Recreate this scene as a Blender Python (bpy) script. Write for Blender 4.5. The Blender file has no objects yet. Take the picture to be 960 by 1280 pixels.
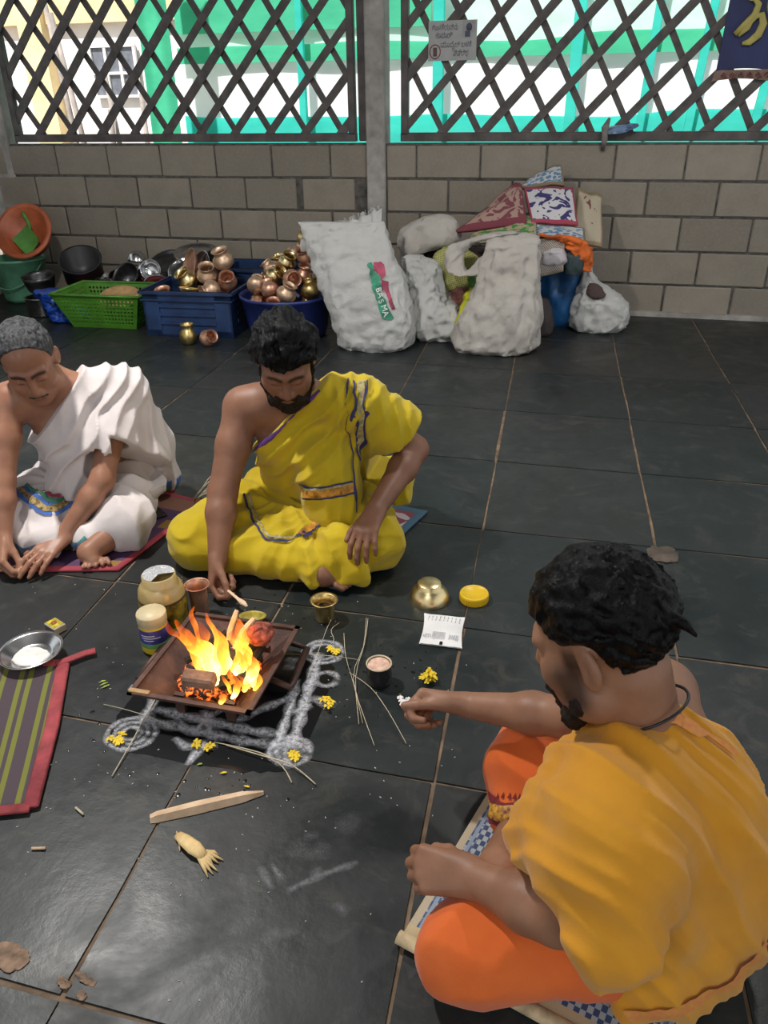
import bpy, bmesh, math, random
import numpy as np
from mathutils import Matrix, Vector, Euler
from mathutils.bvhtree import BVHTree

random.seed(7)
RNG = np.random.RandomState(11)
scene = bpy.context.scene
COL = scene.collection
PI = math.pi

# ------------------------------------------------------------------ camera
cam_d = bpy.data.cameras.new('camera')
cam = bpy.data.objects.new('camera', cam_d)
COL.objects.link(cam)
_f, _cx, _cy, _cz, _pitch, _yaw, _roll = 973.8, .713, -5.2941, 1.2454, .4854, -.2483, -.0139
_fw = Vector((math.sin(_yaw) * math.cos(_pitch), math.cos(_yaw) * math.cos(_pitch), -math.sin(_pitch)))
_rt = Vector((math.cos(_yaw), -math.sin(_yaw), 0))
_up = _rt.cross(_fw)
_r2 = math.cos(_roll) * _rt + math.sin(_roll) * _up
_u2 = -math.sin(_roll) * _rt + math.cos(_roll) * _up
cam.matrix_world = Matrix(((_r2.x, _u2.x, -_fw.x, _cx), (_r2.y, _u2.y, -_fw.y, _cy), (_r2.z, _u2.z, -_fw.z, _cz), (0, 0, 0, 1)))
cam_d.sensor_fit = 'VERTICAL'
cam_d.sensor_height = 24.0
cam_d.sensor_width = 18.0
cam_d.lens = _f * 24.0 / 1280.0
cam_d.clip_start = .05
scene.camera = cam

# ------------------------------------------------------------------ light and exposure
scene.view_settings.view_transform = 'Standard'
scene.view_settings.look = 'None'
scene.view_settings.gamma = 1.0
scene.view_settings.use_curve_mapping = False
scene.view_settings.exposure = 0.0

world = bpy.data.worlds.new('world')
scene.world = world
world.use_nodes = True
bg = world.node_tree.nodes['Background']
bg.inputs['Color'].default_value = (.93, .97, 1.0, 1)
bg.inputs['Strength'].default_value = .95


def light(kind, name, loc, energy, color=(1, 1, 1), size=.1, rot=(0, 0, 0), size_y=None):
    d = bpy.data.lights.new(name, kind)
    d.energy = energy
    d.color = color
    if kind == 'AREA':
        d.shape = 'RECTANGLE' if size_y else 'DISK'
        d.size = size
        if size_y:
            d.size_y = size_y
    elif kind == 'POINT':
        d.shadow_soft_size = size
    elif kind == 'SUN':
        d.angle = size
    o = bpy.data.objects.new(name, d)
    o.location = loc
    o.rotation_euler = rot
    COL.objects.link(o)
    return o


light('SUN', 'sun', (0, -10, 10), 6.5, (1, .97, .92), .02, (math.radians(38), 0, math.radians(-14)))
light('AREA', 'ceiling_bulb_lamp', (-1.05, -3.45, 2.55), 74, (1, .97, .93), .16)
light('AREA', 'ceiling_bulb_lamp', (1.25, -2.3, 2.6), 34, (1, .97, .93), .2)
light('AREA', 'fill_light', (.3, -6.4, 2.75), 26, (.95, .98, 1), 1.2, (0, 0, 0), .06)  # unseen fill light added behind the camera to brighten the floor

# ------------------------------------------------------------------ helpers


def link(o, parent=None):
    COL.objects.link(o)
    if parent is not None:
        o.parent = parent
    return o


def tag(o, label=None, cat=None, group=None, kind=None):
    if label:
        o['label'] = label
    if cat:
        o['category'] = cat
    if group:
        o['group'] = group
    if kind:
        o['kind'] = kind
    return o


def thing(name, label, cat, loc=(0, 0, 0), rot=(0, 0, 0), group=None):
    o = bpy.data.objects.new(name, None)
    o.empty_display_size = .02
    link(o)
    o.location = loc
    o.rotation_euler = rot
    return tag(o, label, cat, group)


def copy_tree(o, parent=None):
    c = o.copy()
    COL.objects.link(c)
    if parent is not None:
        c.parent = parent
    for ch in list(o.children):
        copy_tree(ch, c)
    return c


class MB:
    """collects geometry of ONE part"""

    def __init__(s):
        s.v = []
        s.f = []
        s.sm = []
        s.uv = None
        s.mi = []

    def add(s, v, f, M=None, smooth=False, mi=0):
        n = len(s.v)
        for p in v:
            p = Vector(p)
            s.v.append(tuple(M @ p) if M is not None else tuple(p))
        for q in f:
            s.f.append(tuple(i + n for i in q))
            s.sm.append(smooth)
            s.mi.append(mi)
        return s

    def box(s, c, d, M=None, taper=None, mi=0):
        x, y, z = c
        a, b, h = d[0] / 2, d[1] / 2, d[2] / 2
        t = taper or (1, 1)
        v = [(x - a, y - b, z - h), (x + a, y - b, z - h), (x + a, y + b, z - h), (x - a, y + b, z - h),
             (x - a * t[0], y - b * t[1], z + h), (x + a * t[0], y - b * t[1], z + h), (x + a * t[0], y + b * t[1], z + h), (x - a * t[0], y + b * t[1], z + h)]
        return s.add(v, [(0, 3, 2, 1), (4, 5, 6, 7), (0, 1, 5, 4), (1, 2, 6, 5), (2, 3, 7, 6), (3, 0, 4, 7)], M, mi=mi)

    def bevbox(s, c, d, r, M=None):
        """box with chamfered edges"""
        bm = bmesh.new()
        bmesh.ops.create_cube(bm, size=1)
        for v in bm.verts:
            v.co = Vector((c[0] + v.co.x * d[0], c[1] + v.co.y * d[1], c[2] + v.co.z * d[2]))
        bmesh.ops.bevel(bm, geom=list(bm.edges), offset=r, segments=1, affect='EDGES', profile=.5)
        bm.verts.index_update()
        s.add([v.co.copy() for v in bm.verts], [[v.index for v in f.verts] for f in bm.faces], M)
        bm.free()
        return s

    def lathe(s, prof, n=24, M=None, smooth=True, ang=2 * PI, mi=0, wob=0):
        m = len(prof)
        v = []
        full = abs(ang - 2 * PI) < 1e-6
        k = n if full else n + 1
        for i in range(k):
            a = ang * i / n
            ca, sa = math.cos(a), math.sin(a)
            w = 1 + wob * math.sin(3 * a + 1) if wob else 1
            for r, z in prof:
                v.append((r * ca * w, r * sa * w, z))
        f = []
        for i in range(n):
            j = (i + 1) % k
            for q in range(m - 1):
                if prof[q][0] < 1e-6 and prof[q + 1][0] < 1e-6:
                    continue
                f.append((i * m + q, j * m + q, j * m + q + 1, i * m + q + 1))
        return s.add(v, f, M, smooth, mi)

    def tube(s, pts, r, n=8, M=None, cap=True, smooth=True, flat=1.0, mi=0):
        pts = [Vector(p) for p in pts]
        if not isinstance(r, (list, tuple)):
            r = [r] * len(pts)
        v = []
        prev = None
        for i, p in enumerate(pts):
            t = (pts[min(i + 1, len(pts) - 1)] - pts[max(i - 1, 0)])
            if t.length < 1e-9:
                t = Vector((0, 0, 1))
            t.normalize()
            ref = prev if prev is not None else (Vector((0, 0, 1)) if abs(t.z) < .9 else Vector((1, 0, 0)))
            a = ref - t * ref.dot(t)
            a.normalize()
            prev = a
            b = t.cross(a)
            for k in range(n):
                an = 2 * PI * k / n
                v.append(p + r[i] * (math.cos(an) * a * flat + math.sin(an) * b))
        f = []
        for i in range(len(pts) - 1):
            for k in range(n):
                f.append((i * n + k, i * n + (k + 1) % n, (i + 1) * n + (k + 1) % n, (i + 1) * n + k))
        if cap:
            f.append(tuple(range(n - 1, -1, -1)))
            f.append(tuple((len(pts) - 1) * n + k for k in range(n)))
        return s.add(v, f, M, smooth, mi)

    def build(s, name, mat, parent=None, loc=None, rot=None):
        me = bpy.data.meshes.new(name)
        me.from_pydata(s.v, [], s.f)
        me.polygons.foreach_set('use_smooth', s.sm)
        mats = mat if isinstance(mat, (list, tuple)) else [mat]
        for m in mats:
            me.materials.append(m)
        if len(mats) > 1:
            me.polygons.foreach_set('material_index', s.mi)
        me.update()
        o = bpy.data.objects.new(name, me)
        link(o, parent)
        if loc is not None:
            o.location = loc
        if rot is not None:
            o.rotation_euler = rot
        return o


def npmesh(name, v, f, mat, parent=None, smooth=True, origin=(0, 0, 0), uv=None, col=None):
    me = bpy.data.meshes.new(name)
    v = np.asarray(v, dtype=np.float32) - np.asarray(origin, dtype=np.float32)
    f = np.asarray(f, dtype=np.int32)
    k = f.shape[1]
    me.vertices.add(len(v))
    me.vertices.foreach_set('co', v.ravel())
    me.loops.add(f.size)
    me.loops.foreach_set('vertex_index', f.ravel())
    me.polygons.add(len(f))
    me.polygons.foreach_set('loop_start', np.arange(0, f.size, k, dtype=np.int32))
    me.polygons.foreach_set('use_smooth', np.full(len(f), smooth))
    me.update(calc_edges=True)
    me.validate()
    if uv is not None:
        l = me.uv_layers.new(name='UVMap')
        l.data.foreach_set('uv', np.asarray(uv, dtype=np.float32)[f.ravel()].ravel())
    if col is not None:
        a = me.color_attributes.new('Col', 'FLOAT_COLOR', 'POINT')
        c = np.ones((len(v), 4), np.float32)
        c[:, :3] = col
        a.data.foreach_set('color', c.ravel())
    me.materials.append(mat)
    o = bpy.data.objects.new(name, me)
    link(o, parent)
    return o


# ------------------------------------------------------------------ numpy noise


def _hash(i, j, k):
    h = (i.astype(np.int64) * 374761393 + j.astype(np.int64) * 668265263 + k.astype(np.int64) * 2147483647 + 1013904223) & 0x7fffffff
    h = ((h ^ (h >> 13)) * 1274126177) & 0x7fffffff
    h = h ^ (h >> 16)
    return (h & 0xffff).astype(np.float32) / 32767.5 - 1.0


def vnoise(x, y, z):
    x, y, z = np.broadcast_arrays(x, y, z)
    xi, yi, zi = np.floor(x), np.floor(y), np.floor(z)
    fx, fy, fz = (x - xi).astype(np.float32), (y - yi).astype(np.float32), (z - zi).astype(np.float32)
    xi, yi, zi = xi.astype(np.int64), yi.astype(np.int64), zi.astype(np.int64)
    ux, uy, uz = fx * fx * (3 - 2 * fx), fy * fy * (3 - 2 * fy), fz * fz * (3 - 2 * fz)
    r = 0
    for a in (0, 1):
        for b in (0, 1):
            for c in (0, 1):
                r = r + _hash(xi + a, yi + b, zi + c) * (ux if a else 1 - ux) * (uy if b else 1 - uy) * (uz if c else 1 - uz)
    return r


def fbm(p, s, o=3, seed=0.0):
    r = 0
    a = 1.0
    for k in range(o):
        r = r + a * vnoise(p[0] * s + seed + 7.3 * k, p[1] * s + 3.1 * seed, p[2] * s - seed)
        s *= 2.03
        a *= .5
    return r


# ------------------------------------------------------------------ materials
MATS = {}


def lin(c):
    return tuple((x / 12.92 if x <= .04045 else ((x + .055) / 1.055) ** 2.4) for x in c)


def rgb(r, g, b):
    return lin((r / 255., g / 255., b / 255.))


class N:
    """tiny node builder"""

    def __init__(s, mat):
        s.nt = mat.node_tree
        s.b = s.nt.nodes['Principled BSDF']
        s.out = s.nt.nodes['Material Output']

    def n(s, t, **kw):
        d = s.nt.nodes.new(t)
        for k, v in kw.items():
            setattr(d, k, v)
        return d

    def l(s, a, b):
        s.nt.links.new(a, b)

    def put(s, sock, v):
        if hasattr(v, 'links') or isinstance(v, bpy.types.NodeSocket):
            s.l(v, sock)
        elif isinstance(v, (tuple, list)) and len(v) == 3 and sock.type == 'RGBA':
            sock.default_value = (*v, 1)
        else:
            sock.default_value = v

    def coord(s, kind='Object', scale=(1, 1, 1), rot=(0, 0, 0), loc=(0, 0, 0)):
        t = s.n('ShaderNodeTexCoord')
        m = s.n('ShaderNodeMapping')
        s.l(t.outputs[kind], m.inputs[0])
        m.inputs['Scale'].default_value = scale
        m.inputs['Rotation'].default_value = rot
        m.inputs['Location'].default_value = loc
        return m.outputs[0]

    def geo(s, scale=(1, 1, 1), rot=(0, 0, 0)):
        t = s.n('ShaderNodeNewGeometry')
        m = s.n('ShaderNodeMapping')
        s.l(t.outputs['Position'], m.inputs[0])
        m.inputs['Scale'].default_value = scale
        m.inputs['Rotation'].default_value = rot
        return m.outputs[0]

    def noise(s, vec, scale=5, detail=4, rough=.6, dist=0):
        t = s.n('ShaderNodeTexNoise')
        s.l(vec, t.inputs['Vector'])
        t.inputs['Scale'].default_value = scale
        t.inputs['Detail'].default_value = detail
        t.inputs['Roughness'].default_value = rough
        t.inputs['Distortion'].default_value = dist
        return t.outputs['Fac']

    def voro(s, vec, scale=5, out='Distance', feature='F1', rand=1.0):
        t = s.n('ShaderNodeTexVoronoi', feature=feature)
        s.l(vec, t.inputs['Vector'])
        t.inputs['Scale'].default_value = scale
        t.inputs['Randomness'].default_value = rand
        return t.outputs[out]

    def wave(s, vec, scale=5, dist=0, direction='X', profile='SIN', detail=2):
        t = s.n('ShaderNodeTexWave', bands_direction=direction, wave_profile=profile)
        s.l(vec, t.inputs['Vector'])
        t.inputs['Scale'].default_value = scale
        t.inputs['Distortion'].default_value = dist
        t.inputs['Detail'].default_value = detail
        return t.outputs['Fac']

    def ramp(s, fac, stops, const=False):
        r = s.n('ShaderNodeValToRGB')
        if const:
            r.color_ramp.interpolation = 'CONSTANT'
        e = r.color_ramp.elements
        while len(e) < len(stops):
            e.new(.5)
        for i, (p, c) in enumerate(stops):
            e[i].position = p
            if not isinstance(c, (tuple, list)):
                c = (c, c, c)
            e[i].color = (*c, 1)
        s.l(fac, r.inputs[0])
        return r.outputs[0]

    def mix(s, fac, a, b, mode='MIX'):
        m = s.n('ShaderNodeMix', data_type='RGBA', blend_type=mode)
        s.put(m.inputs['Factor'], fac)
        s.put(m.inputs['A'] if False else m.inputs[6], a)
        s.put(m.inputs[7], b)
        return m.outputs[2]

    def math(s, op, a, b=None, c=None):
        m = s.n('ShaderNodeMath', operation=op)
        s.put(m.inputs[0], a)
        if b is not None:
            s.put(m.inputs[1], b)
        if c is not None:
            s.put(m.inputs[2], c)
        return m.outputs[0]

    def sep(s, vec):
        x = s.n('ShaderNodeSeparateXYZ')
        s.l(vec, x.inputs[0])
        return x.outputs

    def bump(s, h, strength=.3, dist=.01):
        b = s.n('ShaderNodeBump')
        b.inputs['Strength'].default_value = strength
        b.inputs['Distance'].default_value = dist
        s.l(h, b.inputs['Height'])
        s.l(b.outputs[0], s.b.inputs['Normal'])

    def base(s, v):
        s.put(s.b.inputs['Base Color'], v)

    def rough(s, v):
        s.put(s.b.inputs['Roughness'], v)


def newmat(name, col=(.5, .5, .5), rough=.6, metal=0.0):
    m = bpy.data.materials.new(name)
    m.use_nodes = True
    k = N(m)
    k.base(col)
    k.rough(rough)
    k.b.inputs['Metallic'].default_value = metal
    MATS[name] = m
    return m, k


def simple(name, col, rough=.6, metal=0.0, var=.15, scale=12, bump=.0, bscale=60, col2=None, bdist=.004, spec=None, sheen=0):
    m, k = newmat(name, col, rough, metal)
    v = k.coord('Object')
    c2 = col2 or tuple(x * (1 - var * 2) for x in col)
    c1 = tuple(min(1, x * (1 + var)) for x in col)
    k.base(k.ramp(k.noise(v, scale, 4), [(.32, c2), (.68, c1)]))
    if bump:
        k.bump(k.noise(v, bscale, 3), bump, bdist)
    if spec is not None:
        k.b.inputs['Specular IOR Level'].default_value = spec
    if sheen:
        k.b.inputs['Sheen Weight'].default_value = sheen
    return m

# ================================================================== materials of the setting
m, k = newmat('slate')
g = k.geo()
oi = k.n('ShaderNodeObjectInfo')
tint = k.ramp(oi.outputs['Random'], [(0, (.008, .0135, .014)), (.35, (.012, .017, .0175)), (.7, (.016, .0185, .0185)), (1, (.026, .0245, .021))])
n1 = k.noise(g, 2.2, 6, .62, .6)
n2 = k.noise(g, 9, 6, .7, 1.2)
c = k.mix(k.ramp(n1, [(.35, 0), (.75, .55)]), tint, (.030, .034, .035))
c = k.mix(k.ramp(n2, [(.53, 0), (.68, .6)]), c, (.052, .049, .043))
sc = k.noise(k.geo((3, 14, 3), (0, 0, .5)), 2.2, 3, .6, .4)
c = k.mix(k.ramp(sc, [(.66, 0), (.76, .35)]), c, (.075, .076, .075))
fl_ = k.voro(g, 23, 'Distance')
c = k.mix(k.ramp(fl_, [(.045, .8), (.06, 0)]), c, (.012, .013, .014))
k.base(c)
k.rough(k.ramp(k.noise(g, 4.5, 5, .65, .5), [(.3, .27), (.7, .55)]))
k.b.inputs['Specular IOR Level'].default_value = .34
k.bump(k.noise(g, 16, 6, .65), .18, .006)
SLATE = m

m, k = newmat('joint_mortar', rough=.9)
k.base(k.ramp(k.noise(k.geo(), 14, 4), [(.35, (.10, .066, .042)), (.7, (.26, .18, .115))]))
JOINT = m

m, k = newmat('concrete_block', rough=.92)
g = k.geo()
oi = k.n('ShaderNodeObjectInfo')
tint = k.ramp(oi.outputs['Random'], [(0, (.215, .188, .150)), (.5, (.262, .230, .184)), (1, (.305, .268, .215))])
c = k.mix(k.ramp(k.noise(g, 5, 6, .7), [(.3, 0), (.75, .6)]), tint, (.165, .145, .12))
c = k.mix(k.ramp(k.noise(g, 60, 4, .7), [(.45, 0), (.8, .35)]), c, (.34, .31, .27))
k.base(c)
k.bump(k.noise(g, 45, 6, .75), .5, .006)
BLOCK = m
MORTAR = simple('wall_mortar', (.10, .092, .082), .95, var=.3, scale=20, bump=.5)
PILLAR = simple('pillar_concrete', (.34, .32, .295), .9, var=.2, scale=7, bump=.3, bscale=40)
IRON = simple('lattice_iron', (.085, .072, .068), .6, .0, var=.25, scale=9, bump=.15)
ROOF = simple('roof_sheet', (.11, .105, .10), .8, var=.1)

# ================================================================== floor
fb = MB()
fb.box((-.6, -4.3, -.045), (9.4, 9.6, .082))
floor = fb.build('floor', JOINT)
tag(floor, kind='structure')
cx0 = [-5.36, -4.84, -4.32, -3.80, -3.28, -2.76, -2.24, -1.72, -1.2, -.68, -.16, .355, .897, 1.41, 1.93, 2.45, 2.97, 3.49]
ys = [.3, -.08, -.70, -1.32, -1.93, -2.50, -3.05, -3.60, -4.145, -4.71, -5.27, -5.83, -6.4, -7.0]
rj = random.Random(3)
for i in range(len(cx0) - 1):
    for j in range(len(ys) - 1):
        a, b = cx0[i], cx0[i + 1]
        y1, y0 = ys[j], ys[j + 1]
        if 4 <= i <= 8:
            y1 += .012 * math.sin(i * 2.3)
            y0 += .012 * math.sin(i * 2.3)
        gp = .0032
        q = [(a - .04 * y0 + gp, y0 + gp), (b - .04 * y0 - gp, y0 + gp), (b - .04 * y1 - gp, y1 - gp), (a - .04 * y1 + gp, y1 - gp)]
        q = [(x + rj.uniform(-.003, .003), y + rj.uniform(-.003, .003)) for x, y in q]
        cxm = sum(p[0] for p in q) / 4
        cym = sum(p[1] for p in q) / 4
        # slightly ragged outline: two extra points on each side
        out = []
        for t in range(4):
            p0, p1 = q[t], q[(t + 1) % 4]
            out.append(p0)
            for w in (.31, .66):
                out.append((p0[0] + (p1[0] - p0[0]) * w + rj.uniform(-.0025, .0025), p0[1] + (p1[1] - p0[1]) * w + rj.uniform(-.0025, .0025)))
        n = len(out)
        zt = rj.uniform(-.0006, .0)
        v = [(x - cxm, y - cym, -.004) for x, y in out] + [((x - cxm) * .997, (y - cym) * .997, zt) for x, y in out]
        f = [tuple(range(n, 2 * n))] + [(t, (t + 1) % n, n + (t + 1) % n, n + t) for t in range(n)]
        mb = MB()
        mb.add(v, f)
        mb.build('slab', SLATE, floor, (cxm, cym, 0))

# ================================================================== back wall of blocks
BW, BH = .405, .2018


def block_wall(name, x0, x1, offs, M, joints):
    wb = MB()
    wb.box(((x0 + x1) / 2, .075, .5), (x1 - x0, .13, 1.012), M)
    w = wb.build(name, MORTAR)
    tag(w, kind='structure')
    for r in range(5):
        zc = 1.0 - BH * (r + .5) + .002
        xs = []
        x = offs[r] - BW * 20
        while x < x1 + BW:
            xs.append(x)
            x += BW
        for a in xs:
            l, rr = max(a, x0), min(a + BW, x1)
            if rr - l < .06:
                continue
            g1 = joints(r, a)
            mb = MB()
            jj = [rj.uniform(-.0035, .0035) for _ in range(4)]
            mb.bevbox((0, .055, 0), (rr - l - .011 - g1 + jj[0], .11 + jj[1], BH - .013 + jj[2]), .006)
            o = mb.build('concrete_block', BLOCK, w)
            o.matrix_local = M @ Matrix.Translation(((l + rr) / 2 - g1 / 2, -.0 + jj[3] * .8, zc)) @ Matrix.Rotation(rj.uniform(-.006, .006), 4, 'Y')
    return w


I4 = Matrix.Identity(4)
block_wall('wall_back', -3.5, -.705, [-2.984, -3.189, -2.985, -3.186, -2.98], I4, lambda r, a: .035 if (r == 1 and -1.2 < a + BW < -.75) else 0)
wr = block_wall('wall_back', -.585, 3.3, [-.386, -.1776, -.361, -.223, -.4], I4, lambda r, a: 0)
block_wall('wall_left', -7.0, -.14, [-1.4, -1.2, -1.4, -1.2, -1.4], Matrix.Translation((-3.5, 0, 0)) @ Matrix.Rotation(PI / 2, 4, 'Z'), lambda r, a: 0)

pb = MB()
pb.bevbox((0, 0, 1.4), (.122, .16, 2.8), .008)
tag(pb.build('trim_1', PILLAR, loc=(-.645, .05, 0)), kind='structure')
pb = MB()
pb.bevbox((0, 0, 1.4), (.26, .12, 2.8), .008)
tag(pb.build('trim_2', PILLAR, loc=(-3.475, .06, 0)), kind='structure')
pb = MB()
pb.box((0, 0, .015), (4, .03, .03))
tag(pb.build('baseboard_back', PILLAR, loc=(1.5, -.012, 0)), kind='structure')
cb = MB()
cb.box((-.3, -3.6, 3.05), (9.0, 8.6, .05))
tag(cb.build('ceiling', ROOF), kind='structure')


# ------------------------------------------------------------------ iron lattices
def lattice(name, x0, x1, back, front, y, label):
    """back / front = (bottom positions, dx/dz) of the two layers of slats"""
    z0, z1 = 1.03, 2.45
    root = bpy.data.objects.new(name, None)
    root.empty_display_size = .02
    link(root)
    root.location = (0, 0, 0)
    tag(root, kind='structure')
    for nm, c, d in (('frame_bar', ((x0 + x1) / 2, y, z0 + .012), (x1 - x0 + .05, .05, .05)), ('frame_bar', ((x0 + x1) / 2, y, z1), (x1 - x0 + .05, .05, .05)),
                     ('frame_bar', (x0, y, (z0 + z1) / 2), (.045, .05, z1 - z0 - .05)), ('frame_bar', (x1, y, (z0 + z1) / 2), (.045, .05, z1 - z0 - .05))):
        b = MB()
        b.bevbox((0, 0, 0), d, .004)
        b.build(nm, IRON, root, c)
    for (bots, s), dy, w in ((back, .014, .040), (front, -.012, .050)):
        for xb in bots:
            pts = []
            # clip the line x = xb + s (z - 1.05) to the panel
            za, zb = z0 + .02, z1 - .02
            for xx in (x0, x1):
                zz = 1.05 + (xx - xb) / s
                if (s > 0) == (xx == x0):
                    za = max(za, zz)
                else:
                    zb = min(zb, zz)
            if zb - za < .06:
                continue
            A = Vector((xb + s * (za - 1.05), y + dy, za))
            B = Vector((xb + s * (zb - 1.05), y + dy, zb))
            d = B - A
            mb = MB()
            mb.box((0, 0, 0), (w * random.uniform(.88, 1.1), .012, d.length))
            o = mb.build('slat', IRON, root)
            o.location = (A + B) / 2
            o.rotation_euler = (0, math.atan2(d.x, d.z), 0)
    return root


lattice('window_1', -3.285, -.815, ([-4.55 + .245 * i for i in range(-1, 26)][0:26], -.64), ([-3.125 + .247 * i - .247 * 6 for i in range(20)], .91), .06, '')
lattice('window_2', -.472, 3.2, ([.004 + .226 * i - .226 * 3 for i in range(32)], -.575), ([.008 + .2585 * i - .2585 * 9 for i in range(24)], .96), .06, '')
# narrow flat post beside the pillar
b = MB()
b.bevbox((0, 0, 0), (.055, .05, 1.45), .006)
tag(b.build('trim_3', IRON, loc=(-.745, .07, 1.745)), kind='structure')

# ================================================================== outdoors
gb = MB()
gb.box((0, 9, -.15), (60, 17.5, .1))
tag(gb.build('ground_outside', simple('yard_earth', (.30, .25, .2), .95, var=.2, scale=3)), kind='structure')


def drape(name, x0, x1, y, z0, z1, mat, label, cat, amp=.06, nx=60, nz=14, wl=3.0, seed=0., tilt=0., group=None):
    xs = np.linspace(x0, x1, nx)
    zs = np.linspace(z0, z1, nz)
    X, Z = np.meshgrid(xs, zs, indexing='ij')
    Y = y + amp * np.sin(X * wl + seed) + amp * .5 * vnoise(X * 2 + seed, Z * 1.2, X * 0 + seed) + tilt * (Z - z0)
    Zw = Z + .05 * vnoise(X * 1.3 + seed, Z * 0 + 5, X * 0) * (Z - z0) / (z1 - z0)
    v = np.stack([X, Y, Zw], -1).reshape(-1, 3)
    v2 = v + np.array([0, .008, 0])
    idx = np.arange(nx * nz).reshape(nx, nz)
    f = np.stack([idx[:-1, :-1], idx[1:, :-1], idx[1:, 1:], idx[:-1, 1:]], -1).reshape(-1, 4)
    F = np.concatenate([f, f[:, ::-1] + nx * nz])
    o = npmesh(name, np.concatenate([v, v2]), F, mat)
    return tag(o, label, cat, group)


def cloth_out(name, col, trans):
    m, k = newmat(name, col, .9)
    c = k.mix(k.ramp(k.noise(k.geo((1, 1, 3)), 2.5, 5), [(.35, 0), (.7, .5)]), col, tuple(min(1, x * 1.25 + .05) for x in col))
    k.base(c)
    t = k.n('ShaderNodeBsdfTranslucent')
    k.l(c, t.inputs['Color'])
    mx = k.n('ShaderNodeMixShader')
    mx.inputs[0].default_value = trans
    k.l(k.b.outputs[0], mx.inputs[1])
    k.l(t.outputs[0], mx.inputs[2])
    k.l(mx.outputs[0], k.out.inputs['Surface'])
    return m


GREEN = cloth_out('green_shade_net', (.10, .62, .40), .5)
TEAL = cloth_out('teal_shade_net', (.06, .66, .58), .5)
WHITE = cloth_out('white_tarpaulin', (.93, .95, .95), .45)
PALEG = cloth_out('pale_green_sheet', (.72, .90, .82), .5)
drape('tarpaulin_sheet', -3.55, 5.5, 3.16, -.1, 1.70, WHITE, 'white tarpaulin sheet hung in the yard behind the iron lattice', 'tarpaulin', amp=.02)
drape('shade_net', -3.5, 5.5, 3.09, -.1, 1.13, TEAL, 'teal shade net strip along the bottom of the white tarpaulin', 'net', amp=.012, seed=1.)
drape('shade_net', -3.5, 5.5, 3.09, 1.60, 1.76, GREEN, 'green shade net band sagging across the white tarpaulin', 'net', amp=.012, seed=2., wl=1.2)
drape('tarpaulin_sheet', -3.5, 5.5, 3.16, 1.72, 2.9, PALEG, 'pale green sheet hung above the green shade net band', 'tarpaulin', amp=.02, seed=3.)
drape('shade_net', -3.5, -.9, 3.09, 1.86, 2.9, GREEN, 'bright green shade net flap hanging behind the iron lattice beside the pillar', 'net', amp=.012, seed=5.)
drape('shade_net', -3.58, -3.28, 2.5, -.1, 2.9, GREEN, 'bright green shade net gathered in a curtain beside the white house', 'net', amp=.03, seed=4., wl=24.)
for i, (x, y, lean) in enumerate(((-2.15, 2.98, 0), (-.80, 2.98, 0), (.42, 2.98, .02), (1.02, 2.98, .05), (1.42, 2.98, .07), (1.95, 2.98, .09))):
    b = MB()
    b.bevbox((0, 0, 1.45), (.10 if i in (1, 2) else .07, .06, 2.9), .006)
    o = b.build('net_post', TEAL, loc=(x, y, -.1), rot=(0, lean, 0))
    tag(o, ['upright teal post seen through the lattice of the steel vessel side', 'wide teal post standing beyond the white sign', 'teal post standing beyond the lattice between sign and blue bundle', 'slightly leaning teal post beyond the blue polythene bundle', 'leaning teal post next to the slightly leaning post', 'most tilted teal post beyond the navy banner'][i], 'post', 'posts of the yard shade net')

# white house with a barred window and a yellow awning
hs = thing('house', 'white house with yellow upper wall and small barred window beyond the lattice', 'house', (-6.35, 5.0, 0))
b = MB()
b.box((0, 1.5, 1.6), (4.4, 3, 3.4))
b.build('wall', simple('house_white', (.86, .82, .80), .9, var=.06, scale=2), hs)
b = MB()
b.box((0, -.06, 2.75), (4.5, .12, 1.2))
b.build('upper_band', simple('house_yellow', (.86, .68, .38), .9, var=.15, scale=2), hs)
b = MB()
b.box((.0, -.1, 1.4), (.34, .22, 3.2))
b.build('corner_post', MATS['house_yellow'], hs)
wn = MB()
wn.box((0, 0, 0), (.62, .05, .56))
wn = wn.build('window', simple('house_window_dark', (.16, .17, .2), .4), hs, (1.02, -.03, 1.62))
for xx in (-.31, -.1, .1, .31):
    b = MB()
    b.box((0, 0, 0), (.035, .04, .56))
    b.build('bar', MATS['house_white'], wn, (xx, -.035, 0))
for zz in (-.28, -.02, .28):
    b = MB()
    b.box((0, 0, 0), (.66, .04, .03))
    b.build('bar', MATS['house_white'], wn, (0, -.04, zz))
DRAB = simple('drab_boards', (.38, .33, .30), .9, var=.3, scale=4)
for i, (x, y, h, l) in enumerate(((-4.35, 3.2, 1.7, -.05), (-4.12, 3.25, 1.45, .04), (-4.75, 3.2, 2.2, -.09), (-4.95, 3.3, 2.4, -.05), (-4.5, 3.1, 1.3, .1), (-3.85, 3.1, 1.5, .12))):
    b = MB()
    b.tube([(0, 0, 0), (l * h * .5 + .02, 0, h * .5), (l * h, 0, h)], [.035, .03, .025], 7)
    tag(b.build('pole', DRAB, loc=(x, y, -.1)), ['thick weathered pole standing before the barred house window', 'short weathered pole beside the green curtain', 'tall pole leaning away before the yellow corner post', 'tallest weathered pole beside the lattice edge post', 'lowest weathered pole leaning toward the green curtain', 'thin pole leaning on the green curtain'][i], 'pole', 'poles leaning by the white house')

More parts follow.
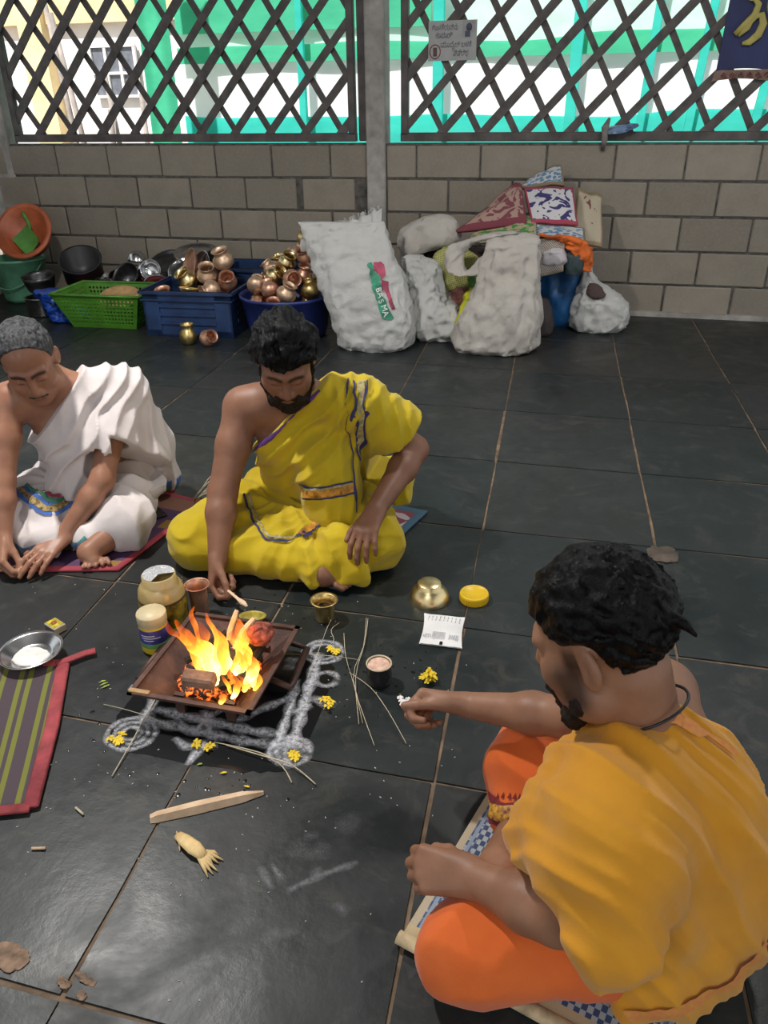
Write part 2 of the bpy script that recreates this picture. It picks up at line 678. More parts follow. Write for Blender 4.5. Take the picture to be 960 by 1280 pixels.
# ================================================================== materials of things
STEEL = simple('steel', (.62, .62, .63), .22, 1.0, var=.12, scale=20)
DSTEEL = simple('dark_steel', (.10, .10, .105), .35, .9, var=.3, scale=14)
COPPER = simple('copper', (.70, .40, .28), .42, .85, var=.2, scale=18, col2=(.48, .27, .18))
COPPERP = simple('pale_copper', (.70, .50, .36), .45, .85, var=.2, scale=18, col2=(.46, .31, .2))
BRASS = simple('brass', (.66, .50, .22), .38, 1.0, var=.2, scale=18, col2=(.42, .31, .11))
BRASSP = simple('pale_brass', (.78, .63, .33), .32, 1.0, var=.15, scale=18)
BLUEP = simple('blue_plastic', (.018, .044, .125), .42, var=.2, scale=9)
NAVYP = simple('navy_plastic', (.020, .034, .17), .42, var=.2, scale=9)
GREENP = simple('green_plastic', (.075, .24, .022), .42, var=.15, scale=9)
MINTP = simple('mint_plastic', (.10, .28, .17), .5, var=.2, scale=7)
DGREENP = simple('dustpan_green', (.10, .30, .06), .5, var=.15)
ORANGEP = simple('orange_plastic', (.46, .115, .045), .45, var=.18, scale=7)
REDP = simple('red_plastic', (.36, .05, .06), .45)
YELP = simple('yellow_plastic', (.72, .46, .012), .4, var=.06)
BLACKPOT = simple('black_pot', (.025, .025, .027), .4, .3)
BLUEBAG = simple('blue_bag', (.012, .07, .40), .3, var=.3, scale=20, bump=.4, bscale=30)
NAVYBAG = simple('blue_sack', (.010, .085, .24), .5, var=.3, scale=8, bump=.3, bscale=30)
DARKBAG = simple('dark_bag', (.03, .018, .018), .6, var=.2)
WOODP = simple('pale_wood', (.66, .49, .33), .7, var=.2, scale=15, col2=(.5, .34, .21), bump=.3)
WOODT = simple('tan_board', (.46, .28, .12), .6, var=.2, scale=15)
HUSK = simple('dry_husk', (.72, .52, .24), .7, var=.2, scale=25, bump=.3)
STRAW = simple('straw', (.55, .47, .33), .7, var=.2)
CHAR = simple('charred_wood', (.022, .017, .014), .9, var=.5, scale=30, bump=.8)
RUST = simple('rusted_iron', (.10, .048, .034), .55, .35, var=.3, scale=14, col2=(.035, .02, .018), bump=.3)
BRICKM = simple('scorched_brick', (.30, .17, .11), .9, var=.3, scale=20, col2=(.12, .075, .055), bump=.6)
MARI = simple('marigold_petals', (.80, .56, .008), .6, var=.1, scale=40)
PWHITE = simple('white_petals', (.8, .78, .76), .7, var=.06)
LEAFG = simple('leaf_green', (.30, .36, .04), .6, var=.2, scale=40)
RICE = simple('rice', (.78, .76, .72), .7, var=.1)
PAPER = simple('paper_white', (.75, .74, .73), .55, var=.06)
BLACK = simple('black_glossy', (.012, .012, .014), .2, var=.1)
PRINT = simple('dark_print', (.12, .12, .14), .6)
CREAM = simple('cream_plastic', (.66, .55, .33), .45, var=.08)


def weave(name, col, dirt, bump=.8, ws=260):
    m, k = newmat(name, col, .62)
    v = k.coord('Object')
    c = k.mix(k.ramp(k.noise(v, 5, 5, .65), [(.38, 0), (.75, .6)]), col, dirt)
    k.base(c)
    w1 = k.wave(v, ws, 0, 'X')
    w2 = k.wave(v, ws, 0, 'Z')
    h = k.math('ADD', k.math('MULTIPLY', k.math('ADD', w1, w2), .04), k.noise(v, 22, 5, .7, .6))
    k.bump(h, bump, .02)
    return m


SACKW = weave('woven_sack_white', (.66, .66, .64), (.50, .49, .47))
SACKC = weave('woven_sack_cream', (.60, .56, .51), (.43, .39, .35))


def superloft(name, rings, mat, parent=None, n=72, m=64, e=.75, amp=.012, scale=9, seed=0., stretch=(1, 1, .6), origin=(0, 0, 0), closed_top=True, closed_bot=True, fold=0.0, flat_z=None, thick=0.0, crease=.55):
    """closed bag-like surface through rings (x, y, z, half width, half depth, turn)"""
    R = np.array([(list(r) + [0] * 6)[:6] for r in rings], float)
    t = np.linspace(0, len(R) - 1, m)
    i0 = np.clip(np.floor(t).astype(int), 0, len(R) - 2)
    u = t - i0

    def cr(k):
        p = R[:, k]
        P = np.concatenate([[2 * p[0] - p[1]], p, [2 * p[-1] - p[-2]]])
        a, b, c, d = P[i0], P[i0 + 1], P[i0 + 2], P[i0 + 3]
        return .5 * (2 * b + (c - a) * u + (2 * a - 5 * b + 4 * c - d) * u ** 2 + (3 * b - a - 3 * c + d) * u ** 3)
    X, Y, Z, A, B, T = [cr(k) for k in range(6)]
    A = np.maximum(A, .002)
    B = np.maximum(B, .002)
    th = np.linspace(0, 2 * PI, n, endpoint=False)
    c, s = np.cos(th), np.sin(th)
    cx = np.sign(c) * np.abs(c) ** e
    sx = np.sign(s) * np.abs(s) ** e
    px = A[:, None] * cx
    py = B[:, None] * sx
    vx = X[:, None] + px * np.cos(T)[:, None] - py * np.sin(T)[:, None]
    vy = Y[:, None] + px * np.sin(T)[:, None] + py * np.cos(T)[:, None]
    vz = np.repeat(Z[:, None], n, 1)
    nx, ny = (px / A[:, None] ** 1 / 1), (py / B[:, None])
    nn = np.sqrt(nx ** 2 + ny ** 2) + 1e-6
    nx, ny = nx / nn, ny / nn
    nX = nx * np.cos(T)[:, None] - ny * np.sin(T)[:, None]
    nY = nx * np.sin(T)[:, None] + ny * np.cos(T)[:, None]
    p = (vx * stretch[0], vy * stretch[1], vz * stretch[2])
    d = amp * (1 - 2.2 * np.abs(fbm(p, scale, 3, seed))) + amp * .8 * fbm(p, scale * .45, 2, seed + 9)
    d = d + crease * amp * (1 - 2.4 * np.abs(fbm(p, scale * 2.3, 2, seed + 21)))
    if fold:
        d = d + fold * np.sin(th * 9 + 3 * fbm(p, scale * .3, 2, seed + 4))[...]
    vx = vx + nX * d
    vy = vy + nY * d
    vz = vz + .5 * amp * fbm(p, scale * .8, 2, seed + 5)
    if flat_z is not None:
        vz = np.maximum(vz, flat_z)
    v = np.stack([vx, vy, vz], -1).reshape(-1, 3)
    idx = np.arange(n * m).reshape(m, n)
    f = np.stack([idx[:-1], np.roll(idx[:-1], -1, 1), np.roll(idx[1:], -1, 1), idx[1:]], -1).reshape(-1, 4)
    extra = []
    for ok, row in ((closed_bot, 0), (closed_top, m - 1)):
        if ok:
            v = np.concatenate([v, v[idx[row]].mean(0)[None]])
            ci = len(v) - 1
            r = idx[row]
            q = np.stack([np.full(n, ci), r if row else np.roll(r, -1), np.roll(r, -1) if row else r, np.full(n, ci)], -1)
            extra.append(q[:, :3])
    tri = np.concatenate(extra) if extra else np.zeros((0, 3), int)
    allf = np.concatenate([f[:, [0, 1, 2]], f[:, [0, 2, 3]], tri])
    return npmesh(name, v, allf, mat, parent, True, origin)


def rot_to(d, up=(0, 0, 1)):
    """rotation taking local z to d"""
    return Vector(d).to_track_quat('Z', 'Y').to_matrix().to_4x4()


def vessel(name, prof, mat, label, cat, loc, tilt=(0, 0, 0), group=None, n=28, parent=None):
    b = MB()
    b.lathe(prof, n)
    o = b.build(name, mat, parent, loc, tilt)
    if parent is None:
        tag(o, label, cat, group)
    return o


def lota_prof(r, h):
    """round bellied pot with a flared neck, hollow"""
    return [(0, .0), (r * .55, .0), (r * .86, h * .14), (r, h * .36), (r * .93, h * .56), (r * .66, h * .72), (r * .58, h * .80), (r * .70, h * .93), (r * .78, h), (r * .72, h * .985), (r * .52, h * .80), (r * .6, h * .70), (r * .88, h * .5), (r * .5, h * .08), (0, h * .05)]


def cup_prof(r, h, w=.0025, fl=1.12):
    return [(0, 0), (r * .8, 0), (r * .86, h * .04), (r * .9, h * .75), (r, h * .97), (r * fl, h), (r * fl - w, h - .001), (r * .95, h * .93), (r * .86, h * .7), (r * .8, .006), (0, .006)]


def bowl_prof(r, h, w=.004):
    return [(0, 0), (r * .5, 0), (r * .8, h * .3), (r * .95, h * .8), (r, h), (r - w, h), (r * .92, h * .8), (r * .77, h * .35), (r * .48, .006), (0, .006)]


def dish_prof(r, h, w=.004):
    return [(0, 0), (r * .82, 0), (r * .86, h * .15), (r * .92, h * .85), (r, h), (r, h - .003), (r * .9, h * .78), (r * .84, h * .2), (r * .8, .004), (0, .004)][::1]


# ================================================================== utensils along the wall
# mint bucket
bk = thing('bucket', 'mint green plastic bucket standing under the orange basin', 'bucket', (-3.19, -.36, 0))
b = MB()
b.lathe([(0, .004), (.125, .004), (.13, 0), (.142, .03), (.178, .28), (.19, .285), (.19, .30), (.178, .30), (.172, .275), (.136, .03), (0, .02)], 36)
b.build('pail', MINTP, bk)
b = MB()
b.tube([(.185 * math.cos(a), -.185 * math.sin(a) - .0, .27 - .16 * math.sin(a)) for a in np.linspace(.0, PI, 20)], .005, 6)
b.build('handle', MINTP, bk, (0.0, .0, 0))
# orange basin leaning on the bucket
M = Matrix.Translation((-3.055, -.40, .475)) @ Matrix.Rotation(math.radians(14), 4, 'Y') @ Matrix.Rotation(math.radians(56), 4, 'X')
bs = MB()
bs.lathe([(0, -.10), (.13, -.10), (.14, -.095), (.172, .015), (.192, .02), (.197, .012), (.2, .02), (.192, .03), (.166, .025), (.132, -.085), (0, -.088)], 44, M)
tag(bs.build('basin', ORANGEP), 'orange plastic basin tipped up on the mint bucket', 'basin')
dp = thing('dustpan', 'green plastic dustpan lying inside the orange basin', 'dustpan')
dp.matrix_world = M @ Matrix.Translation((.02, -.045, -.052)) @ Matrix.Rotation(math.radians(-28), 4, 'Z') @ Matrix.Rotation(math.radians(-8), 4, 'X')
b = MB()
prof = []
for i in range(13):
    t = i / 12
    prof.append((-.085 + .17 * t, .02 * math.sin(PI * t)))
v = []
for yy, lift, sc in ((-.075, 0, 1.0), (-.02, .006, 1.0), (.045, .03, .9), (.065, .06, .75)):
    for x, z in prof:
        v.append((x * sc, yy, lift + .02 - z * .6 + .0))
for yy, lift, sc in ((-.075, 0, 1.0), (-.02, .006, 1.0), (.045, .03, .9), (.065, .06, .75)):
    for x, z in prof:
        v.append((x * sc, yy, lift + .015 - z * .6))
f = []
for L in (0, 4):
    for r in range(3):
        for i in range(12):
            q = (L * 13 + r * 13 + i, L * 13 + r * 13 + i + 1, L * 13 + (r + 1) * 13 + i + 1, L * 13 + (r + 1) * 13 + i)
            f.append(q if L == 0 else q[::-1])
b.add(v, f, None, True)
b.build('pan', DGREENP, dp)
b = MB()
b.tube([(-.03, .05, .045), (-.06, .075, .05), (-.10, .09, .045), (-.145, .1, .06), (-.165, .1, .07)], [.012, .012, .012, .013, .01], 8, flat=.6)
b.build('handle', DGREENP, dp)

# dark and steel pots near the bucket
vessel('cooking_pot', [(0, 0), (.12, 0), (.132, .02), (.135, .165), (.145, .175), (.146, .18), (.13, .176), (.126, .02), (0, .012)], BLACKPOT, 'large black cooking pot tipped toward the room beside the steel heap', 'pot', (-2.66, -.38, .165), (math.radians(28), math.radians(14), 0), n=36)
vessel('steel_pot', bowl_prof(.108, .125), DSTEEL, 'dark steel bowl resting on the shiny steel pot by the bucket', 'bowl', (-2.815, -.66, .124), (math.radians(8), 0, 0))
vessel('steel_pot', [(0, 0), (.085, 0), (.09, .01), (.092, .115), (.1, .122), (.088, .12), (.084, .01), (0, .008)], STEEL, 'shiny straight sided steel pot under the dark bowl', 'pot', (-2.79, -.74, 0))
# low wooden shelf plank that lifts the steel heap, with red tray
b = MB()
b.bevbox((0, 0, .06), (.86, .36, .12), .006)
tag(b.build('utensil_box', simple('dark_wood', (.05, .035, .03), .7)), 'low dark wooden box under the heap of steel vessels', 'box').location = (-2.27, -.36, 0)
tr = thing('tray', 'red plastic tray under the heap of steel vessels', 'tray', (-2.3, -.40, .12))
b = MB()
b.box((0, 0, .006), (.60, .34, .012))
b.build('base', REDP, tr)
b = MB()
zz = [(-.31 + .62 * i / 16) for i in range(17)]
b.tube([(x, -.175, .028 + .012 * math.cos(x * 14)) for x in zz] + [(.31, .175, .03)] + [(x, .175, .03) for x in zz[::-1]] + [(-.31, -.175, .03)], .011, 6)
b.build('rim', REDP, tr)

rs = random.Random(5)
STEELHEAP = [  # name, profile, material, dx, y, z, tilt, label
    ('steel_bowl', bowl_prof(.105, .07), STEEL, -2.05, -.47, .155, (96, 0, 20), 'bright steel bowl on its side beside the copper pot crate'),
    ('steel_bowl', bowl_prof(.07, .065), STEEL, -2.30, -.26, .345, (175, 6, 0), 'small steel bowl upside down crowning the steel heap'),
    ('steel_bowl', bowl_prof(.075, .06), STEEL, -2.20, -.34, .285, (160, -14, 0), 'steel bowl tilted face down below the crowning bowl'),
    ('steel_pot', bowl_prof(.10, .11), DSTEEL, -2.26, -.42, .16, (50, -12, 0), 'dark steel pot lying open toward the room in the heap'),
    ('steel_cup', cup_prof(.04, .085), STEEL, -2.34, -.50, .17, (80, 0, -30), 'steel tumbler lying across the front of the heap'),
    ('steel_cup', cup_prof(.042, .09), STEEL, -2.46, -.52, .165, (85, 0, 75), 'steel tumbler lying sideways at the end of the red tray'),
    ('steel_cup', cup_prof(.04, .08), STEEL, -2.46, -.42, .21, (120, 20, 0), 'steel tumbler with its round base up at the heap'),
    ('steel_plate', dish_prof(.15, .02), STEEL, -1.86, -.25, .335, (14, 4, 0), 'flat steel plate lying on top of the steel heap'),
    ('steel_plate', dish_prof(.13, .02), DSTEEL, -2.08, -.30, .275, (28, -10, 0), 'dark steel plate slanting under the top plate'),
    ('steel_plate', dish_prof(.12, .018), STEEL, -1.86, -.42, .245, (38, 12, 0), 'steel plate slanting toward the blue crate'),
    ('steel_pot', bowl_prof(.11, .12), DSTEEL, -1.95, -.25, .16, (60, 20, 0), 'dark steel pot deep in the heap under the plates'),
    ('steel_cup', cup_prof(.045, .09), STEEL, -2.17, -.53, .165, (90, 0, 10), 'steel tumbler with its mouth toward the green basket'),
    ('steel_bowl', bowl_prof(.08, .06), DSTEEL, -2.40, -.30, .20, (130, 25, 0), 'dark steel bowl leaning toward the black cooking pot'),
    ('steel_bowl', bowl_prof(.07, .055), STEEL, -2.12, -.40, .25, (70, 40, 0), 'steel bowl wedged on edge between the plates'),
]
for nm, pf, mt, x, y, z, t, lb in STEELHEAP:
    vessel(nm, pf, mt, lb, nm.split('_')[1], (x, y, z), tuple(math.radians(a) for a in t), 'heap of steel vessels')

# blue polythene bag beside the basket
o = superloft('plastic_bag', [(-2.52, -.86, .0, .08, .08), (-2.53, -.86, .05, .095, .085), (-2.57, -.86, .12, .085, .075), (-2.60, -.86, .18, .07, .06), (-2.585, -.86, .215, .03, .03)], BLUEBAG, amp=.03, scale=14, seed=3., flat_z=0.0, e=.9, n=48, m=36)
tag(o, 'crumpled bright blue polythene bag beside the green basket', 'bag')

# green perforated basket: walls with real holes
gb_ = thing('basket', 'bright green plastic basket with round holes and slanting sides', 'basket', (-2.19, -.84, 0), (0, 0, math.radians(3)))


def holed_panel(a0, a1, b0, b1, nu, nv, r=.33, u0=.06, v0=.12):
    """quad panel a0-a1 (bottom) b0-b1 (top), nu x nv cells with octagonal holes"""
    a0, a1, b0, b1 = [Vector(q) for q in (a0, a1, b0, b1)]

    def P(u, v):
        return (a0.lerp(a1, u)).lerp(b0.lerp(b1, u), v)
    mb = MB()
    for i in range(nu):
        for j in range(nv):
            u_0, u_1 = i / nu, (i + 1) / nu
            v_0, v_1 = j / nv, (j + 1) / nv
            uc, vc = (u_0 + u_1) / 2, (v_0 + v_1) / 2
            edge = i in (0, nu - 1) or j in (0, nv - 1)
            if edge:
                mb.add([P(u_0, v_0), P(u_1, v_0), P(u_1, v_1), P(u_0, v_1)], [(0, 1, 2, 3)])
                continue
            sq = [(u_0, v_0), (uc, v_0), (u_1, v_0), (u_1, vc), (u_1, v_1), (uc, v_1), (u_0, v_1), (u_0, vc)]
            hl = [(uc + r / nu * math.cos(a), vc + r / nv * math.sin(a)) for a in [-3 * PI / 4 + k_ * PI / 4 for k_ in range(8)]]
            pts = [P(*q) for q in sq] + [P(*q) for q in hl]
            mb.add(pts, [(k_, (k_ + 1) % 8, 8 + (k_ + 1) % 8, 8 + k_) for k_ in range(8)])
    return mb


hb, ht, dbm, dtp, H = .215, .295, .13, .20, .215
for nm, c4, nu, nv in (('side_wall', ((-hb, -dbm, 0), (hb, -dbm, 0), (-ht, -dtp, H), (ht, -dtp, H)), 22, 9), ('side_wall', ((hb, dbm, 0), (-hb, dbm, 0), (ht, dtp, H), (-ht, dtp, H)), 22, 9),
                       ('end_wall', ((hb, -dbm, 0), (hb, dbm, 0), (ht, -dtp, H), (ht, dtp, H)), 15, 9), ('end_wall', ((-hb, dbm, 0), (-hb, -dbm, 0), (-ht, dtp, H), (-ht, -dtp, H)), 15, 9)):
    o = holed_panel(*c4, nu, nv).build(nm, GREENP, gb_)
    md = o.modifiers.new('thickness', 'SOLIDIFY')
    md.thickness = .006
    md.offset = -1
b = MB()
b.box((0, 0, .005), (hb * 2, dbm * 2, .008))
b.build('bottom', GREENP, gb_)
b = MB()
b.tube([(-ht, -dtp, H), (ht, -dtp, H), (ht, dtp, H), (-ht, dtp, H), (-ht, -dtp, H)], .014, 8, flat=.6)
b.build('rim', GREENP, gb_)
vessel('wooden_board', [(0, 0), (.125, 0), (.132, .006), (.132, .02), (.125, .026), (.10, .024), (.098, .02), (0, .02)], WOODT, 'round tan wooden board lying in the green basket', 'board', (-2.14, -.82, .15), (math.radians(18), math.radians(4), 0), n=36)


# blue crates
def crate(label, loc, rz, wx=.52, wy=.40, h=.27, name='crate'):
    c = thing(name, label, 'crate', loc, (0, 0, rz), 'blue plastic crates')
    for s in (-1, 1):
        for ax in (0, 1):
            L = wx if ax == 0 else wy
            D = wy / 2 if ax == 0 else wx / 2
            Mr = Matrix.Rotation(0 if ax == 0 else PI / 2, 4, 'Z') @ Matrix.Translation((0, s * (D - .006), 0))
            b = MB()
            for zc, hh in ((.02, .04), (h - .03, .06)):
                b.box((0, 0, zc), (L, .012, hh), Mr)
            for xx in (-1, 1):
                b.box((xx * (L / 2 - .05), 0, h / 2), (.1, .012, h - .002), Mr)
            b.build('side_wall', BLUEP, c)
            for zc in (.085, .135, .185):
                b = MB()
                b.box((0, s * .002, zc), (L - .2, .016, .018), Mr)
                b.build('rail', BLUEP, c)
            b = MB()
            b.box((0, -s * .004, .125), (L - .2, .004, .17), Mr)
            b.build('panel', BLUEP, c)
            b = MB()
            b.box((0, s * .008, h - .008), (L + .024, .03, .016), Mr)
            b.box((0, s * .006, h - .05), (L + .018, .022, .008), Mr)
            b.build('rim', BLUEP, c)
    b = MB()
    b.box((0, 0, .008), (wx, wy, .016))
    b.build('bottom', BLUEP, c)
    return c


crate('blue plastic crate full of copper pots with two plates standing in it', (-1.56, -.86, 0), math.radians(4), .55, .42, .27)
crate('empty looking blue plastic crate behind the crate of copper pots', (-1.42, -.33, 0), math.radians(3), .52, .36, .30)


def relax(items, inside, it=160):
    """push round pots apart; items: [centre, radius]; inside(c, r) moves a centre back into its container"""
    C = [np.array(c, float) for c, _ in items]
    R_ = [r for _, r in items]
    for _ in range(it):
        for a in range(len(C)):
            for b_ in range(a + 1, len(C)):
                d = C[b_] - C[a]
                L = np.linalg.norm(d) + 1e-9
                ov = R_[a] + R_[b_] - L
                if ov > 0:
                    mv = d / L * ov * .5
                    C[a] -= mv
                    C[b_] += mv
        for a in range(len(C)):
            C[a] = inside(C[a], R_[a])
    return C


def lota(loc, r, h, mat, tilt, label, group, name='copper_pot'):
    return vessel(name, lota_prof(r, h), mat, label, 'pot', loc, tuple(math.radians(a) for a in tilt), group, n=22)


G1 = 'pots in the blue crate'
cr_pots = [(-1.71, -.99, .205, .062, .105, COPPER, (20, 0, 0), 'reddish copper pot at the corner of the blue crate'),
           (-1.545, -1.0, .195, .082, .11, BRASSP, (-10, 5, 0), 'squat brass pot upright in the front of the blue crate'),
           (-1.60, -.88, .26, .068, .11, BRASSP, (30, -25, 0), 'brass pot tilted in the middle of the blue crate'),
           (-1.415, -.93, .235, .062, .11, COPPERP, (100, 0, -40), 'pale copper pot lying with its dark mouth toward the crate front'),
           (-1.36, -.98, .22, .05, .09, COPPERP, (60, 30, 0), 'small pale copper pot by the crate corner'),
           (-1.45, -.83, .30, .066, .11, COPPERP, (25, 12, 0), 'pale copper pot standing high in the blue crate'),
           (-1.33, -.84, .27, .06, .10, COPPER, (40, 20, 0), 'copper pot beside the tall end of the blue crate'),
           (-1.335, -.72, .33, .066, .115, COPPERP, (20, -10, 0), 'pale copper pot topping the heap at the crate back'),
           (-1.36, -.68, .225, .06, .10, COPPER, (10, 20, 0), 'copper pot low at the back of the blue crate'),
           (-1.51, -.92, .13, .07, .11, COPPER, (70, 0, 30), 'copper pot buried between the brass pots in the crate'),
           (-1.68, -.86, .15, .066, .11, BRASS, (40, 0, 0), 'dull brass pot low along the crate end wall')]


def in_crate(c, r):
    c[0] = min(max(c[0], -1.80 + r), -1.32 - r)
    c[1] = min(max(c[1], -1.035 + r), -.76 - r)
    c[2] = max(c[2], .02 + r)
    return c


for c, (x, y, z, r, h, mt, t, lb) in zip(relax([((q[0], q[1], q[2]), max(q[3], q[4] * .5) * 1.04) for q in cr_pots], in_crate), cr_pots):
    tr3 = tuple(math.radians(a) for a in t)
    o_ = Vector(c) - Euler(tr3).to_matrix() @ Vector((0, 0, h * .45))
    lota(o_, r, h, mt, t, lb, G1)
vessel('copper_plate', dish_prof(.125, .022), COPPER, 'orange copper plate standing on edge in the blue crate', 'plate', (-1.66, -.725, .335), (math.radians(72), math.radians(0), math.radians(-48)), 'plates in the blue crate', n=36)
vessel('steel_plate', dish_prof(.12, .022), STEEL, 'steel plate standing on edge beside the copper plate', 'plate', (-1.59, -.715, .325), (math.radians(70), math.radians(0), math.radians(-38)), 'plates in the blue crate', n=36)
vessel('steel_plate', bowl_prof(.12, .06), DSTEEL, 'dark steel bowl standing on edge behind the copper pots', 'bowl', (-1.49, -.69, .32), (math.radians(66), 0, math.radians(-12)), 'plates in the blue crate', n=36)
lota((-1.487, -1.205, 0), .052, .12, BRASS, (0, 0, 0), 'brass pot standing alone on the floor before the blue crate', 'pots on the floor by the crate', 'brass_pot')
lota((-1.385, -1.20, .03), .05, .085, COPPER, (65, 0, 60), 'small copper pot tipped over on the floor before the blue crate', 'pots on the floor by the crate')

# navy tub full of pots
tb = thing('tub', 'navy blue plastic tub heaped with copper pots', 'tub', (-.985, -.88, 0))
b = MB()
b.lathe([(0, .006), (.215, .006), (.22, 0), (.232, .03), (.268, .23), (.28, .235), (.28, .25), (.268, .25), (.26, .225), (.225, .03), (0, .02)], 44)
b.build('shell', NAVYP, tb)
b = MB()
b.tube([(.262, -.07, .22), (.29, -.05, .215), (.29, .05, .215), (.262, .07, .22)], .01, 6)
b.build('handle', NAVYP, tb)
rp = random.Random(21)
G2 = 'pots heaped in the navy tub'
spots = [(-1.20, -.98, .22), (-1.12, -1.04, .23), (-1.23, -.86, .27), (-1.13, -.94, .29), (-1.03, -1.02, .26), (-1.02, -.92, .34), (-.93, -1.04, .25), (-.92, -.95, .33), (-.83, -1.00, .23), (-.80, -.92, .26), (-.84, -.86, .34),
         (-.98, -.84, .40), (-1.08, -.82, .36), (-.91, -.80, .44), (-.87, -.74, .50), (-.97, -.74, .44), (-.78, -.82, .40), (-1.10, -.72, .36), (-1.16, -.78, .30), (-.80, -.74, .46), (-.74, -.98, .24), (-.76, -.86, .30), (-1.0, -1.1, .22), (-.88, -1.08, .21)]
words = ['small', 'round', 'dented', 'squat', 'shiny', 'dull']


def in_tub(c, r):
    ctr = np.array((-.985, -.88))
    d = c[:2] - ctr
    L = np.linalg.norm(d) + 1e-9
    lim = (.245 if c[2] - r < .25 else .27) - r + (.03 if c[2] > .27 else 0)
    if L > lim:
        c[:2] = ctr + d / L * lim
    c[2] = max(c[2], .025 + r)
    return c


rads = [rp.uniform(.050, .060) for _ in spots]
spots = relax([((x, y, z), r * 1.08) for (x, y, z), r in zip(spots, rads)], in_tub)
for i, (x, y, z) in enumerate(spots):
    mt = [COPPERP, COPPER, BRASS, COPPERP, COPPER, BRASSP][i % 6]
    r = rads[i]
    h = r * rp.uniform(1.7, 1.95)
    t = (rp.uniform(-70, 100), rp.uniform(-40, 40), rp.uniform(0, 90))
    z_ = Euler(tuple(math.radians(a) for a in t)).to_matrix() @ Vector((0, 0, h * .45))
    lota((x - z_.x, y - z_.y, z - z_.z), r, h, mt, t, {COPPERP: 'pale copper pot', COPPER: 'reddish copper pot', BRASS: 'dull brass pot', BRASSP: 'bright brass pot'}[mt] + ' tumbled in the heap in the navy tub', G2)

# ================================================================== sacks and bundle along the wall
sk = thing('rice_sack', 'tall white woven rice sack with a green printed strip leaning by the pillar', 'sack', (-.5, -1.0, 0))
superloft('bag', [(-.40, -1.02, .0, .185, .13, .05), (-.40, -1.02, .04, .215, .15, .05), (-.43, -1.01, .18, .225, .155, .05), (-.49, -.98, .35, .235, .15, .05), (-.555, -.94, .50, .235, .12, .08), (-.60, -.92, .60, .23, .075, .12), (-.62, -.91, .655, .225, .04, .16)], SACKW, sk, e=.7, amp=.013, scale=11, seed=1.3, origin=(-.5, -1.0, 0), flat_z=0.0, n=96, m=80, closed_top=True)
# frayed, rising mouth of the sack
pts = []
mb = MB()
n = 46
for i in range(n + 1):
    t = i / n
    x = -.845 + .44 * t
    y = -.955 + .09 * t
    zt = .565 + .16 * t + .012 * math.sin(i * 2.1) + .008 * math.sin(i * 5.3)
    zb = .50 + .05 * t
    pts.append(((x, y - .018 - .01 * math.sin(i * .9), zb), (x + .006, y - .03 - .012 * math.sin(i * .9 + 1), (zb + zt) / 2), (x + .012 * math.sin(i), y - .012, zt), (x, y + .03, zt - .015), (x, y + .045, zb)))
v = [q for r_ in pts for q in r_]
f = [(i * 5 + j, (i + 1) * 5 + j, (i + 1) * 5 + j + 1, i * 5 + j + 1) for i in range(n) for j in range(4)]
mb.add([(a - (-.5), b_ + 1.0, c_) for a, b_, c_ in v], f, None, True)
mb.build('mouth', SACKW, sk)
mb = MB()
for i in range(60):
    t = i / 59
    x, y, z = -.845 + .44 * t + .5, -.955 + .09 * t + 1.0 - .012, .565 + .16 * t
    mb.tube([(x, y, z - .01), (x + rs.uniform(-.012, .012), y - .01, z + rs.uniform(.004, .022))], .0016, 3)
mb.build('frayed_edge', SACKW, sk)['kind'] = 'stuff'
SGREEN = simple('sack_print_green', (.03, .26, .15), .6, var=.3, scale=18)
SRED = simple('sack_print_red', (.36, .05, .10), .6, var=.3, scale=18)


def ribbon(name, mats, pts, w, parent, origin=(0, 0, 0), bvh=None, off=.002, nseg=None, nw=4, wdir=None, flip=False):
    """flat band along pts; snapped onto a surface when a bvh is given"""
    P = [Vector(p) for p in pts]
    # resample
    L = [0]
    for a, b_ in zip(P[:-1], P[1:]):
        L.append(L[-1] + (b_ - a).length)
    n_ = nseg or max(6, int(L[-1] / .012))
    rs_ = []
    for i in range(n_ + 1):
        s = L[-1] * i / n_
        j = 0
        while j < len(L) - 2 and L[j + 1] < s:
            j += 1
        t = (s - L[j]) / max(1e-9, L[j + 1] - L[j])
        p0, p1, p2, p3 = P[max(j - 1, 0)], P[j], P[j + 1], P[min(j + 2, len(P) - 1)]
        rs_.append(.5 * ((2 * p1) + (p2 - p0) * t + (2 * p0 - 5 * p1 + 4 * p2 - p3) * t * t + (3 * p1 - p0 - 3 * p2 + p3) * t ** 3))
    v, nr = [], []
    for i, p in enumerate(rs_):
        t = (rs_[min(i + 1, n_)] - rs_[max(i - 1, 0)]).normalized()
        if bvh is not None:
            h = bvh.find_nearest(p)
            nrm = h[1] if h[0] is not None else Vector((0, 0, 1))
        else:
            nrm = Vector(wdir).cross(t) if wdir else Vector((0, 0, 1))
        side = t.cross(nrm)
        side.normalize()
        for j in range(nw + 1):
            q = p + side * w * (j / nw - .5)
            if bvh is not None:
                h = bvh.find_nearest(q)
                if h[0] is not None:
                    q = h[0] + h[1] * off
            v.append(q - Vector(origin))
    f = []
    for i in range(n_):
        for j in range(nw):
            q = (i * (nw + 1) + j, i * (nw + 1) + j + 1, (i + 1) * (nw + 1) + j + 1, (i + 1) * (nw + 1) + j)
            f.append(q)
    mb = MB()
    mb.add(v, f, None, True)
    return mb.build(name, mats, parent)


def bvh_of(o, origin=(0, 0, 0)):
    me = o.data
    vs = [Vector(v.co) + Vector(origin) for v in me.vertices]
    return BVHTree.FromPolygons(vs, [tuple(p.vertices) for p in me.polygons])


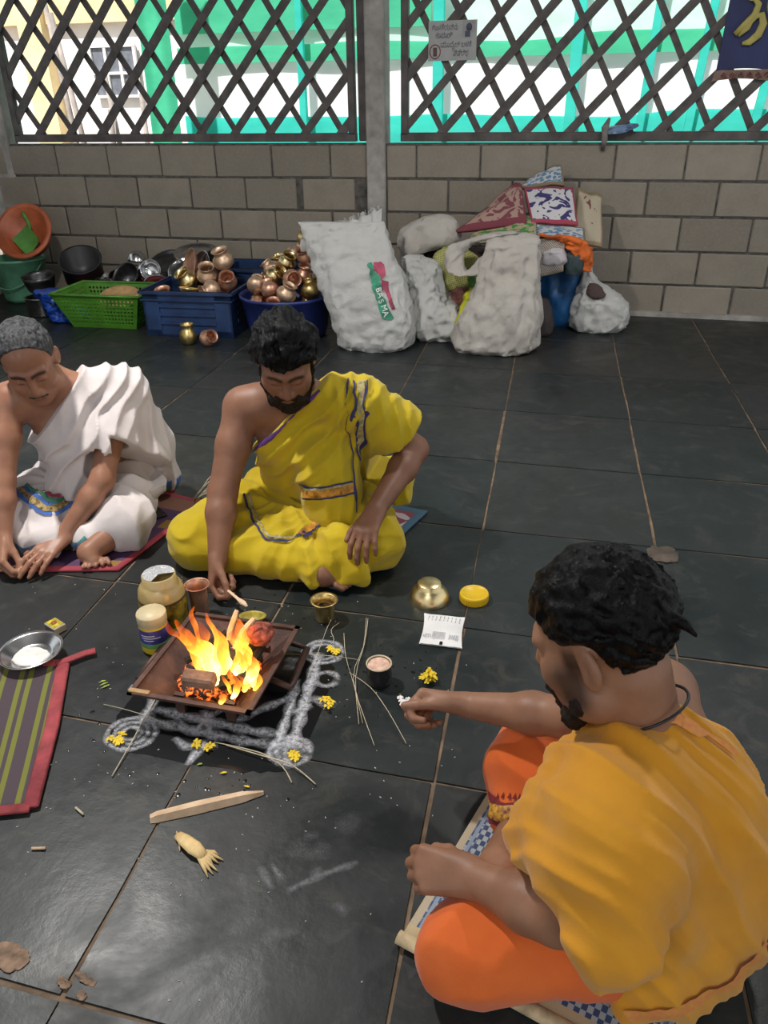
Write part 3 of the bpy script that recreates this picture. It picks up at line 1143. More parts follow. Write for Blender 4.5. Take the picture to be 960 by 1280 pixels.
bagb = bvh_of(sk.children[0], (-.5, -1.0, 0))
ribbon('printed_strip', SGREEN, [(-.405, -1.13, .50), (-.37, -1.15, .42), (-.345, -1.16, .33), (-.315, -1.17, .24), (-.285, -1.18, .19)], .05, sk, (-.5, -1.0, 0), bagb, .003)
ribbon('printed_strip', SRED, [(-.36, -1.10, .50), (-.33, -1.12, .42), (-.30, -1.13, .33), (-.27, -1.14, .24)], .025, sk, (-.5, -1.0, 0), bagb, .003)


def text(name, body, size, mat, M, parent=None, extrude=.0004, align='CENTER', sx=1.0):
    cu = bpy.data.curves.new(name, 'FONT')
    cu.body = body
    cu.size = size
    cu.extrude = extrude
    cu.align_x = align
    cu.align_y = 'CENTER'
    tmp = bpy.data.objects.new(name + '_tmp', cu)
    COL.objects.link(tmp)
    dg = bpy.context.evaluated_depsgraph_get()
    me = bpy.data.meshes.new_from_object(tmp.evaluated_get(dg))
    bpy.data.objects.remove(tmp)
    me.materials.clear()
    me.materials.append(mat)
    me.name = name
    o = bpy.data.objects.new(name, me)
    link(o, parent)
    o.matrix_local = M @ Matrix.Diagonal((sx, 1, 1, 1))
    return o


for ch, p in (('B', (-.355, -1.16, .355)), ('A', (-.342, -1.165, .322)), ('S', (-.330, -1.17, .29)), ('M', (-.317, -1.175, .258)), ('A', (-.302, -1.18, .225))):
    h = bagb.find_nearest(Vector(p))
    nrm = h[1]
    dn = Vector((.35, 0, -.93))
    dn = (dn - nrm * dn.dot(nrm)).normalized()      # reading direction
    upv = nrm.cross(dn)
    pos = h[0] + nrm * .006 - Vector((-.5, -1.0, 0))
    M = Matrix((( dn.x, upv.x, nrm.x, pos.x), (dn.y, upv.y, nrm.y, pos.y), (dn.z, upv.z, nrm.z, pos.z), (0, 0, 0, 1)))
    text('letter', ch, .045, PAPER, M, sk)


def sack(name, label, rings, mat, seed, cat='sack', **kw):
    o0 = rings[0]
    kw.setdefault('flat_z', 0.0)
    o = superloft(name, [(r[0] - o0[0], r[1] - o0[1], r[2]) + tuple(r[3:]) for r in rings], mat, seed=seed, **kw)
    o.location = (o0[0], o0[1], 0)
    return tag(o, label, cat)


# second sack with a twisted neck
sack('cloth_sack', 'white sack with a twisted neck slumped beside the tall rice sack', [(-.10, -.79, 0, .13, .09), (-.10, -.79, .04, .160, .11), (-.11, -.78, .12, .165, .11), (-.14, -.76, .21, .12, .09), (-.17, -.74, .30, .09, .065), (-.20, -.72, .38, .095, .055), (-.23, -.70, .43, .08, .05), (-.26, -.69, .455, .03, .03)], SACKW, 4.1, amp=.02, scale=10, fold=.004, stretch=(1.3, 1.3, .5), n=84, m=64)
# pale sack lying on top behind
sack('cloth_sack', 'pale folded sack lying on the bundle behind the twisted neck sack', [(-.34, -.46, .40, .02, .10), (-.30, -.46, .43, .06, .13), (-.22, -.46, .50, .17, .14), (-.20, -.46, .575, .16, .12), (-.16, -.46, .625, .09, .08), (-.14, -.46, .645, .02, .02)], SACKC, 6.2, amp=.016, scale=8, n=60, m=40, flat_z=None)
o = sack('cloth_bundle', 'dark heap of folded cloth filling the gap behind the white sacks', [(-.06, -.34, 0, .27, .19), (-.06, -.34, .10, .30, .21), (-.05, -.35, .25, .30, .20), (-.04, -.36, .36, .27, .17), (-.02, -.37, .42, .2, .12), (-.02, -.37, .44, .05, .03)], simple('dark_cloth', (.07, .045, .04), .8, var=.5, scale=9), 8.0, 'cloth', amp=.02, scale=7, n=60, m=40)
CHECK = newmat('olive_check', (.3, .3, .08), .8)
kk = CHECK[1]
vv = kk.coord('Object', (1, 1, 1), (0, .3, .2))
w_ = kk.math('MAXIMUM', kk.wave(vv, 28, 0, 'X'), kk.wave(vv, 28, 0, 'Z'))
kk.base(kk.ramp(w_, [(.55, (.20, .21, .045)), (.95, (.42, .40, .16))]))
sack('cloth_bundle', 'olive green checked cloth folded between the white sacks', [(-.02, -.66, .26, .09, .05), (-.01, -.66, .30, .12, .07), (0, -.64, .37, .13, .08), (-.01, -.62, .44, .13, .07), (-.03, -.60, .49, .06, .04)], CHECK[0], 3.3, 'cloth', amp=.012, scale=9, n=48, m=30, flat_z=None)
sack('cloth_bundle', 'brown and maroon cloth tucked between the two white sacks', [(.06, -.74, .03, .07, .05), (.06, -.74, .12, .085, .06), (.05, -.72, .22, .085, .06), (.05, -.70, .29, .05, .04)], simple('maroon_cloth', (.16, .055, .04), .8, var=.5, scale=15), 2.3, 'cloth', amp=.014, scale=12, n=40, m=30, flat_z=None)
sack('plastic_bag', 'bright yellow green plastic bag squeezed behind the large cream sack', [(.085, -.88, 0, .04, .045), (.085, -.88, .06, .055, .055), (.105, -.86, .18, .055, .055), (.13, -.82, .27, .05, .045), (.14, -.80, .30, .02, .02)], simple('lime_plastic', (.50, .52, .015), .4, var=.15), 5.5, 'bag', amp=.014, scale=14, n=40, m=30)
sack('plastic_bag', 'dark green plastic bag above the yellow green bag', [(.16, -.70, .22, .05, .05), (.16, -.70, .30, .08, .06), (.16, -.68, .38, .07, .05), (.16, -.66, .42, .02, .02)], simple('deep_green_plastic', (.05, .17, .02), .5, var=.3), 5.9, 'bag', amp=.012, scale=14, n=36, m=24, flat_z=None)
# large cream sack with a turned down collar
bgk = thing('cloth_sack', 'large cream woven sack with a wide turned down mouth', 'sack', (.27, -.95, 0))
superloft('bag', [(.26, -.97, .0, .19, .12), (.265, -.97, .05, .225, .145), (.29, -.96, .17, .205, .14), (.31, -.93, .30, .165, .12), (.32, -.90, .42, .145, .10), (.32, -.86, .52, .13, .085), (.33, -.83, .58, .12, .06), (.33, -.81, .60, .05, .03)], SACKC, bgk, amp=.018, scale=8, seed=7.7, origin=(.27, -.95, 0), flat_z=0, fold=.004, stretch=(1.2, 1.2, .5), n=90, m=72)
superloft('collar', [(.25, -.87, .49, .09, .05), (.20, -.89, .45, .07, .055), (.12, -.90, .40, .055, .05), (.04, -.88, .40, .05, .05), (.00, -.84, .45, .05, .05), (.03, -.82, .53, .05, .05), (.14, -.82, .57, .05, .045), (.26, -.82, .60, .05, .035), (.33, -.82, .61, .02, .02)], SACKC, bgk, amp=.014, scale=11, seed=2.7, origin=(.27, -.95, 0), n=48, m=72, e=.9)
# small open sack at the end of the row
so = thing('cloth_sack', 'small white sack with an open drooping mouth at the end of the row', 'sack', (.81, -.40, 0))
superloft('bag', [(.82, -.40, .0, .12, .09), (.82, -.40, .03, .152, .12), (.82, -.40, .10, .165, .125), (.815, -.40, .17, .15, .11), (.79, -.38, .215, .11, .08), (.76, -.36, .25, .075, .055), (.735, -.35, .30, .05, .045), (.725, -.34, .35, .03, .035), (.715, -.34, .375, .012, .02)], SACKW, so, amp=.018, scale=10, seed=11.7, origin=(.81, -.40, 0), flat_z=0, fold=.004, stretch=(1.2, 1.2, .6), n=80, m=64)
superloft('lining', [(.80, -.50, .20, .02, .02), (.80, -.49, .215, .05, .035), (.79, -.475, .25, .045, .03), (.775, -.46, .28, .02, .015)], simple('sack_inside', (.07, .045, .04), .9), so, amp=.006, scale=18, seed=1.1, origin=(.81, -.40, 0), n=32, m=20)
sack('cloth_sack', 'deep blue plastic sack standing under the folded mats', [(.565, -.31, 0, .12, .11), (.565, -.31, .05, .145, .135), (.565, -.31, .2, .15, .14), (.565, -.31, .36, .15, .14), (.56, -.31, .45, .13, .12), (.56, -.31, .49, .05, .04)], NAVYBAG, 9.1, amp=.02, scale=6, n=64, m=48)
sack('carry_bag', 'black bag with a maroon edge leaning by the deep blue sack', [(.505, -.60, 0, .06, .04, .3), (.505, -.60, .04, .068, .045, .3), (.50, -.58, .14, .058, .04, .3), (.49, -.57, .20, .04, .02, .3), (.485, -.57, .215, .01, .01, .3)], DARKBAG, 2.9, 'bag', amp=.006, scale=10, n=36, m=24)


# folded mats on the bundle
def quadsheet(P00, P10, P11, P01, th=.014, nu=16, nv=12, sag=.0, seed=0., rough=.004, origin=(0, 0, 0), name='mat', mat=None, parent=None, nlay=1):
    a, b_, c_, d = [np.array(q, float) for q in (P00, P10, P11, P01)]
    U, V = np.meshgrid(np.linspace(0, 1, nu), np.linspace(0, 1, nv), indexing='ij')
    P = (a[None, None] * ((1 - U) * (1 - V))[..., None] + b_ * (U * (1 - V))[..., None] + c_ * (U * V)[..., None] + d * ((1 - U) * V)[..., None])
    nrm = np.cross(b_ - a, d - a)
    nrm /= np.linalg.norm(nrm)
    dz = sag * np.sin(PI * U) * np.sin(PI * V) + rough * vnoise(U * 4 + seed, V * 4, U * 0 + seed)
    P = P + dz[..., None] * nrm
    top = (P + nrm * th / 2).reshape(-1, 3)
    bot = (P - nrm * th / 2).reshape(-1, 3)
    n_ = nu * nv
    idx = np.arange(n_).reshape(nu, nv)
    f = np.stack([idx[:-1, :-1], idx[1:, :-1], idx[1:, 1:], idx[:-1, 1:]], -1).reshape(-1, 4)
    ring = np.concatenate([idx[:, 0], idx[-1, 1:], idx[-2::-1, -1], idx[0, -2:0:-1]])
    nx_ = np.roll(ring, -1)
    side = np.stack([ring, ring + n_, nx_ + n_, nx_], -1)
    F = np.concatenate([f, f[:, ::-1] + n_, side])
    uv = np.stack([U, V], -1).reshape(-1, 2)
    return npmesh(name, np.concatenate([top, bot]), F, mat, parent, True, origin, uv=np.concatenate([uv, uv]))


def border_mask(k, wu, wv):
    """1 inside the border band of the UV square"""
    u, v, _ = k.sep(k.coord('UV'))
    du = k.math('MINIMUM', u, k.math('SUBTRACT', 1.0, u))
    dv = k.math('MINIMUM', v, k.math('SUBTRACT', 1.0, v))
    return k.math('MAXIMUM', k.math('LESS_THAN', du, wu), k.math('LESS_THAN', dv, wv)), u, v


def patt(name, ground, fig, border, wu=.06, wv=.06, scale=7, thr=.5, kind='noise', third=None):
    m, k = newmat(name, ground, .8)
    v = k.coord('UV')
    if kind == 'noise':
        fac = k.ramp(k.noise(v, scale, 1, .4, 1.6), [(thr - .004, 0), (thr + .004, 1)])
    elif kind == 'voro':
        fac = k.ramp(k.voro(v, scale), [(thr - .01, 1), (thr + .01, 0)])
    else:
        fac = k.ramp(k.wave(v, scale, 2.0, 'DIAGONAL'), [(thr - .02, 0), (thr + .02, 1)])
    c = k.mix(fac, ground, fig)
    if third:
        c = k.mix(k.ramp(k.voro(v, scale * .7), [(.12, 1), (.14, 0)]), c, third)
    bmk, u, v_ = border_mask(k, wu, wv)
    c = k.mix(bmk, c, border)
    st = k.wave(k.coord('UV'), 45, 0, 'Y')
    c = k.mix(k.math('MULTIPLY', st, .25), c, (0, 0, 0), 'MIX')
    k.base(c)
    k.bump(st, .3, .003)
    return m


PM1 = patt('mat_maroon', (.40, .26, .21), (.19, .05, .065), (.20, .04, .06), .03, .12, 5, .5)
PM2 = patt('mat_green_leaf', (.42, .33, .22), (.06, .24, .05), (.38, .31, .2), .03, .05, 7, .5)
PM3 = patt('mat_navy_floral', (.62, .60, .62), (.04, .035, .15), (.38, .06, .10), .035, .07, 4.5, .52)
PM4 = patt('mat_light_blue', (.50, .52, .52), (.10, .22, .36), (.24, .18, .11), .04, .08, 10, .5, 'voro')
PM5 = patt('mat_beige', (.50, .43, .32), (.20, .07, .06), (.36, .27, .15), .06, .06, 4, .66)
PM6 = patt('mat_beige_stripe', (.46, .40, .32), (.10, .09, .13), (.40, .32, .2), .05, .04, 9, .7, 'wave')


def foldmat(label, mat, q, th=.02, sag=.02, seed=0., name='folded_mat'):
    o = quadsheet(*q, th=th, sag=sag, seed=seed, rough=.012, origin=q[0], name=name, mat=mat)
    o.location = q[0]
    return tag(o, label, 'mat', 'folded mats on the bundle')


foldmat('maroon patterned mat folded over the bundle', PM1, ((-.04, -.50, .55), (.37, -.52, .62), (.305, -.28, .80), (.27, -.24, .805)), seed=1.)
foldmat('green leaf patterned mat folded under the maroon mat', PM2, ((.05, -.57, .50), (.43, -.57, .57), (.41, -.42, .65), (.07, -.44, .57)), seed=2.)
foldmat('white mat with navy flowers and red edging on the bundle', PM3, ((.395, -.50, .62), (.655, -.48, .60), (.605, -.28, .785), (.325, -.30, .775)), seed=3.)
foldmat('light blue patterned mat standing highest on the bundle', PM4, ((.29, -.24, .775), (.55, -.22, .80), (.52, -.12, .895), (.38, -.13, .83)), seed=4.)
foldmat('beige mat with dark figures at the end of the bundle', PM5, ((.63, -.40, .49), (.80, -.36, .47), (.775, -.14, .725), (.63, -.15, .765)), seed=5.)
foldmat('beige striped mat hanging in front of the deep blue sack', PM6, ((.455, -.62, .335), (.60, -.60, .37), (.59, -.53, .56), (.44, -.55, .53)), seed=6.)
foldmat('teal and white mat edge hanging below the navy flowered mat', PM4, ((.41, -.54, .545), (.71, -.51, .52), (.69, -.46, .585), (.41, -.48, .60)), seed=8.)
sack('cloth_bundle', 'crumpled orange cloth thrown over the end of the mats', [(.46, -.54, .555, .012, .03), (.50, -.54, .565, .05, .05), (.56, -.53, .55, .075, .06), (.62, -.52, .53, .075, .06), (.67, -.51, .49, .06, .05), (.71, -.50, .43, .04, .04), (.725, -.50, .37, .012, .02)], simple('orange_cloth', (.66, .14, .02), .8, var=.15), 6.6, 'cloth', amp=.02, scale=14, n=48, m=48, flat_z=None)
sack('cloth_bundle', 'white and violet printed cloth bulging below the orange cloth', [(.53, -.56, .38, .05, .03), (.53, -.57, .42, .07, .05), (.54, -.56, .47, .06, .05), (.55, -.55, .50, .02, .02)], patt('violet_print', (.45, .42, .44), (.16, .05, .16), (.4, .4, .4), 0, 0, 30, .5), 1.6, 'cloth', amp=.012, scale=12, n=36, m=24, flat_z=None)
o = sack('carry_bag', 'open dark teal bag under the orange cloth', [(.655, -.53, .34, .04, .03), (.655, -.53, .38, .055, .04), (.655, -.53, .44, .06, .04), (.64, -.53, .47, .03, .02)], simple('dark_teal', (.03, .05, .055), .7), 1.9, 'bag', amp=.006, scale=10, n=36, m=24, flat_z=None)

# blue polythene tied at the lattice sill
pl = thing('plastic_bag', 'small blue polythene bundle tied with rag at the lattice sill', 'bag', (.80, -.01, 1.07))
superloft('bundle', [(-.03, 0, -.01, .02, .02), (.0, 0, -.012, .05, .03), (.06, 0, .02, .07, .03), (.1, 0, .04, .03, .02), (.11, 0, .045, .004, .004)], simple('polythene_blue', (.12, .20, .33), .3, var=.3, scale=20), pl, amp=.012, scale=22, n=32, m=24, seed=2.)
b = MB()
b.tube([(-.05, 0, -.10), (-.045, -.03, -.04), (-.05, -.035, .02), (-.03, -.01, .07)], [.012, .018, .022, .008], 7)
b.build('rag', simple('grey_rag', (.22, .2, .19), .9, var=.3), pl)

# ------------------------------------------------------------------ sign and banner on the lattice
sg = thing('sign', 'white sign with dark lettering and a red ring wired to the lattice', 'sign', (-.18, .037, 1.557))
b = MB()
b.box((0, 0, 0), (.288, .006, .205))
b.build('board', simple('sign_board', (.33, .33, .325), .5, var=.06), sg)
Msg = Matrix.Rotation(PI / 2, 4, 'X')
for body, x, z, s in (('ಶಾಂತತೆಯನ್ನು', -.045, .066, .042), ('ಕಾಪಾಡಿ', -.05, .026, .042), ('ಮೊಬೈಲ್ ಬಳಕೆ', .022, -.022, .040), ('ನಿಷಿದ್ಧ', .052, -.066, .044)):
    o = text('lettering', body, s, PRINT, Matrix.Translation((x, -.0045, z)) @ Msg, sg)
    w = max((v.co.x for v in o.data.vertices), default=0) - min((v.co.x for v in o.data.vertices), default=0)
    tw = {0: .155}.get(0) if z > .05 else (.1 if z > 0 else (.185 if z > -.04 else .09))
    if w > .01:
        o.matrix_local = Matrix.Translation((x, -.0045, z)) @ Msg @ Matrix.Diagonal((tw / w, 1, 1, 1))
b = MB()
b.tube([(-.103 + .032 * math.cos(a), -.0045, -.055 + .036 * math.sin(a)) for a in np.linspace(0, 2 * PI, 25)], .0028, 6, cap=False)
b.build('red_ring', simple('sign_red', (.22, .06, .06), .6), sg)
b = MB()
b.box((-.103, -.0045, -.056), (.022, .003, .045))
b.build('phone_mark', simple('sign_brown', (.10, .045, .04), .6), sg)
b = MB()
b.box((.095, -.0042, .055), (.07, .002, .086))
b.build('picture_frame', simple('sign_grey', (.30, .30, .30), .6), sg)
b = MB()
b.lathe([(0, -.0), (.014, .002), (.018, .02), (.012, .034), (0, .04)], 10, Matrix.Translation((.098, -.006, .048)) @ Matrix.Diagonal((1, .1, 1, 1)))
b.box((.09, -.0058, .032), (.03, .002, .03), Matrix.Translation((.0, 0, 0)))
b.build('picture_figure', simple('sign_navy', (.05, .06, .10), .6), sg)

bn = thing('banner', 'navy blue banner with yellow lettering and a red brown hem hung on the lattice', 'banner', (1.62, .018, 1.62))
NAVY = simple('banner_navy', (.022, .030, .105), .7, var=.15, scale=5)


def wavy(x0, x1, z0, z1, y0, amp, mat, name, parent, nx=40, nz=16, slant=0.0, th=.004):
    U, V = np.meshgrid(np.linspace(0, 1, nx), np.linspace(0, 1, nz), indexing='ij')
    X = x0 + (x1 - x0) * U + slant * (1 - V) * (1 - U)
    Z = z0 + (z1 - z0) * V + .012 * np.sin(U * 9) * (1 - V)
    Y = y0 + amp * np.sin(U * 11 + V * 1.5)
    P = np.stack([X, Y, Z], -1).reshape(-1, 3)
    idx = np.arange(nx * nz).reshape(nx, nz)
    f = np.stack([idx[:-1, :-1], idx[1:, :-1], idx[1:, 1:], idx[:-1, 1:]], -1).reshape(-1, 4)
    return npmesh(name, np.concatenate([P, P + [0, th, 0]]), np.concatenate([f, f[:, ::-1] + nx * nz]), mat, parent)


wavy(-.275, .5, -.25, .4, 0, .008, NAVY, 'cloth', bn, slant=-.025)
wavy(-.305, .5, -.30, -.245, -.004, .006, simple('banner_hem', (.22, .14, .11), .7, var=.2, scale=30), 'hem', bn, nz=5, slant=-.01)
BY = simple('banner_yellow', (.42, .36, .09), .6, var=.1)
b = MB()
b.tube([(-.235, -.014, -.075), (-.19, -.014, -.03), (-.15, -.014, .01), (-.14, -.014, .06), (-.165, -.014, .085), (-.19, -.014, .08)], [.012, .018, .02, .017, .012, .004], 8, flat=1, M=Matrix.Translation((0, -.014, 0)) @ Matrix.Diagonal((1, .3, 1, 1)) @ Matrix.Translation((0, .014, 0)))
b.tube([(-.215, -.014, -.085), (-.19, -.014, -.06), (-.175, -.014, -.05), (-.165, -.014, -.02), (-.145, -.014, .005), (-.115, -.014, .01), (-.1, -.014, -.03), (-.115, -.014, -.08), (-.155, -.014, -.115), (-.19, -.014, -.12)], [.006, .012, .013, .014, .016, .018, .021, .022, .018, .008], 8, M=Matrix.Translation((0, -.014, 0)) @ Matrix.Diagonal((1, .3, 1, 1)) @ Matrix.Translation((0, .014, 0)))
b.build('letter', BY, bn)
b = MB()
b.tube([(-.02 + .06 * math.cos(a), -.015, .06 + .07 * math.sin(a)) for a in np.linspace(0, 2 * PI, 24)], .018, 8, cap=False, M=Matrix.Diagonal((1, .4, 1, 1)))
b.build('letter', BY, bn)
HM = simple('hem_print', (.22, .05, .05), .7)
for i in range(16):
    x = -.27 + i * .045
    b = MB()
    b.tube([(x, -.013, -.275), (x + .012, -.013, -.26), (x + .022, -.013, -.27), (x + .012, -.013, -.285), (x + .03, -.013, -.28)], .004, 5)
    b.build('hem_lettering', HM, bn)

# ================================================================== fire pit and offerings
KX, KY = -.035, -3.962
kd = thing('fire_pit', 'square rusted iron fire pit on short legs with sloping sides', 'fire pit', (KX, KY, 0))
TX, TY, TZ, BX_, BY_, BZ = .142, .156, .080, .068, .075, .022


def plate(a, b, c, d, th=.003):
    a, b, c, d = [Vector(q) for q in (a, b, c, d)]
    nr = (b - a).cross(d - a).normalized() * th
    mb = MB()
    mb.add([a, b, c, d, a + nr, b + nr, c + nr, d + nr], [(0, 1, 2, 3), (7, 6, 5, 4), (0, 4, 5, 1), (1, 5, 6, 2), (2, 6, 7, 3), (3, 7, 4, 0)])
    return mb


top = [(-TX, -TY, TZ), (TX, -TY, TZ), (TX, TY, TZ), (-TX, TY, TZ)]
bot = [(-BX_, -BY_, BZ), (BX_, -BY_, BZ), (BX_, BY_, BZ), (-BX_, BY_, BZ)]
for i in range(4):
    j = (i + 1) % 4
    plate(bot[i], bot[j], top[j], top[i]).build('side_plate', RUST, kd)
    d = Vector(top[j]) - Vector(top[i])
    b = MB()
    b.box((0, 0, 0), (d.length + .012, .012, .006))
    o = b.build('rim_bar', RUST, kd, (Vector(top[i]) + Vector(top[j])) / 2)
    o.rotation_euler = (0, 0, math.atan2(d.y, d.x))
b = MB()
b.box((0, 0, BZ), (2 * BX_, 2 * BY_, .004))
b.build('base_plate', RUST, kd)
for sx in (-1, 1):
    for sy in (-1, 1):
        b = MB()
        b.box((0, 0, .026), (.020, .012, .052), taper=(1.3, 1))
        b.build('leg', RUST, kd, (sx * .062 + .01, sy * .105, 0))
# side handle loop
b = MB()
b.tube([(.115, .16, .03), (.165, .155, .022), (.172, .03, .018), (.172, .01, .018), (.12, .015, .028)], .010, 6, flat=.6)
b.build('handle', RUST, kd)
b = MB()
b.bevbox((0, 0, 0), (.05, .012, .006), .001)
b.build('worn_corner', WOODT, kd, (-TX + .02, -TY + .004, TZ + .004))
# ash and embers in the pit
m, k = newmat('embers', (.02, .015, .012), .9)
fac = k.ramp(k.noise(k.geo(), 70, 4, .7, .8), [(.50, 0), (.68, 1)])
k.base((.03, .022, .018))
k.put(k.b.inputs['Emission Color'], (1.0, .16, .02))
k.put(k.b.inputs['Emission Strength'], k.math('MULTIPLY', fac, 3.2))
k.bump(k.noise(k.geo(), 120, 4), .8, .004)
EMBER = m
eb = superloft('embers', [(0, 0, .026, .075, .085), (0, 0, .036, .085, .092), (.01, 0, .050, .06, .07), (.01, 0, .06, .02, .02)], EMBER, None, amp=.008, scale=40, n=40, m=20, e=.7)
eb.location = (KX, KY, .004)
tag(eb, 'glowing orange embers heaped in the iron fire pit', 'embers', kind='stuff')

rw = random.Random(9)
LOGS = [((-.05, -.06, .075), (.06, .03, .085), .014), ((.05, -.08, .07), (-.03, .05, .095), .012), ((-.04, .06, .08), (.07, -.02, .10), .013), ((.0, -.02, .09), (.085, .045, .10), .011), ((-.075, -.02, .075), (-.01, .07, .105), .011), ((.03, .03, .095), (.06, .085, .15), .008), ((.005, .05, .1), (.015, .09, .16), .007), ((.075, -.09, .07), (.095, .06, .095), .011)]
for i, (a, b_, r) in enumerate(LOGS):
    A, B = Vector(a), Vector(b_)
    mb = MB()
    pts = [A.lerp(B, t) + Vector((rw.uniform(-.003, .003), rw.uniform(-.003, .003), rw.uniform(-.003, .003))) for t in (0, .25, .5, .75, 1)]
    mb.tube([p - A for p in pts], [r * .8, r, r * .95, r, r * .7], 7, smooth=False)
    o = mb.build('firewood', CHAR if i not in (5, 6) else WOODP, loc=A + Vector((KX, KY, 0)))
    tag(o, 'charred stick of firewood burning in the iron pit' if i not in (5, 6) else 'pale unburnt stick poking up out of the flames', 'firewood', 'firewood in the fire pit')
b = MB()
b.bevbox((0, 0, 0), (.075, .034, .032), .005)
o = b.build('brick_piece', BRICKM, loc=(KX + .0, KY - .098, .098), rot=(.25, .06, .1))
tag(o, 'scorched brick piece lying at the front of the fire', 'brick')
o = superloft('coconut', [(0, 0, -.026, .004, .004), (0, 0, -.018, .02, .02), (0, 0, 0, .028, .028), (0, 0, .018, .02, .02), (0, 0, .027, .004, .004)], simple('red_offering', (.42, .09, .05), .8, var=.4, scale=60, bump=.6), amp=.004, scale=70, n=28, m=20)
o.location = (KX + .092, KY + .045, .135)
tag(o, 'round reddish dried offering at the back corner of the fire', 'offering')

# flames
m, k = newmat('flame')
at = k.n('ShaderNodeAttribute')
at.attribute_name = 'Col'
sep = k.n('ShaderNodeSeparateColor')
k.l(at.outputs['Color'], sep.inputs[0])
heat = sep.outputs[0]
em = k.n('ShaderNodeEmission')
k.l(k.ramp(heat, [(0, (.95, .10, .012)), (.4, (1.0, .26, .02)), (.7, (1, .52, .05)), (1, (1, .84, .30))]), em.inputs['Color'])
k.l(k.math('MULTIPLY_ADD', heat, 3.6, 1.0), em.inputs['Strength'])
tr_ = k.n('ShaderNodeBsdfTransparent')
mx = k.n('ShaderNodeMixShader')
al = k.math('MULTIPLY_ADD', heat, .62, .16)
nz = k.ramp(k.noise(k.geo((1, 1, .35)), 60, 3, .6, .5), [(.3, .45), (.7, 1)])
k.l(k.math('MULTIPLY', al, nz), mx.inputs[0])
k.l(tr_.outputs[0], mx.inputs[1])
k.l(em.outputs[0], mx.inputs[2])
k.l(mx.outputs[0], k.out.inputs['Surface'])
FLAME = m
fr = thing('fire', 'tall yellow and orange flames rising from the iron pit', 'fire', (KX + .028, KY - .008, .062))


def flame(pts, r0, seed, peak=1.0):
    P = np.array(pts, float)
    m_, n_ = 34, 18
    t = np.linspace(0, 1, m_)
    tt = t * (len(P) - 1)
    C = np.stack([np.interp(tt, np.arange(len(P)), P[:, q]) for q in range(3)], -1)
    ker = np.array([1, 2, 3, 2, 1.]) / 9
    for q in range(3):
        C[:, q] = np.convolve(np.pad(C[:, q], 2, mode='edge'), ker, 'valid')
    R = r0 * (t ** .45) * (1 - t) ** .75 * 2.0 + .0006
    th = np.linspace(0, 2 * PI, n_, endpoint=False)
    X = C[:, None, 0] + R[:, None] * np.cos(th)
    Y = C[:, None, 1] + R[:, None] * np.sin(th) * .7
    Z = np.repeat(C[:, 2:3], n_, 1)
    nn = fbm((X, Y, Z * .5), 38, 2, seed)
    X = X + (nn * .50 * R[:, None]) + .006 * np.sin(Z * 60 + seed) * t[:, None]
    Y = Y + nn * .25 * R[:, None]
    idx = np.arange(n_ * m_).reshape(m_, n_)
    f = np.stack([idx[:-1], np.roll(idx[:-1], -1, 1), np.roll(idx[1:], -1, 1), idx[1:]], -1).reshape(-1, 4)
    heat_ = np.clip(peak * (1.15 - 1.05 * t), 0, 1)[:, None] * np.ones((1, n_))
    heat_ = np.clip(heat_ + .25 * nn, 0, 1)
    npmesh('flame_tongue', np.stack([X, Y, Z], -1).reshape(-1, 3), f, FLAME, fr, col=np.repeat(heat_.reshape(-1, 1), 3, 1))


TONG = [(((-.015, -.055, .0), (-.01, -.05, .04), (-.03, -.045, .09), (-.06, -.04, .13), (-.085, -.035, .155), (-.10, -.03, .185)), .026, 1., 1.0),
        (((-.03, -.05, .0), (-.035, -.045, .05), (-.055, -.04, .10), (-.075, -.035, .135)), .020, 2., 1.0),
        (((.0, -.04, .0), (.01, -.04, .05), (.0, -.04, .10), (.008, -.035, .14), (.0, -.03, .18)), .018, 3., .9),
        (((.03, -.03, .01), (.055, -.03, .06), (.05, -.02, .10), (.035, -.02, .14), (.04, -.02, .165)), .020, 4., .9),
        (((.06, -.045, .0), (.085, -.04, .05), (.08, -.035, .08), (.065, -.03, .12)), .017, 5., 1.0),
        (((.045, -.09, -.01), (.06, -.09, .02), (.062, -.085, .05), (.05, -.08, .08)), .009, 6., .95),
        (((.03, -.11, -.01), (.036, -.11, .01), (.030, -.11, .040)), .007, 7., .95),
        (((-.05, -.02, .02), (-.06, -.01, .07), (-.05, -.0, .12), (-.06, .0, .16)), .015, 8., .7),
        (((.02, .02, .03), (.03, .03, .08), (.02, .03, .12), (.03, .03, .16)), .014, 9., .6),
        (((-.07, -.035, .10), (-.09, -.03, .13), (-.11, -.03, .14), (-.125, -.025, .165)), .013, 10., .55),
        (((-.01, -.065, .0), (-.02, -.062, .03), (-.02, -.06, .06), (-.03, -.055, .08)), .024, 12., 1.0),
        (((.09, -.06, .0), (.10, -.055, .03), (.094, -.05, .065)), .007, 13., .8),
        (((-.02, -.02, .06), (-.015, -.015, .12), (-.03, -.01, .17), (-.026, -.01, .205)), .007, 14., .5),
        (((-.055, -.02, .10), (-.06, -.015, .15), (-.068, -.01, .19), (-.062, -.01, .22)), .006, 15., .45)]
rf_ = random.Random(14)
for i in range(16):
    x, y = rf_.uniform(-.045, .085), rf_.uniform(-.105, .03)
    h = rf_.uniform(.03, .085)
    dx = rf_.uniform(-.025, .015)
    TONG.append((((x, y, 0), (x + rf_.uniform(-.006, .006), y, h * .4), (x + dx * .6, y, h * .75), (x + dx, y, h)), rf_.uniform(.005, .010), 20. + i, rf_.uniform(.5, .9)))
for a, r, s, p in TONG:
    flame([(q[0], q[1], q[2] * .80) for q in a], r, s, p)
light('POINT', 'fire_light', (KX + .03, KY - .03, .16), .9, (1, .45, .12), .05)

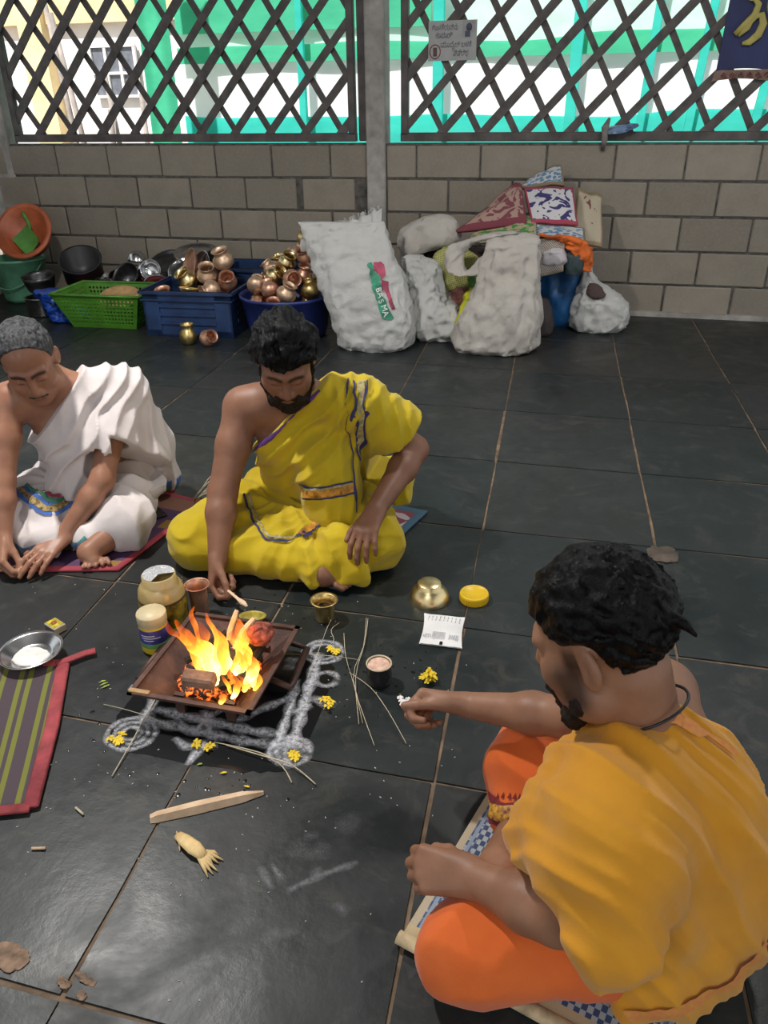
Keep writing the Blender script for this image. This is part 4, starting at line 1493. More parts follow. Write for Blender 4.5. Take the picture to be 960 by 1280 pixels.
# iron rod beside the pit
b = MB()
b.tube([(0, 0, .012), (.01, .17, .03)], .007, 7)
tag(b.build('iron_rod', RUST, loc=(-.238, -4.0, 0)), 'short iron rod lying beside the fire pit by the jars', 'rod')

# ------------------------------------------------------------------ jars and cups
jr = thing('ghee_jar', 'wide plastic ghee jar with torn foil seal and yellow contents', 'jar', (-.285, -3.765, 0))
m, k = newmat('jar_plastic', (.50, .38, .17), .3)
k.base(k.ramp(k.noise(k.coord('Object'), 12, 3), [(.3, (.36, .26, .09)), (.7, (.47, .36, .16))]))
k.b.inputs['Coat Weight'].default_value = .4
JARP = m
b = MB()
b.lathe([(0, .004), (.05, .004), (.057, 0), (.0605, .006), (.0605, .096), (.0615, .10), (.0605, .104), (.058, .122), (.050, .134), (.044, .139), (.044, .160), (.0405, .162), (.0395, .158), (.0395, .14), (0, .13)], 36)
b.build('body', JARP, jr)
b = MB()
b.lathe([(.0618, .022), (.0622, .024), (.0622, .092), (.0618, .094)], 36)
b.build('label', simple('jar_label', (.24, .17, .012), .45, var=.5, scale=30), jr)
b = MB()
b.lathe([(.0618, .002), (.0624, .004), (.0624, .020), (.0618, .022)], 36)
b.build('base_band', simple('ghee_yellow', (.62, .44, .02), .3, var=.1), jr)
b = MB()
b.lathe([(.0612, .094), (.0626, .096), (.0626, .0985), (.0612, .10)], 36)
b.build('dark_ring', simple('jar_dark', (.06, .04, .01), .5), jr)
m, k = newmat('foil', (.75, .76, .78), .35, .6)
k.bump(k.noise(k.coord('Object'), 160, 3, .7), .9, .01)
b = MB()
b.lathe([(.041, .163), (.036, .1625), (.0, .160)], 30, None, False, ang=2 * PI * .70)
o = b.build('foil_seal', m, jr, rot=(0, 0, math.radians(20)))
sj = thing('spice_jar', 'small jar with cream lid and a violet and green label', 'jar', (-.262, -3.862, 0))
b = MB()
b.lathe([(0, .003), (.030, .003), (.034, 0), (.0375, .006), (.0375, .06), (.036, .075), (.031, .082), (.031, .088), (0, .088)], 32)
b.build('body', simple('jar_yellow', (.66, .47, .02), .3, var=.12), sj)
b = MB()
b.lathe([(.0377, .022), (.0382, .024), (.0382, .034), (.0377, .036)], 32)
b.build('label_band', simple('label_green', (.12, .30, .10), .45, var=.2), sj)
b = MB()
b.lathe([(.0376, .035), (.0381, .036), (.0381, .066), (.0366, .074)], 32)
b.build('label', simple('label_violet', (.085, .07, .30), .45, var=.3, scale=40), sj)
for i, (zz, w) in enumerate(((.060, 7), (.053, 9), (.046, 5))):
    b = MB()
    b.lathe([(.0384, zz), (.0386, zz + .0012), (.0384, zz + .0024)], w * 2, None, True, ang=.14 * w)
    b.build('label_print', PAPER, sj, rot=(0, 0, -2.0 + .1 * i))
b = MB()
b.lathe([(.0345, .084), (.0375, .086), (.0375, .108), (.0365, .111), (0, .112)], 36)
b.lathe([(.0348, .080), (.0362, .081), (.0362, .086)], 36)
b.build('lid', CREAM, sj)

vessel('copper_cup', cup_prof(.0275, .097, .003, 1.28), COPPER, 'tall copper cup with a flared rim beside the ghee jar', 'cup', (-.216, -3.70, 0), n=36)
bc = thing('brass_cup', 'brass cup half full of dark liquid on the floor', 'cup', (.125, -3.645, 0))
b = MB()
b.lathe(cup_prof(.030, .062, .002, 1.26), 36)
b.build('shell', BRASS, bc)
b = MB()
b.lathe([(.026, .035), (0, .0352)], 28)
b.build('liquid', simple('dark_liquid', (.015, .008, .004), .08), bc)
b = MB()
b.lathe([(.0575, 0), (.057, .008), (.052, .022), (.040, .038), (.0355, .042), (.033, .052), (.031, .054), (0, .0535), (0, .050), (.029, .050), (.036, .036), (.05, .018), (.054, .002), (.0575, 0)], 44)
tag(b.build('brass_bowl', BRASSP, loc=(.383, -3.487, 0)), 'brass bowl turned upside down on the dark slabs', 'bowl')
ld = thing('jar_lid', 'yellow round jar lid lying on the dark slabs', 'lid', (.507, -3.463, 0))
b = MB()
b.lathe([(.040, 0), (.0405, .002), (.0405, .020), (.039, .0235), (.036, .024), (.035, .0225), (0, .0225)], 44)
b.build('cap', YELP, ld)
for i in range(40):
    a = 2 * PI * i / 40
    b = MB()
    b.box((0, 0, .010), (.0012, .0022, .016))
    b.build('ridge', YELP, ld, (.0408 * math.cos(a), .0408 * math.sin(a), 0), (0, 0, a))
fc = thing('foil_pot', 'small dark pot with a pale rim holding pinkish paste', 'pot', (.333, -3.865, 0))
b = MB()
b.lathe([(0, 0), (.024, 0), (.029, .006), (.0305, .03), (.029, .052), (.031, .056), (.028, .056), (.026, .05), (0, .048)], 36)
b.build('shell', simple('pot_grey', (.06, .06, .065), .3, .7), fc)
b = MB()
b.lathe([(.0313, .056), (.0313, .058), (.0285, .0585), (.0275, .056)], 36)
b.build('rim', simple('pot_rim', (.62, .52, .36), .4, .3), fc)
b = MB()
b.lathe([(.0278, .0535), (.015, .056), (.006, .055), (0, .056)], 28)
b.build('paste', simple('pink_paste', (.66, .42, .32), .7, var=.25, scale=60, bump=.6), fc)

# white sachet
pk = thing('sachet', 'white printed sachet lying flat beside the brass bowl', 'sachet', (.447, -3.632, 0), (0, 0, math.radians(2)))
U, V = np.meshgrid(np.linspace(-1, 1, 22), np.linspace(-1, 1, 26), indexing='ij')
Zp = .007 * (1 - np.abs(U) ** 3) * (1 - np.abs(V) ** 3) + .004 + .0012 * vnoise(U * 3, V * 3, U * 0) + .002 * np.abs(V) ** 6
Xp = .056 * U * (1 + .0 * V) * (1 - .08 * (1 - V ** 2)) + .004 * V * -1
Yp = .066 * V
idx = np.arange(22 * 26).reshape(22, 26)
f = np.stack([idx[:-1, :-1], idx[1:, :-1], idx[1:, 1:], idx[:-1, 1:]], -1).reshape(-1, 4)
pv = np.stack([Xp, Yp, Zp], -1).reshape(-1, 3)
pv2 = pv.copy()
pv2[:, 2] = .002
npmesh('pouch', np.concatenate([pv, pv2]), np.concatenate([f, f[:, ::-1] + 22 * 26]), PAPER, pk)
b = MB()
b.box((.004, -.0585, .0075), (.008, .012, .001))
b.build('black_mark', BLACK, pk)
FINE = simple('fine_print', (.34, .34, .37), .6)


def zp(x, y):
    u, v = min(1, abs(x) / .056), min(1, abs(y) / .066)
    return .007 * (1 - u ** 3) * (1 - v ** 3) + .0058 + .002 * v ** 6


rt = random.Random(4)
for rows, x0, x1 in ((9, -.045, .044),):
    for i in range(9):
        b = MB()
        x = -.044 + i * .0105
        for y, l in ((.050, .010), (.036, .006)):
            b.box((x, y, zp(x, y)), (.0016, l * rt.uniform(.6, 1.2), .0008))
        b.build('fine_print', FINE, pk)
for i in range(8):
    b = MB()
    y = -.020 - i * .0034
    x = -.006
    b.box((x, y, zp(x, y)), (.034, .0010, .0006))
    b.build('fine_print', FINE, pk)
for i in range(7):
    b = MB()
    x = .022 + i * .0036
    b.box((x, -.033, zp(x, -.033)), (.0012, rt.uniform(.012, .024), .0006))
    b.build('fine_print', FINE, pk)
for i in range(5):
    b = MB()
    x = -.046 + i * .0045
    b.box((x, -.035, zp(x, -.035)), (.0012, rt.uniform(.010, .02), .0006))
    b.build('fine_print', FINE, pk)

# steel plate of rice flour on the striped mat edge
pt = thing('steel_plate', 'shallow steel dish with a little white flour beside the striped mat', 'dish', (-.540, -3.985, .012), (math.radians(1), 0, 0))
b = MB()
b.lathe([(0, .004), (.045, .004), (.050, .006), (.069, .024), (.077, .027), (.078, .025), (.071, .021), (.052, .002), (.046, 0), (0, 0)], 44)
b.build('dish', STEEL, pt)
o = superloft('flour', [(0, -.006, .004, .042, .034), (0, -.006, .008, .040, .032), (0, -.006, .011, .025, .02), (0, -.006, .012, .004, .004)], RICE, pt, amp=.003, scale=50, n=36, m=16)
o['kind'] = 'stuff'
mx_ = thing('matchbox', 'small yellow matchbox lying near the steel dish', 'matchbox', (-.566, -3.853, 0), (0, 0, math.radians(-24)))
b = MB()
b.bevbox((0, 0, .0095), (.050, .034, .019), .001)
b.build('box', simple('matchbox_card', (.50, .45, .32), .6), mx_)
b = MB()
b.box((-.002, 0, .0195), (.042, .030, .001))
b.build('top_label', simple('matchbox_label', (.60, .46, .02), .5, var=.3, scale=60), mx_)
b = MB()
b.lathe([(.008, .0202), (.008, .021), (0, .021)], 16)
b.build('emblem', simple('matchbox_red', (.35, .10, .03), .5), mx_, (-.004, 0, 0))
b = MB()
b.box((0, -.0172, .0095), (.046, .0012, .014))
b.build('striker', PRINT, mx_)

# ------------------------------------------------------------------ mats on the floor
# striped mat at the edge
sm = thing('floor_mat', 'dull purple floor mat with paired green stripes and a red cloth border', 'mat', (-.5, -4.2, 0))
A, B, C_, D = np.array((-.93, -4.10)), np.array((-.455, -3.985)), np.array((-.25, -4.40)), np.array((-.66, -4.56))
m, k = newmat('striped_weave', rough=.8)
u, v, _ = k.sep(k.coord('UV'))
st = k.math('FRACT', k.math('MULTIPLY_ADD', u, 7.5, .32))
s1 = k.math('LESS_THAN', k.math('ABSOLUTE', k.math('SUBTRACT', st, .38)), .095)
s2 = k.math('LESS_THAN', k.math('ABSOLUTE', k.math('SUBTRACT', st, .72)), .095)
c = k.mix(k.math('MAXIMUM', s1, s2), (.075, .050, .062), (.19, .20, .028))
wv = k.wave(k.coord('UV'), 60, 0, 'Y')
c = k.mix(k.math('MULTIPLY', wv, .25), c, (.01, .01, .01))
k.base(c)
k.bump(wv, .3, .003)
z3 = lambda p, z=.006: (p[0], p[1], z)
quadsheet(z3(D), z3(C_), z3(B), z3(A), th=.008, nu=24, nv=24, rough=.002, name='weave', mat=m, parent=sm, origin=(-.5, -4.2, 0))
MRED = simple('mat_red_border', (.36, .055, .065), .8, var=.2, scale=20)
b = MB()
for seg in ((A, B), (B, C_), (C_, D)):
    pass


def edging(name, pts, w, mat, parent, origin, z=.009, h=.010):
    mb = MB()
    P = [Vector((p[0], p[1], z)) for p in pts]
    mb.tube([p - Vector(origin) for p in P], w / 2, 8, flat=h / w)
    return mb.build(name, mat, parent)


edging('border', [A, (A + B) / 2 + [0, .004], B], .028, MRED, sm, (-.5, -4.2, 0))
edging('border', [B, (B + C_) / 2 + [.008, 0], C_], .034, MRED, sm, (-.5, -4.2, 0))
edging('border', [C_, D], .026, MRED, sm, (-.5, -4.2, 0))
edging('tie_strap', [B + [-.01, -.01], B + [.015, .02], B + [.035, .045], B + [.055, .06]], .024, MRED, sm, (-.5, -4.2, 0), z=.012)

# mat of the man in white
lm = thing('floor_mat', 'violet mat with gold squares and a red border under the man in white', 'mat', (-.75, -3.3, 0))
m, k = newmat('violet_weave', rough=.8)
u, v, _ = k.sep(k.coord('UV'))
cu_ = k.math('FLOOR', k.math('MULTIPLY', u, 11))
cv_ = k.math('FLOOR', k.math('MULTIPLY', v, 9))
ch = k.math('MODULO', k.math('ADD', cu_, k.math('MULTIPLY', cv_, 2)), 5)
sq = k.math('LESS_THAN', ch, .5)
wave = k.wave(k.coord('UV'), 55, 0, 'X')
c = k.mix(sq, (.10, .045, .12), (.34, .19, .035))
bandm = k.math('GREATER_THAN', v, .80)
c = k.mix(bandm, c, (.30, .14, .09))
bmk, _, _ = border_mask(k, .035, .045)
c = k.mix(bmk, c, (.40, .05, .07))
c = k.mix(k.math('MULTIPLY', wave, .3), c, (.02, .01, .02))
k.base(c)
k.bump(wave, .3, .003)
quadsheet((-1.15, -3.70, .005), (-.555, -3.555, .005), (-.49, -3.08, .005), (-1.05, -2.95, .005), th=.007, nu=24, nv=20, rough=.001, name='weave', mat=m, parent=lm, origin=(-.75, -3.3, 0))
# mat of the man in yellow
ym = thing('floor_mat', 'blue edged printed mat under the man in yellow', 'mat', (-.08, -3.3, 0))
PMY = patt('mat_under_yellow', (.50, .44, .46), (.24, .05, .07), (.045, .11, .17), .05, .06, 6, .55)
quadsheet((-.30, -3.38, .005), (.135, -3.515, .005), (.28, -2.98, .005), (-.28, -2.88, .005), th=.007, nu=20, nv=20, rough=.001, name='weave', mat=PMY, parent=ym, origin=(-.08, -3.3, 0))
# mat of the man in saffron
om = thing('floor_mat', 'blue and white patterned mat with beige ends under the man in saffron', 'mat', (.8, -4.4, 0))
m, k = newmat('blue_white_weave', rough=.8)
u, v, _ = k.sep(k.coord('UV'))
chk = k.math('GREATER_THAN', k.math('MULTIPLY', k.math('SINE', k.math('MULTIPLY', u, 150.)), k.math('SINE', k.math('MULTIPLY', v, 130.))), .0)
c = k.mix(chk, (.045, .085, .19), (.46, .48, .50))
solid = k.math('GREATER_THAN', k.math('ABSOLUTE', k.math('SUBTRACT', u, .5)), .43)
c = k.mix(k.math('MULTIPLY', solid, k.ramp(k.noise(k.coord('UV'), 30, 2), [(.45, .1), (.55, .9)])), c, (.07, .12, .24))
u2 = k.math('ABSOLUTE', k.math('SUBTRACT', u, .5))
band = k.math('GREATER_THAN', u2, .468)
c = k.mix(band, c, (.50, .41, .29))
lb = k.math('MULTIPLY', k.math('GREATER_THAN', u2, .445), k.math('LESS_THAN', u2, .460))
c = k.mix(lb, c, (.30, .36, .46))
band2 = k.math('LESS_THAN', v, .055)
c = k.mix(band2, c, (.56, .44, .26))
wave = k.wave(k.coord('UV'), 70, 0, 'Y')
c = k.mix(k.math('MULTIPLY', wave, .22), c, (.02, .02, .02))
k.base(c)
k.bump(wave, .3, .003)
q0 = Vector((.530, -4.495, .007))
ex = Vector((.957, -.288, 0))      # from the front edge back
ey = Vector((.29, .957, 0)).normalized()
w_, l_ = .50, .44
P_ = lambda a, b_: tuple(q0 + ex * a + ey * b_)
quadsheet(P_(0, 0), P_(l_, 0), P_(l_, w_), P_(0, w_), th=.010, nu=24, nv=20, rough=.001, name='weave', mat=m, parent=om, origin=(.8, -4.4, 0))
edging('rolled_edge', [P_(-.004, -.003)[:2], P_(l_ * .5, -.003)[:2], P_(l_, -.003)[:2]], .026, simple('mat_beige_edge', (.52, .40, .24), .8, var=.2, scale=30), om, (.8, -4.4, 0), z=.012, h=.02)

# ------------------------------------------------------------------ powder drawing
m, k = newmat('white_powder', (.62, .62, .66), .95)
at = k.n('ShaderNodeAttribute')
at.attribute_name = 'Col'
sep = k.n('ShaderNodeSeparateColor')
k.l(at.outputs['Color'], sep.inputs[0])
k.base((.74, .74, .79))
na = k.ramp(k.noise(k.geo(), 95, 5, .78, .3), [(.34, .10), (.64, 1)])
a_ = k.math('MULTIPLY', sep.outputs[0], na)
k.l(a_, k.b.inputs['Alpha'])
POWDER = m
rg = {'v': [], 'f': [], 'c': []}


def stroke(pts, w, dens=.9, closed=False):
    P = np.array(pts, float)
    if closed:
        P = np.concatenate([P, P[:1]])
    L = np.concatenate([[0], np.cumsum(np.linalg.norm(np.diff(P, axis=0), axis=1))])
    n_ = max(3, int(L[-1] / .008))
    s = np.linspace(0, L[-1], n_)
    C = np.stack([np.interp(s, L, P[:, 0]), np.interp(s, L, P[:, 1])], -1)
    T = np.gradient(C, axis=0)
    T /= np.linalg.norm(T, axis=1)[:, None] + 1e-9
    Nn = np.stack([-T[:, 1], T[:, 0]], -1)
    o = len(rg['v'])
    prof = [(-1.25, 0), (-.6, .6), (0, 1), (.6, .6), (1.25, 0)]
    for i in range(n_):
        ww = w * (1 + .35 * math.sin(i * .9 + o) * .6)
        en = min(1, min(i, n_ - 1 - i) / 2 + .2) if not closed else 1
        for a, d_ in prof:
            q = C[i] + Nn[i] * a * ww
            rg['v'].append((q[0], q[1], .0006 + .0008 * d_ + 2e-7 * (o % 1000)))
            rg['c'].append(d_ * dens * en)
    for i in range(n_ - 1):
        for j in range(4):
            rg['f'].append((o + i * 5 + j, o + i * 5 + j + 1, o + (i + 1) * 5 + j + 1, o + (i + 1) * 5 + j))


def loop(cx, cy, r, w, d=.8, n_=20):
    stroke([(cx + r * math.cos(a), cy + r * math.sin(a) * .9) for a in np.linspace(0, 2 * PI, n_)], w, d)


FLc, FRc, BRc = (-.165, -4.125), (.195, -4.115), (.155, -3.795)
stroke([(-.175, -4.02), (-.160, -4.10), (-.152, -4.125)], .014)
stroke([(-.16, -4.075), (-.02, -4.085), (.10, -4.092), (.175, -4.085)], .013)
stroke([(-.165, -4.112), (-.02, -4.122), (.10, -4.125), (.20, -4.115)], .013)
stroke([(.20, -4.12), (.185, -4.0), (.165, -3.87), (.155, -3.79)], .013)
stroke([(.165, -4.11), (.152, -4.0), (.135, -3.90)], .011)
stroke([(-.03, -4.135), (-.015, -4.06), (.04, -4.02)], .010, .7)
stroke([(.02, -4.14), (-.04, -4.05)], .010, .7)
stroke([(.045, -4.07), (.11, -4.00), (.15, -3.96)], .012, .75)
stroke([(-.115, -4.07), (-.075, -4.1), (-.045, -4.12)], .008, .6)
for r in (.055, .038, .022):
    loop(-.165, -4.16, r, .007, .75)
for r in (.045, .03, .014):
    loop(.20, -4.13, r, .008, .75)
for r in (.05, .034):
    loop(.165, -3.785, r, .007, .7)
loop(.205, -3.885, .028, .008, .6)
stroke([(.19, -3.955), (.225, -3.965), (.255, -3.975)], .013, .7)
stroke([(.20, -3.98), (.16, -4.02)], .01, .6)
stroke([(.008, -4.14), (.004, -4.18), (0, -4.22)], .010, .9)
stroke([(-.065, -4.15), (-.03, -4.17), (.005, -4.165), (.04, -4.15)], .010, .65)
loop(-.232, -4.02, .012, .007, .9)
stroke([(.08, -3.835), (.125, -3.83)], .012, .5)
stroke([(.085, -3.86), (.12, -3.86)], .012, .5)
pw = npmesh('powder_drawing', rg['v'], rg['f'], POWDER, None, True, (0, -4, 0), col=np.repeat(np.array(rg['c'])[:, None], 3, 1))
pw.location = (0, -4, 0)
tag(pw, 'white powder line drawing on the slabs around the fire pit', 'rangoli', kind='stuff')
# faint powder smears on the big slab
rg = {'v': [], 'f': [], 'c': []}
for pts, w, d in (([(.245, -4.415), (.285, -4.455)], .006, .5), ([(.262, -4.405), (.300, -4.435)], .006, .5), ([(.31, -4.452), (.37, -4.40), (.42, -4.365)], .006, .5), ([(.218, -4.435), (.232, -4.465)], .006, .35), ([(.345, -4.395), (.36, -4.41)], .009, .4),
                  ([(.30, -4.335), (.33, -4.325)], .010, .3), ([(.40, -4.455), (.43, -4.47)], .009, .35), ([(.28, -4.355), (.33, -4.37), (.36, -4.345)], .016, .16), ([(.24, -4.53), (.25, -4.55)], .014, .2), ([(.30, -4.54), (.36, -4.52)], .010, .2), ([(.35, -4.29), (.40, -4.28)], .02, .13)):
    stroke(pts, w * 1.15, d * .45)
pw = npmesh('powder_smears', rg['v'], rg['f'], POWDER, None, True, (.3, -4.4, 0), col=np.repeat(np.array(rg['c'])[:, None], 3, 1))
pw.location = (.3, -4.4, 0)
tag(pw, 'faint white powder finger smears on the slab beside the dry husk', 'powder', kind='stuff')

# dried water film
m, k = newmat('water_film', (.006, .007, .008), .22)
k.b.inputs['Specular IOR Level'].default_value = .5
WATER = m


# wet ground washed dark around the drawing
rwt = random.Random(77)
pts = []
for t in np.linspace(0, 2 * PI, 60, endpoint=False):
    c_, s_ = math.cos(t), math.sin(t)
    e_ = .35
    pts.append((.0 + .225 * math.copysign(abs(c_) ** e_, c_) + rwt.uniform(-.006, .006), -4.005 + .205 * math.copysign(abs(s_) ** e_, s_) + rwt.uniform(-.006, .006)))
b = MB()
b.add([(x, y + 4, .0003) for x, y in pts] + [(0, 0, .0004)], [(i, (i + 1) % 60, 60) for i in range(60)])
tag(b.build('wet_patch', WATER, loc=(0, -4, 0)), 'dark wet patch of slab under the powder drawing and fire pit', 'wet patch', kind='stuff')

# ------------------------------------------------------------------ flowers
def petals(mb, c, r, n_, lift, rr, seed, curl=.5):
    r_ = random.Random(seed)
    for i in range(n_):
        a = 2 * PI * i / n_ + r_.uniform(-.3, .3)
        l = r * r_.uniform(.75, 1.1)
        w = rr * r_.uniform(.8, 1.2)
        up = lift * r_.uniform(.5, 1.3)
        d = Vector((math.cos(a), math.sin(a), 0))
        s = Vector((-math.sin(a), math.cos(a), 0))
        p0 = Vector(c)
        p1 = p0 + d * l * .55 + Vector((0, 0, up))
        p2 = p0 + d * l + Vector((0, 0, up * curl))
        mb.add([p0, p1 + s * w, p2 + s * w * .5, p2 - s * w * .5, p1 - s * w, p1 + Vector((0, 0, w * .4))], [(0, 1, 5), (1, 2, 5), (2, 3, 5), (3, 4, 5), (4, 0, 5)], None, True)


fw = thing('marigold', 'whole yellow marigold head lying beside the reaching hand', 'flower', (.45, -3.835, 0))
b = MB()
b.lathe([(0, .002), (.008, .003), (.012, .009), (0, .012)], 12)
b.build('calyx', LEAFG, fw)
b = MB()
for q, (z, r, n_) in enumerate(((.008, .024, 14), (.013, .021, 13), (.018, .016, 11), (.022, .010, 8))):
    petals(b, (0, 0, z), r, n_, .006 + .002 * q, .0042, 30 + q)
b.build('petals', MARI, fw)
for i, (x, y, lb) in enumerate(((-.180, -4.185, 'yellow marigold petals on the powder ring by the striped mat side'), (.008, -4.166, 'yellow marigold petals at the front middle of the powder drawing'), (.200, -4.142, 'yellow marigold petals on the front powder ring by the dry stem'), (.225, -3.968, 'yellow marigold petals on the side of the powder drawing near the straws'), (.183, -3.778, 'yellow marigold petals on the powder ring near the brass cup'))):
    b = MB()
    r_ = random.Random(50 + i)
    for q in range(5 if i != 4 else 4):
        petals(b, (r_.uniform(-.02, .02), r_.uniform(-.012, .012), .003), .012, 6, .006, .0034, 100 * i + q)
    o = b.build('marigold_petals', MARI, loc=(x, y, .001))
    tag(o, lb, 'petals', 'marigold petals on the powder drawing', 'stuff')
b = MB()
for q, (x, y) in enumerate(((0, 0), (.012, .006), (-.008, .010), (.004, -.008))):
    petals(b, (x, y, .004), .009, 5, .006, .004, 300 + q)
o = b.build('white_flowers', PWHITE, loc=(.404, -3.926, 0))
tag(o, 'tiny white flowers under the reaching fingertips', 'flowers')
# single loose petals and leaves
for i, (x, y, a, mt, nm, lb) in enumerate(((-.316, -4.044, .7, LEAFG, 'leaf', 'small green leaf sprig between the striped mat and fire pit'), (.078, -4.226, .3, MARI, 'petal', 'single yellow petal above the long wood stick'), (.02, -4.215, .4, LEAFG, 'petal', 'yellow green petal beyond the powder ring'), (.14, -4.245, .1, MARI, 'petal', 'tiny yellow petal touching the long wood stick'))):
    b = MB()
    for q in range(3 if nm == 'leaf' else 1):
        petals(b, (0, q * .012, .002), .022 if nm == 'leaf' else .016, 1, .002, .003, 500 + i + q, .8)
    tag(b.build(nm, mt, loc=(x, y, .0005), rot=(0, 0, a)), lb, nm)

# ------------------------------------------------------------------ sticks, straws, husk
b = MB()
v = []
L_ = Vector((.193, .113, 0))
for t, w, h in ((0, .010, .008), (.06, .012, .012), (.4, .014, .014), (.8, .012, .013), (1.0, .004, .006)):
    c = L_ * t + Vector((0, 0, h * .5))
    s = Vector((-.5, .86, 0)) * w
    v += [c - s - Vector((0, 0, h * .5)), c + s - Vector((0, 0, h * .5)), c + s * .7 + Vector((0, 0, h * .35)), c - s * .5 + Vector((0, 0, h * .6))]
f = [(i * 4 + j, i * 4 + (j + 1) % 4, (i + 1) * 4 + (j + 1) % 4, (i + 1) * 4 + j) for i in range(4) for j in range(4)] + [(3, 2, 1, 0), (16, 17, 18, 19)]
b.add(v, f)
tag(b.build('wood_stick', WOODP, loc=(-.005, -4.366, .001)), 'long pale split wood stick lying on the slab below the powder drawing', 'stick')
hk = thing('banana_husk', 'dry tan husk with frayed strips beside the long wood stick', 'husk', (.068, -4.39, 0))
b = MB()
b.tube([(0, 0, .006), (.02, -.012, .012), (.045, -.024, .012), (.07, -.034, .008)], [.009, .013, .015, .010], 9, flat=.5)
b.build('sheath', HUSK, hk)
for i in range(7):
    a = -.62 + .16 * i
    b = MB()
    b.tube([(.055, -.029, .008), (.078 + .003 * i * .3, -.037 + .0055 * (i - 3), .007), (.094 + .006 * (i % 3), -.046 + .008 * (i - 3), .003)], [.007, .0042, .001], 5, flat=.5)
    b.build('frayed_strip', HUSK, hk)
b = MB()
b.tube([(-.008, .008, .004), (.01, -.016, .003), (.018, -.03, .002)], [.0012, .002, .001], 5)
b.build('frayed_strip', HUSK, hk)
tag(MB().tube([(0, 0, .003), (.025, .006, .004)], .003, 5).build('wood_chip', WOODP, loc=(-.19, -4.48, 0)), 'small pale wood chip on the slab below the striped mat', 'chip')
tag(MB().tube([(0, 0, .003), (.025, -.012, .004)], .0025, 5).build('wood_chip', STRAW, loc=(-.165, -4.375, 0)), 'thin brown twig on the slab beside the striped mat', 'twig')
STR = [((.235, -3.62), (.262, -3.75), (.272, -3.88), (.375, -4.075), 'straw running past the small dark pot'),
       ((.241, -3.625), (.262, -3.74), (.275, -3.87), (.325, -4.02), 'straw crossing the other straws beside the dark pot'),
       ((.255, -3.855), (.32, -3.90), (.38, -3.97), (.442, -4.056), 'bent straw reaching toward the slab joint'),
       ((.195, -3.70), (.23, -3.80), (.28, -3.90), (.332, -4.014), 'fine straw lying beside the powder drawing'),
       ((.05, -3.825), (.13, -3.815), (.2, -3.805), (.262, -3.80), 'straw lying across the side handle of the pit'),
       ((.146, -3.628), (.148, -3.70), (.155, -3.78), (.16, -3.895), 'straw lying along the side of the powder drawing'),
       ((-.17, -4.02), (-.155, -4.12), (-.145, -4.2), (-.138, -4.285), 'thick straw crossing the powder ring by the striped mat side'),
       ((-.275, -4.093), (-.22, -4.10), (-.15, -4.11), (-.08, -4.125), 'straw pointing at the striped mat across the powder ring'),
       ((.06, -4.15), (.15, -4.165), (.22, -4.175), (.285, -4.21), 'curved dry stem beside the front marigold petals'),
       ((.03, -4.145), (.14, -4.155), (.2, -4.18), (.235, -4.215), 'forked dry stem beside the curved stem'),
       ((.17, -3.66), (.16, -3.70), (.18, -3.74), (.175, -3.76), 'short straw by the brass cup')]
for i, (a, b0, c0, d0, lb) in enumerate(STR):
    P = [Vector((q[0] - a[0], q[1] - a[1], .003 + (.004 if 0 < j < 3 else 0) + .0015 * (i % 3))) for j, q in enumerate((a, b0, c0, d0))]
    pts = []
    for j in range(3):
        for t in (0, .33, .66):
            p0, p1, p2, p3 = P[max(j - 1, 0)], P[j], P[j + 1], P[min(j + 2, 3)]
            pts.append(.5 * ((2 * p1) + (p2 - p0) * t + (2 * p0 - 5 * p1 + 4 * p2 - p3) * t * t + (3 * p1 - p0 - 3 * p2 + p3) * t ** 3))
    pts.append(P[3])
    w = .0014 if i in (6, 8, 9) else .0008
    tag(MB().tube(pts, w, 5).build('straw', STRAW, loc=(a[0], a[1], 0)), lb, 'straw', 'ritual grass straws')
# tuft of dry grass standing behind the mat
rg2 = random.Random(31)
tf = MB()
for i in range(11):
    a = rg2.uniform(-.6, 1.2)
    l = rg2.uniform(.10, .2)
    tf.tube([(rg2.uniform(-.02, .02), rg2.uniform(-.02, .02), .006), (math.cos(a) * l * .35, math.sin(a) * l * .35, l * .35), (math.cos(a) * l * .8, math.sin(a) * l * .8, l * .62)], [.0016, .0013, .0006], 4)
tag(tf.build('grass_tuft', STRAW, loc=(-.535, -3.08, 0)), 'tuft of dry grass blades beside the knee of the man in yellow', 'grass', kind='stuff')

# leaf spoon and wooden ladle at the fire
sp = thing('ladle', 'wooden ladle held over the fire by the man in yellow', 'ladle', (-.160, -3.632, .040))
sp_pts = [(-.012, .006, .004), (.02, -.018, .004), (.045, -.038, .006), (.068, -.056, .008), (.085, -.07, .008)]
b = MB()
b.tube(sp_pts, [.0045, .0045, .005, .009, .004], 8, flat=.6)
b.build('handle', WOODP, sp)
lf = MB()
lf.lathe([(0, .0), (.018, .002), (.032, .010), (.037, .018), (.035, .0185), (.03, .012), (.017, .004), (0, .002)], 26, Matrix.Diagonal((1, .6, 1, 1)))
tag(lf.build('leaf_cup', simple('leaf_cup_yellow', (.42, .33, .03), .5, var=.3, scale=40), loc=(-.045, -3.735, .028), rot=(0, 0, .2)), 'small yellow leaf cup behind the fire pit', 'leaf cup')
tag(MB().bevbox((0, 0, .014), (.09, .03, .028), .003).build('wood_block', CHAR, loc=(-.045, -3.735, 0), rot=(0, 0, .2)), 'dark wood block under the yellow leaf cup', 'block')

# phone
ph = thing('phone', 'black phone with a green edge lying by the man in white', 'phone', (-.645, -3.25, .010), (0, 0, math.radians(-38)))
MB().bevbox((0, 0, .005), (.075, .15, .009), .003).build('body', BLACK, ph)
MB().bevbox((-.035, -.055, .011), (.022, .045, .004), .001).build('green_case_edge', simple('lime_case', (.25, .5, .02), .5), ph)

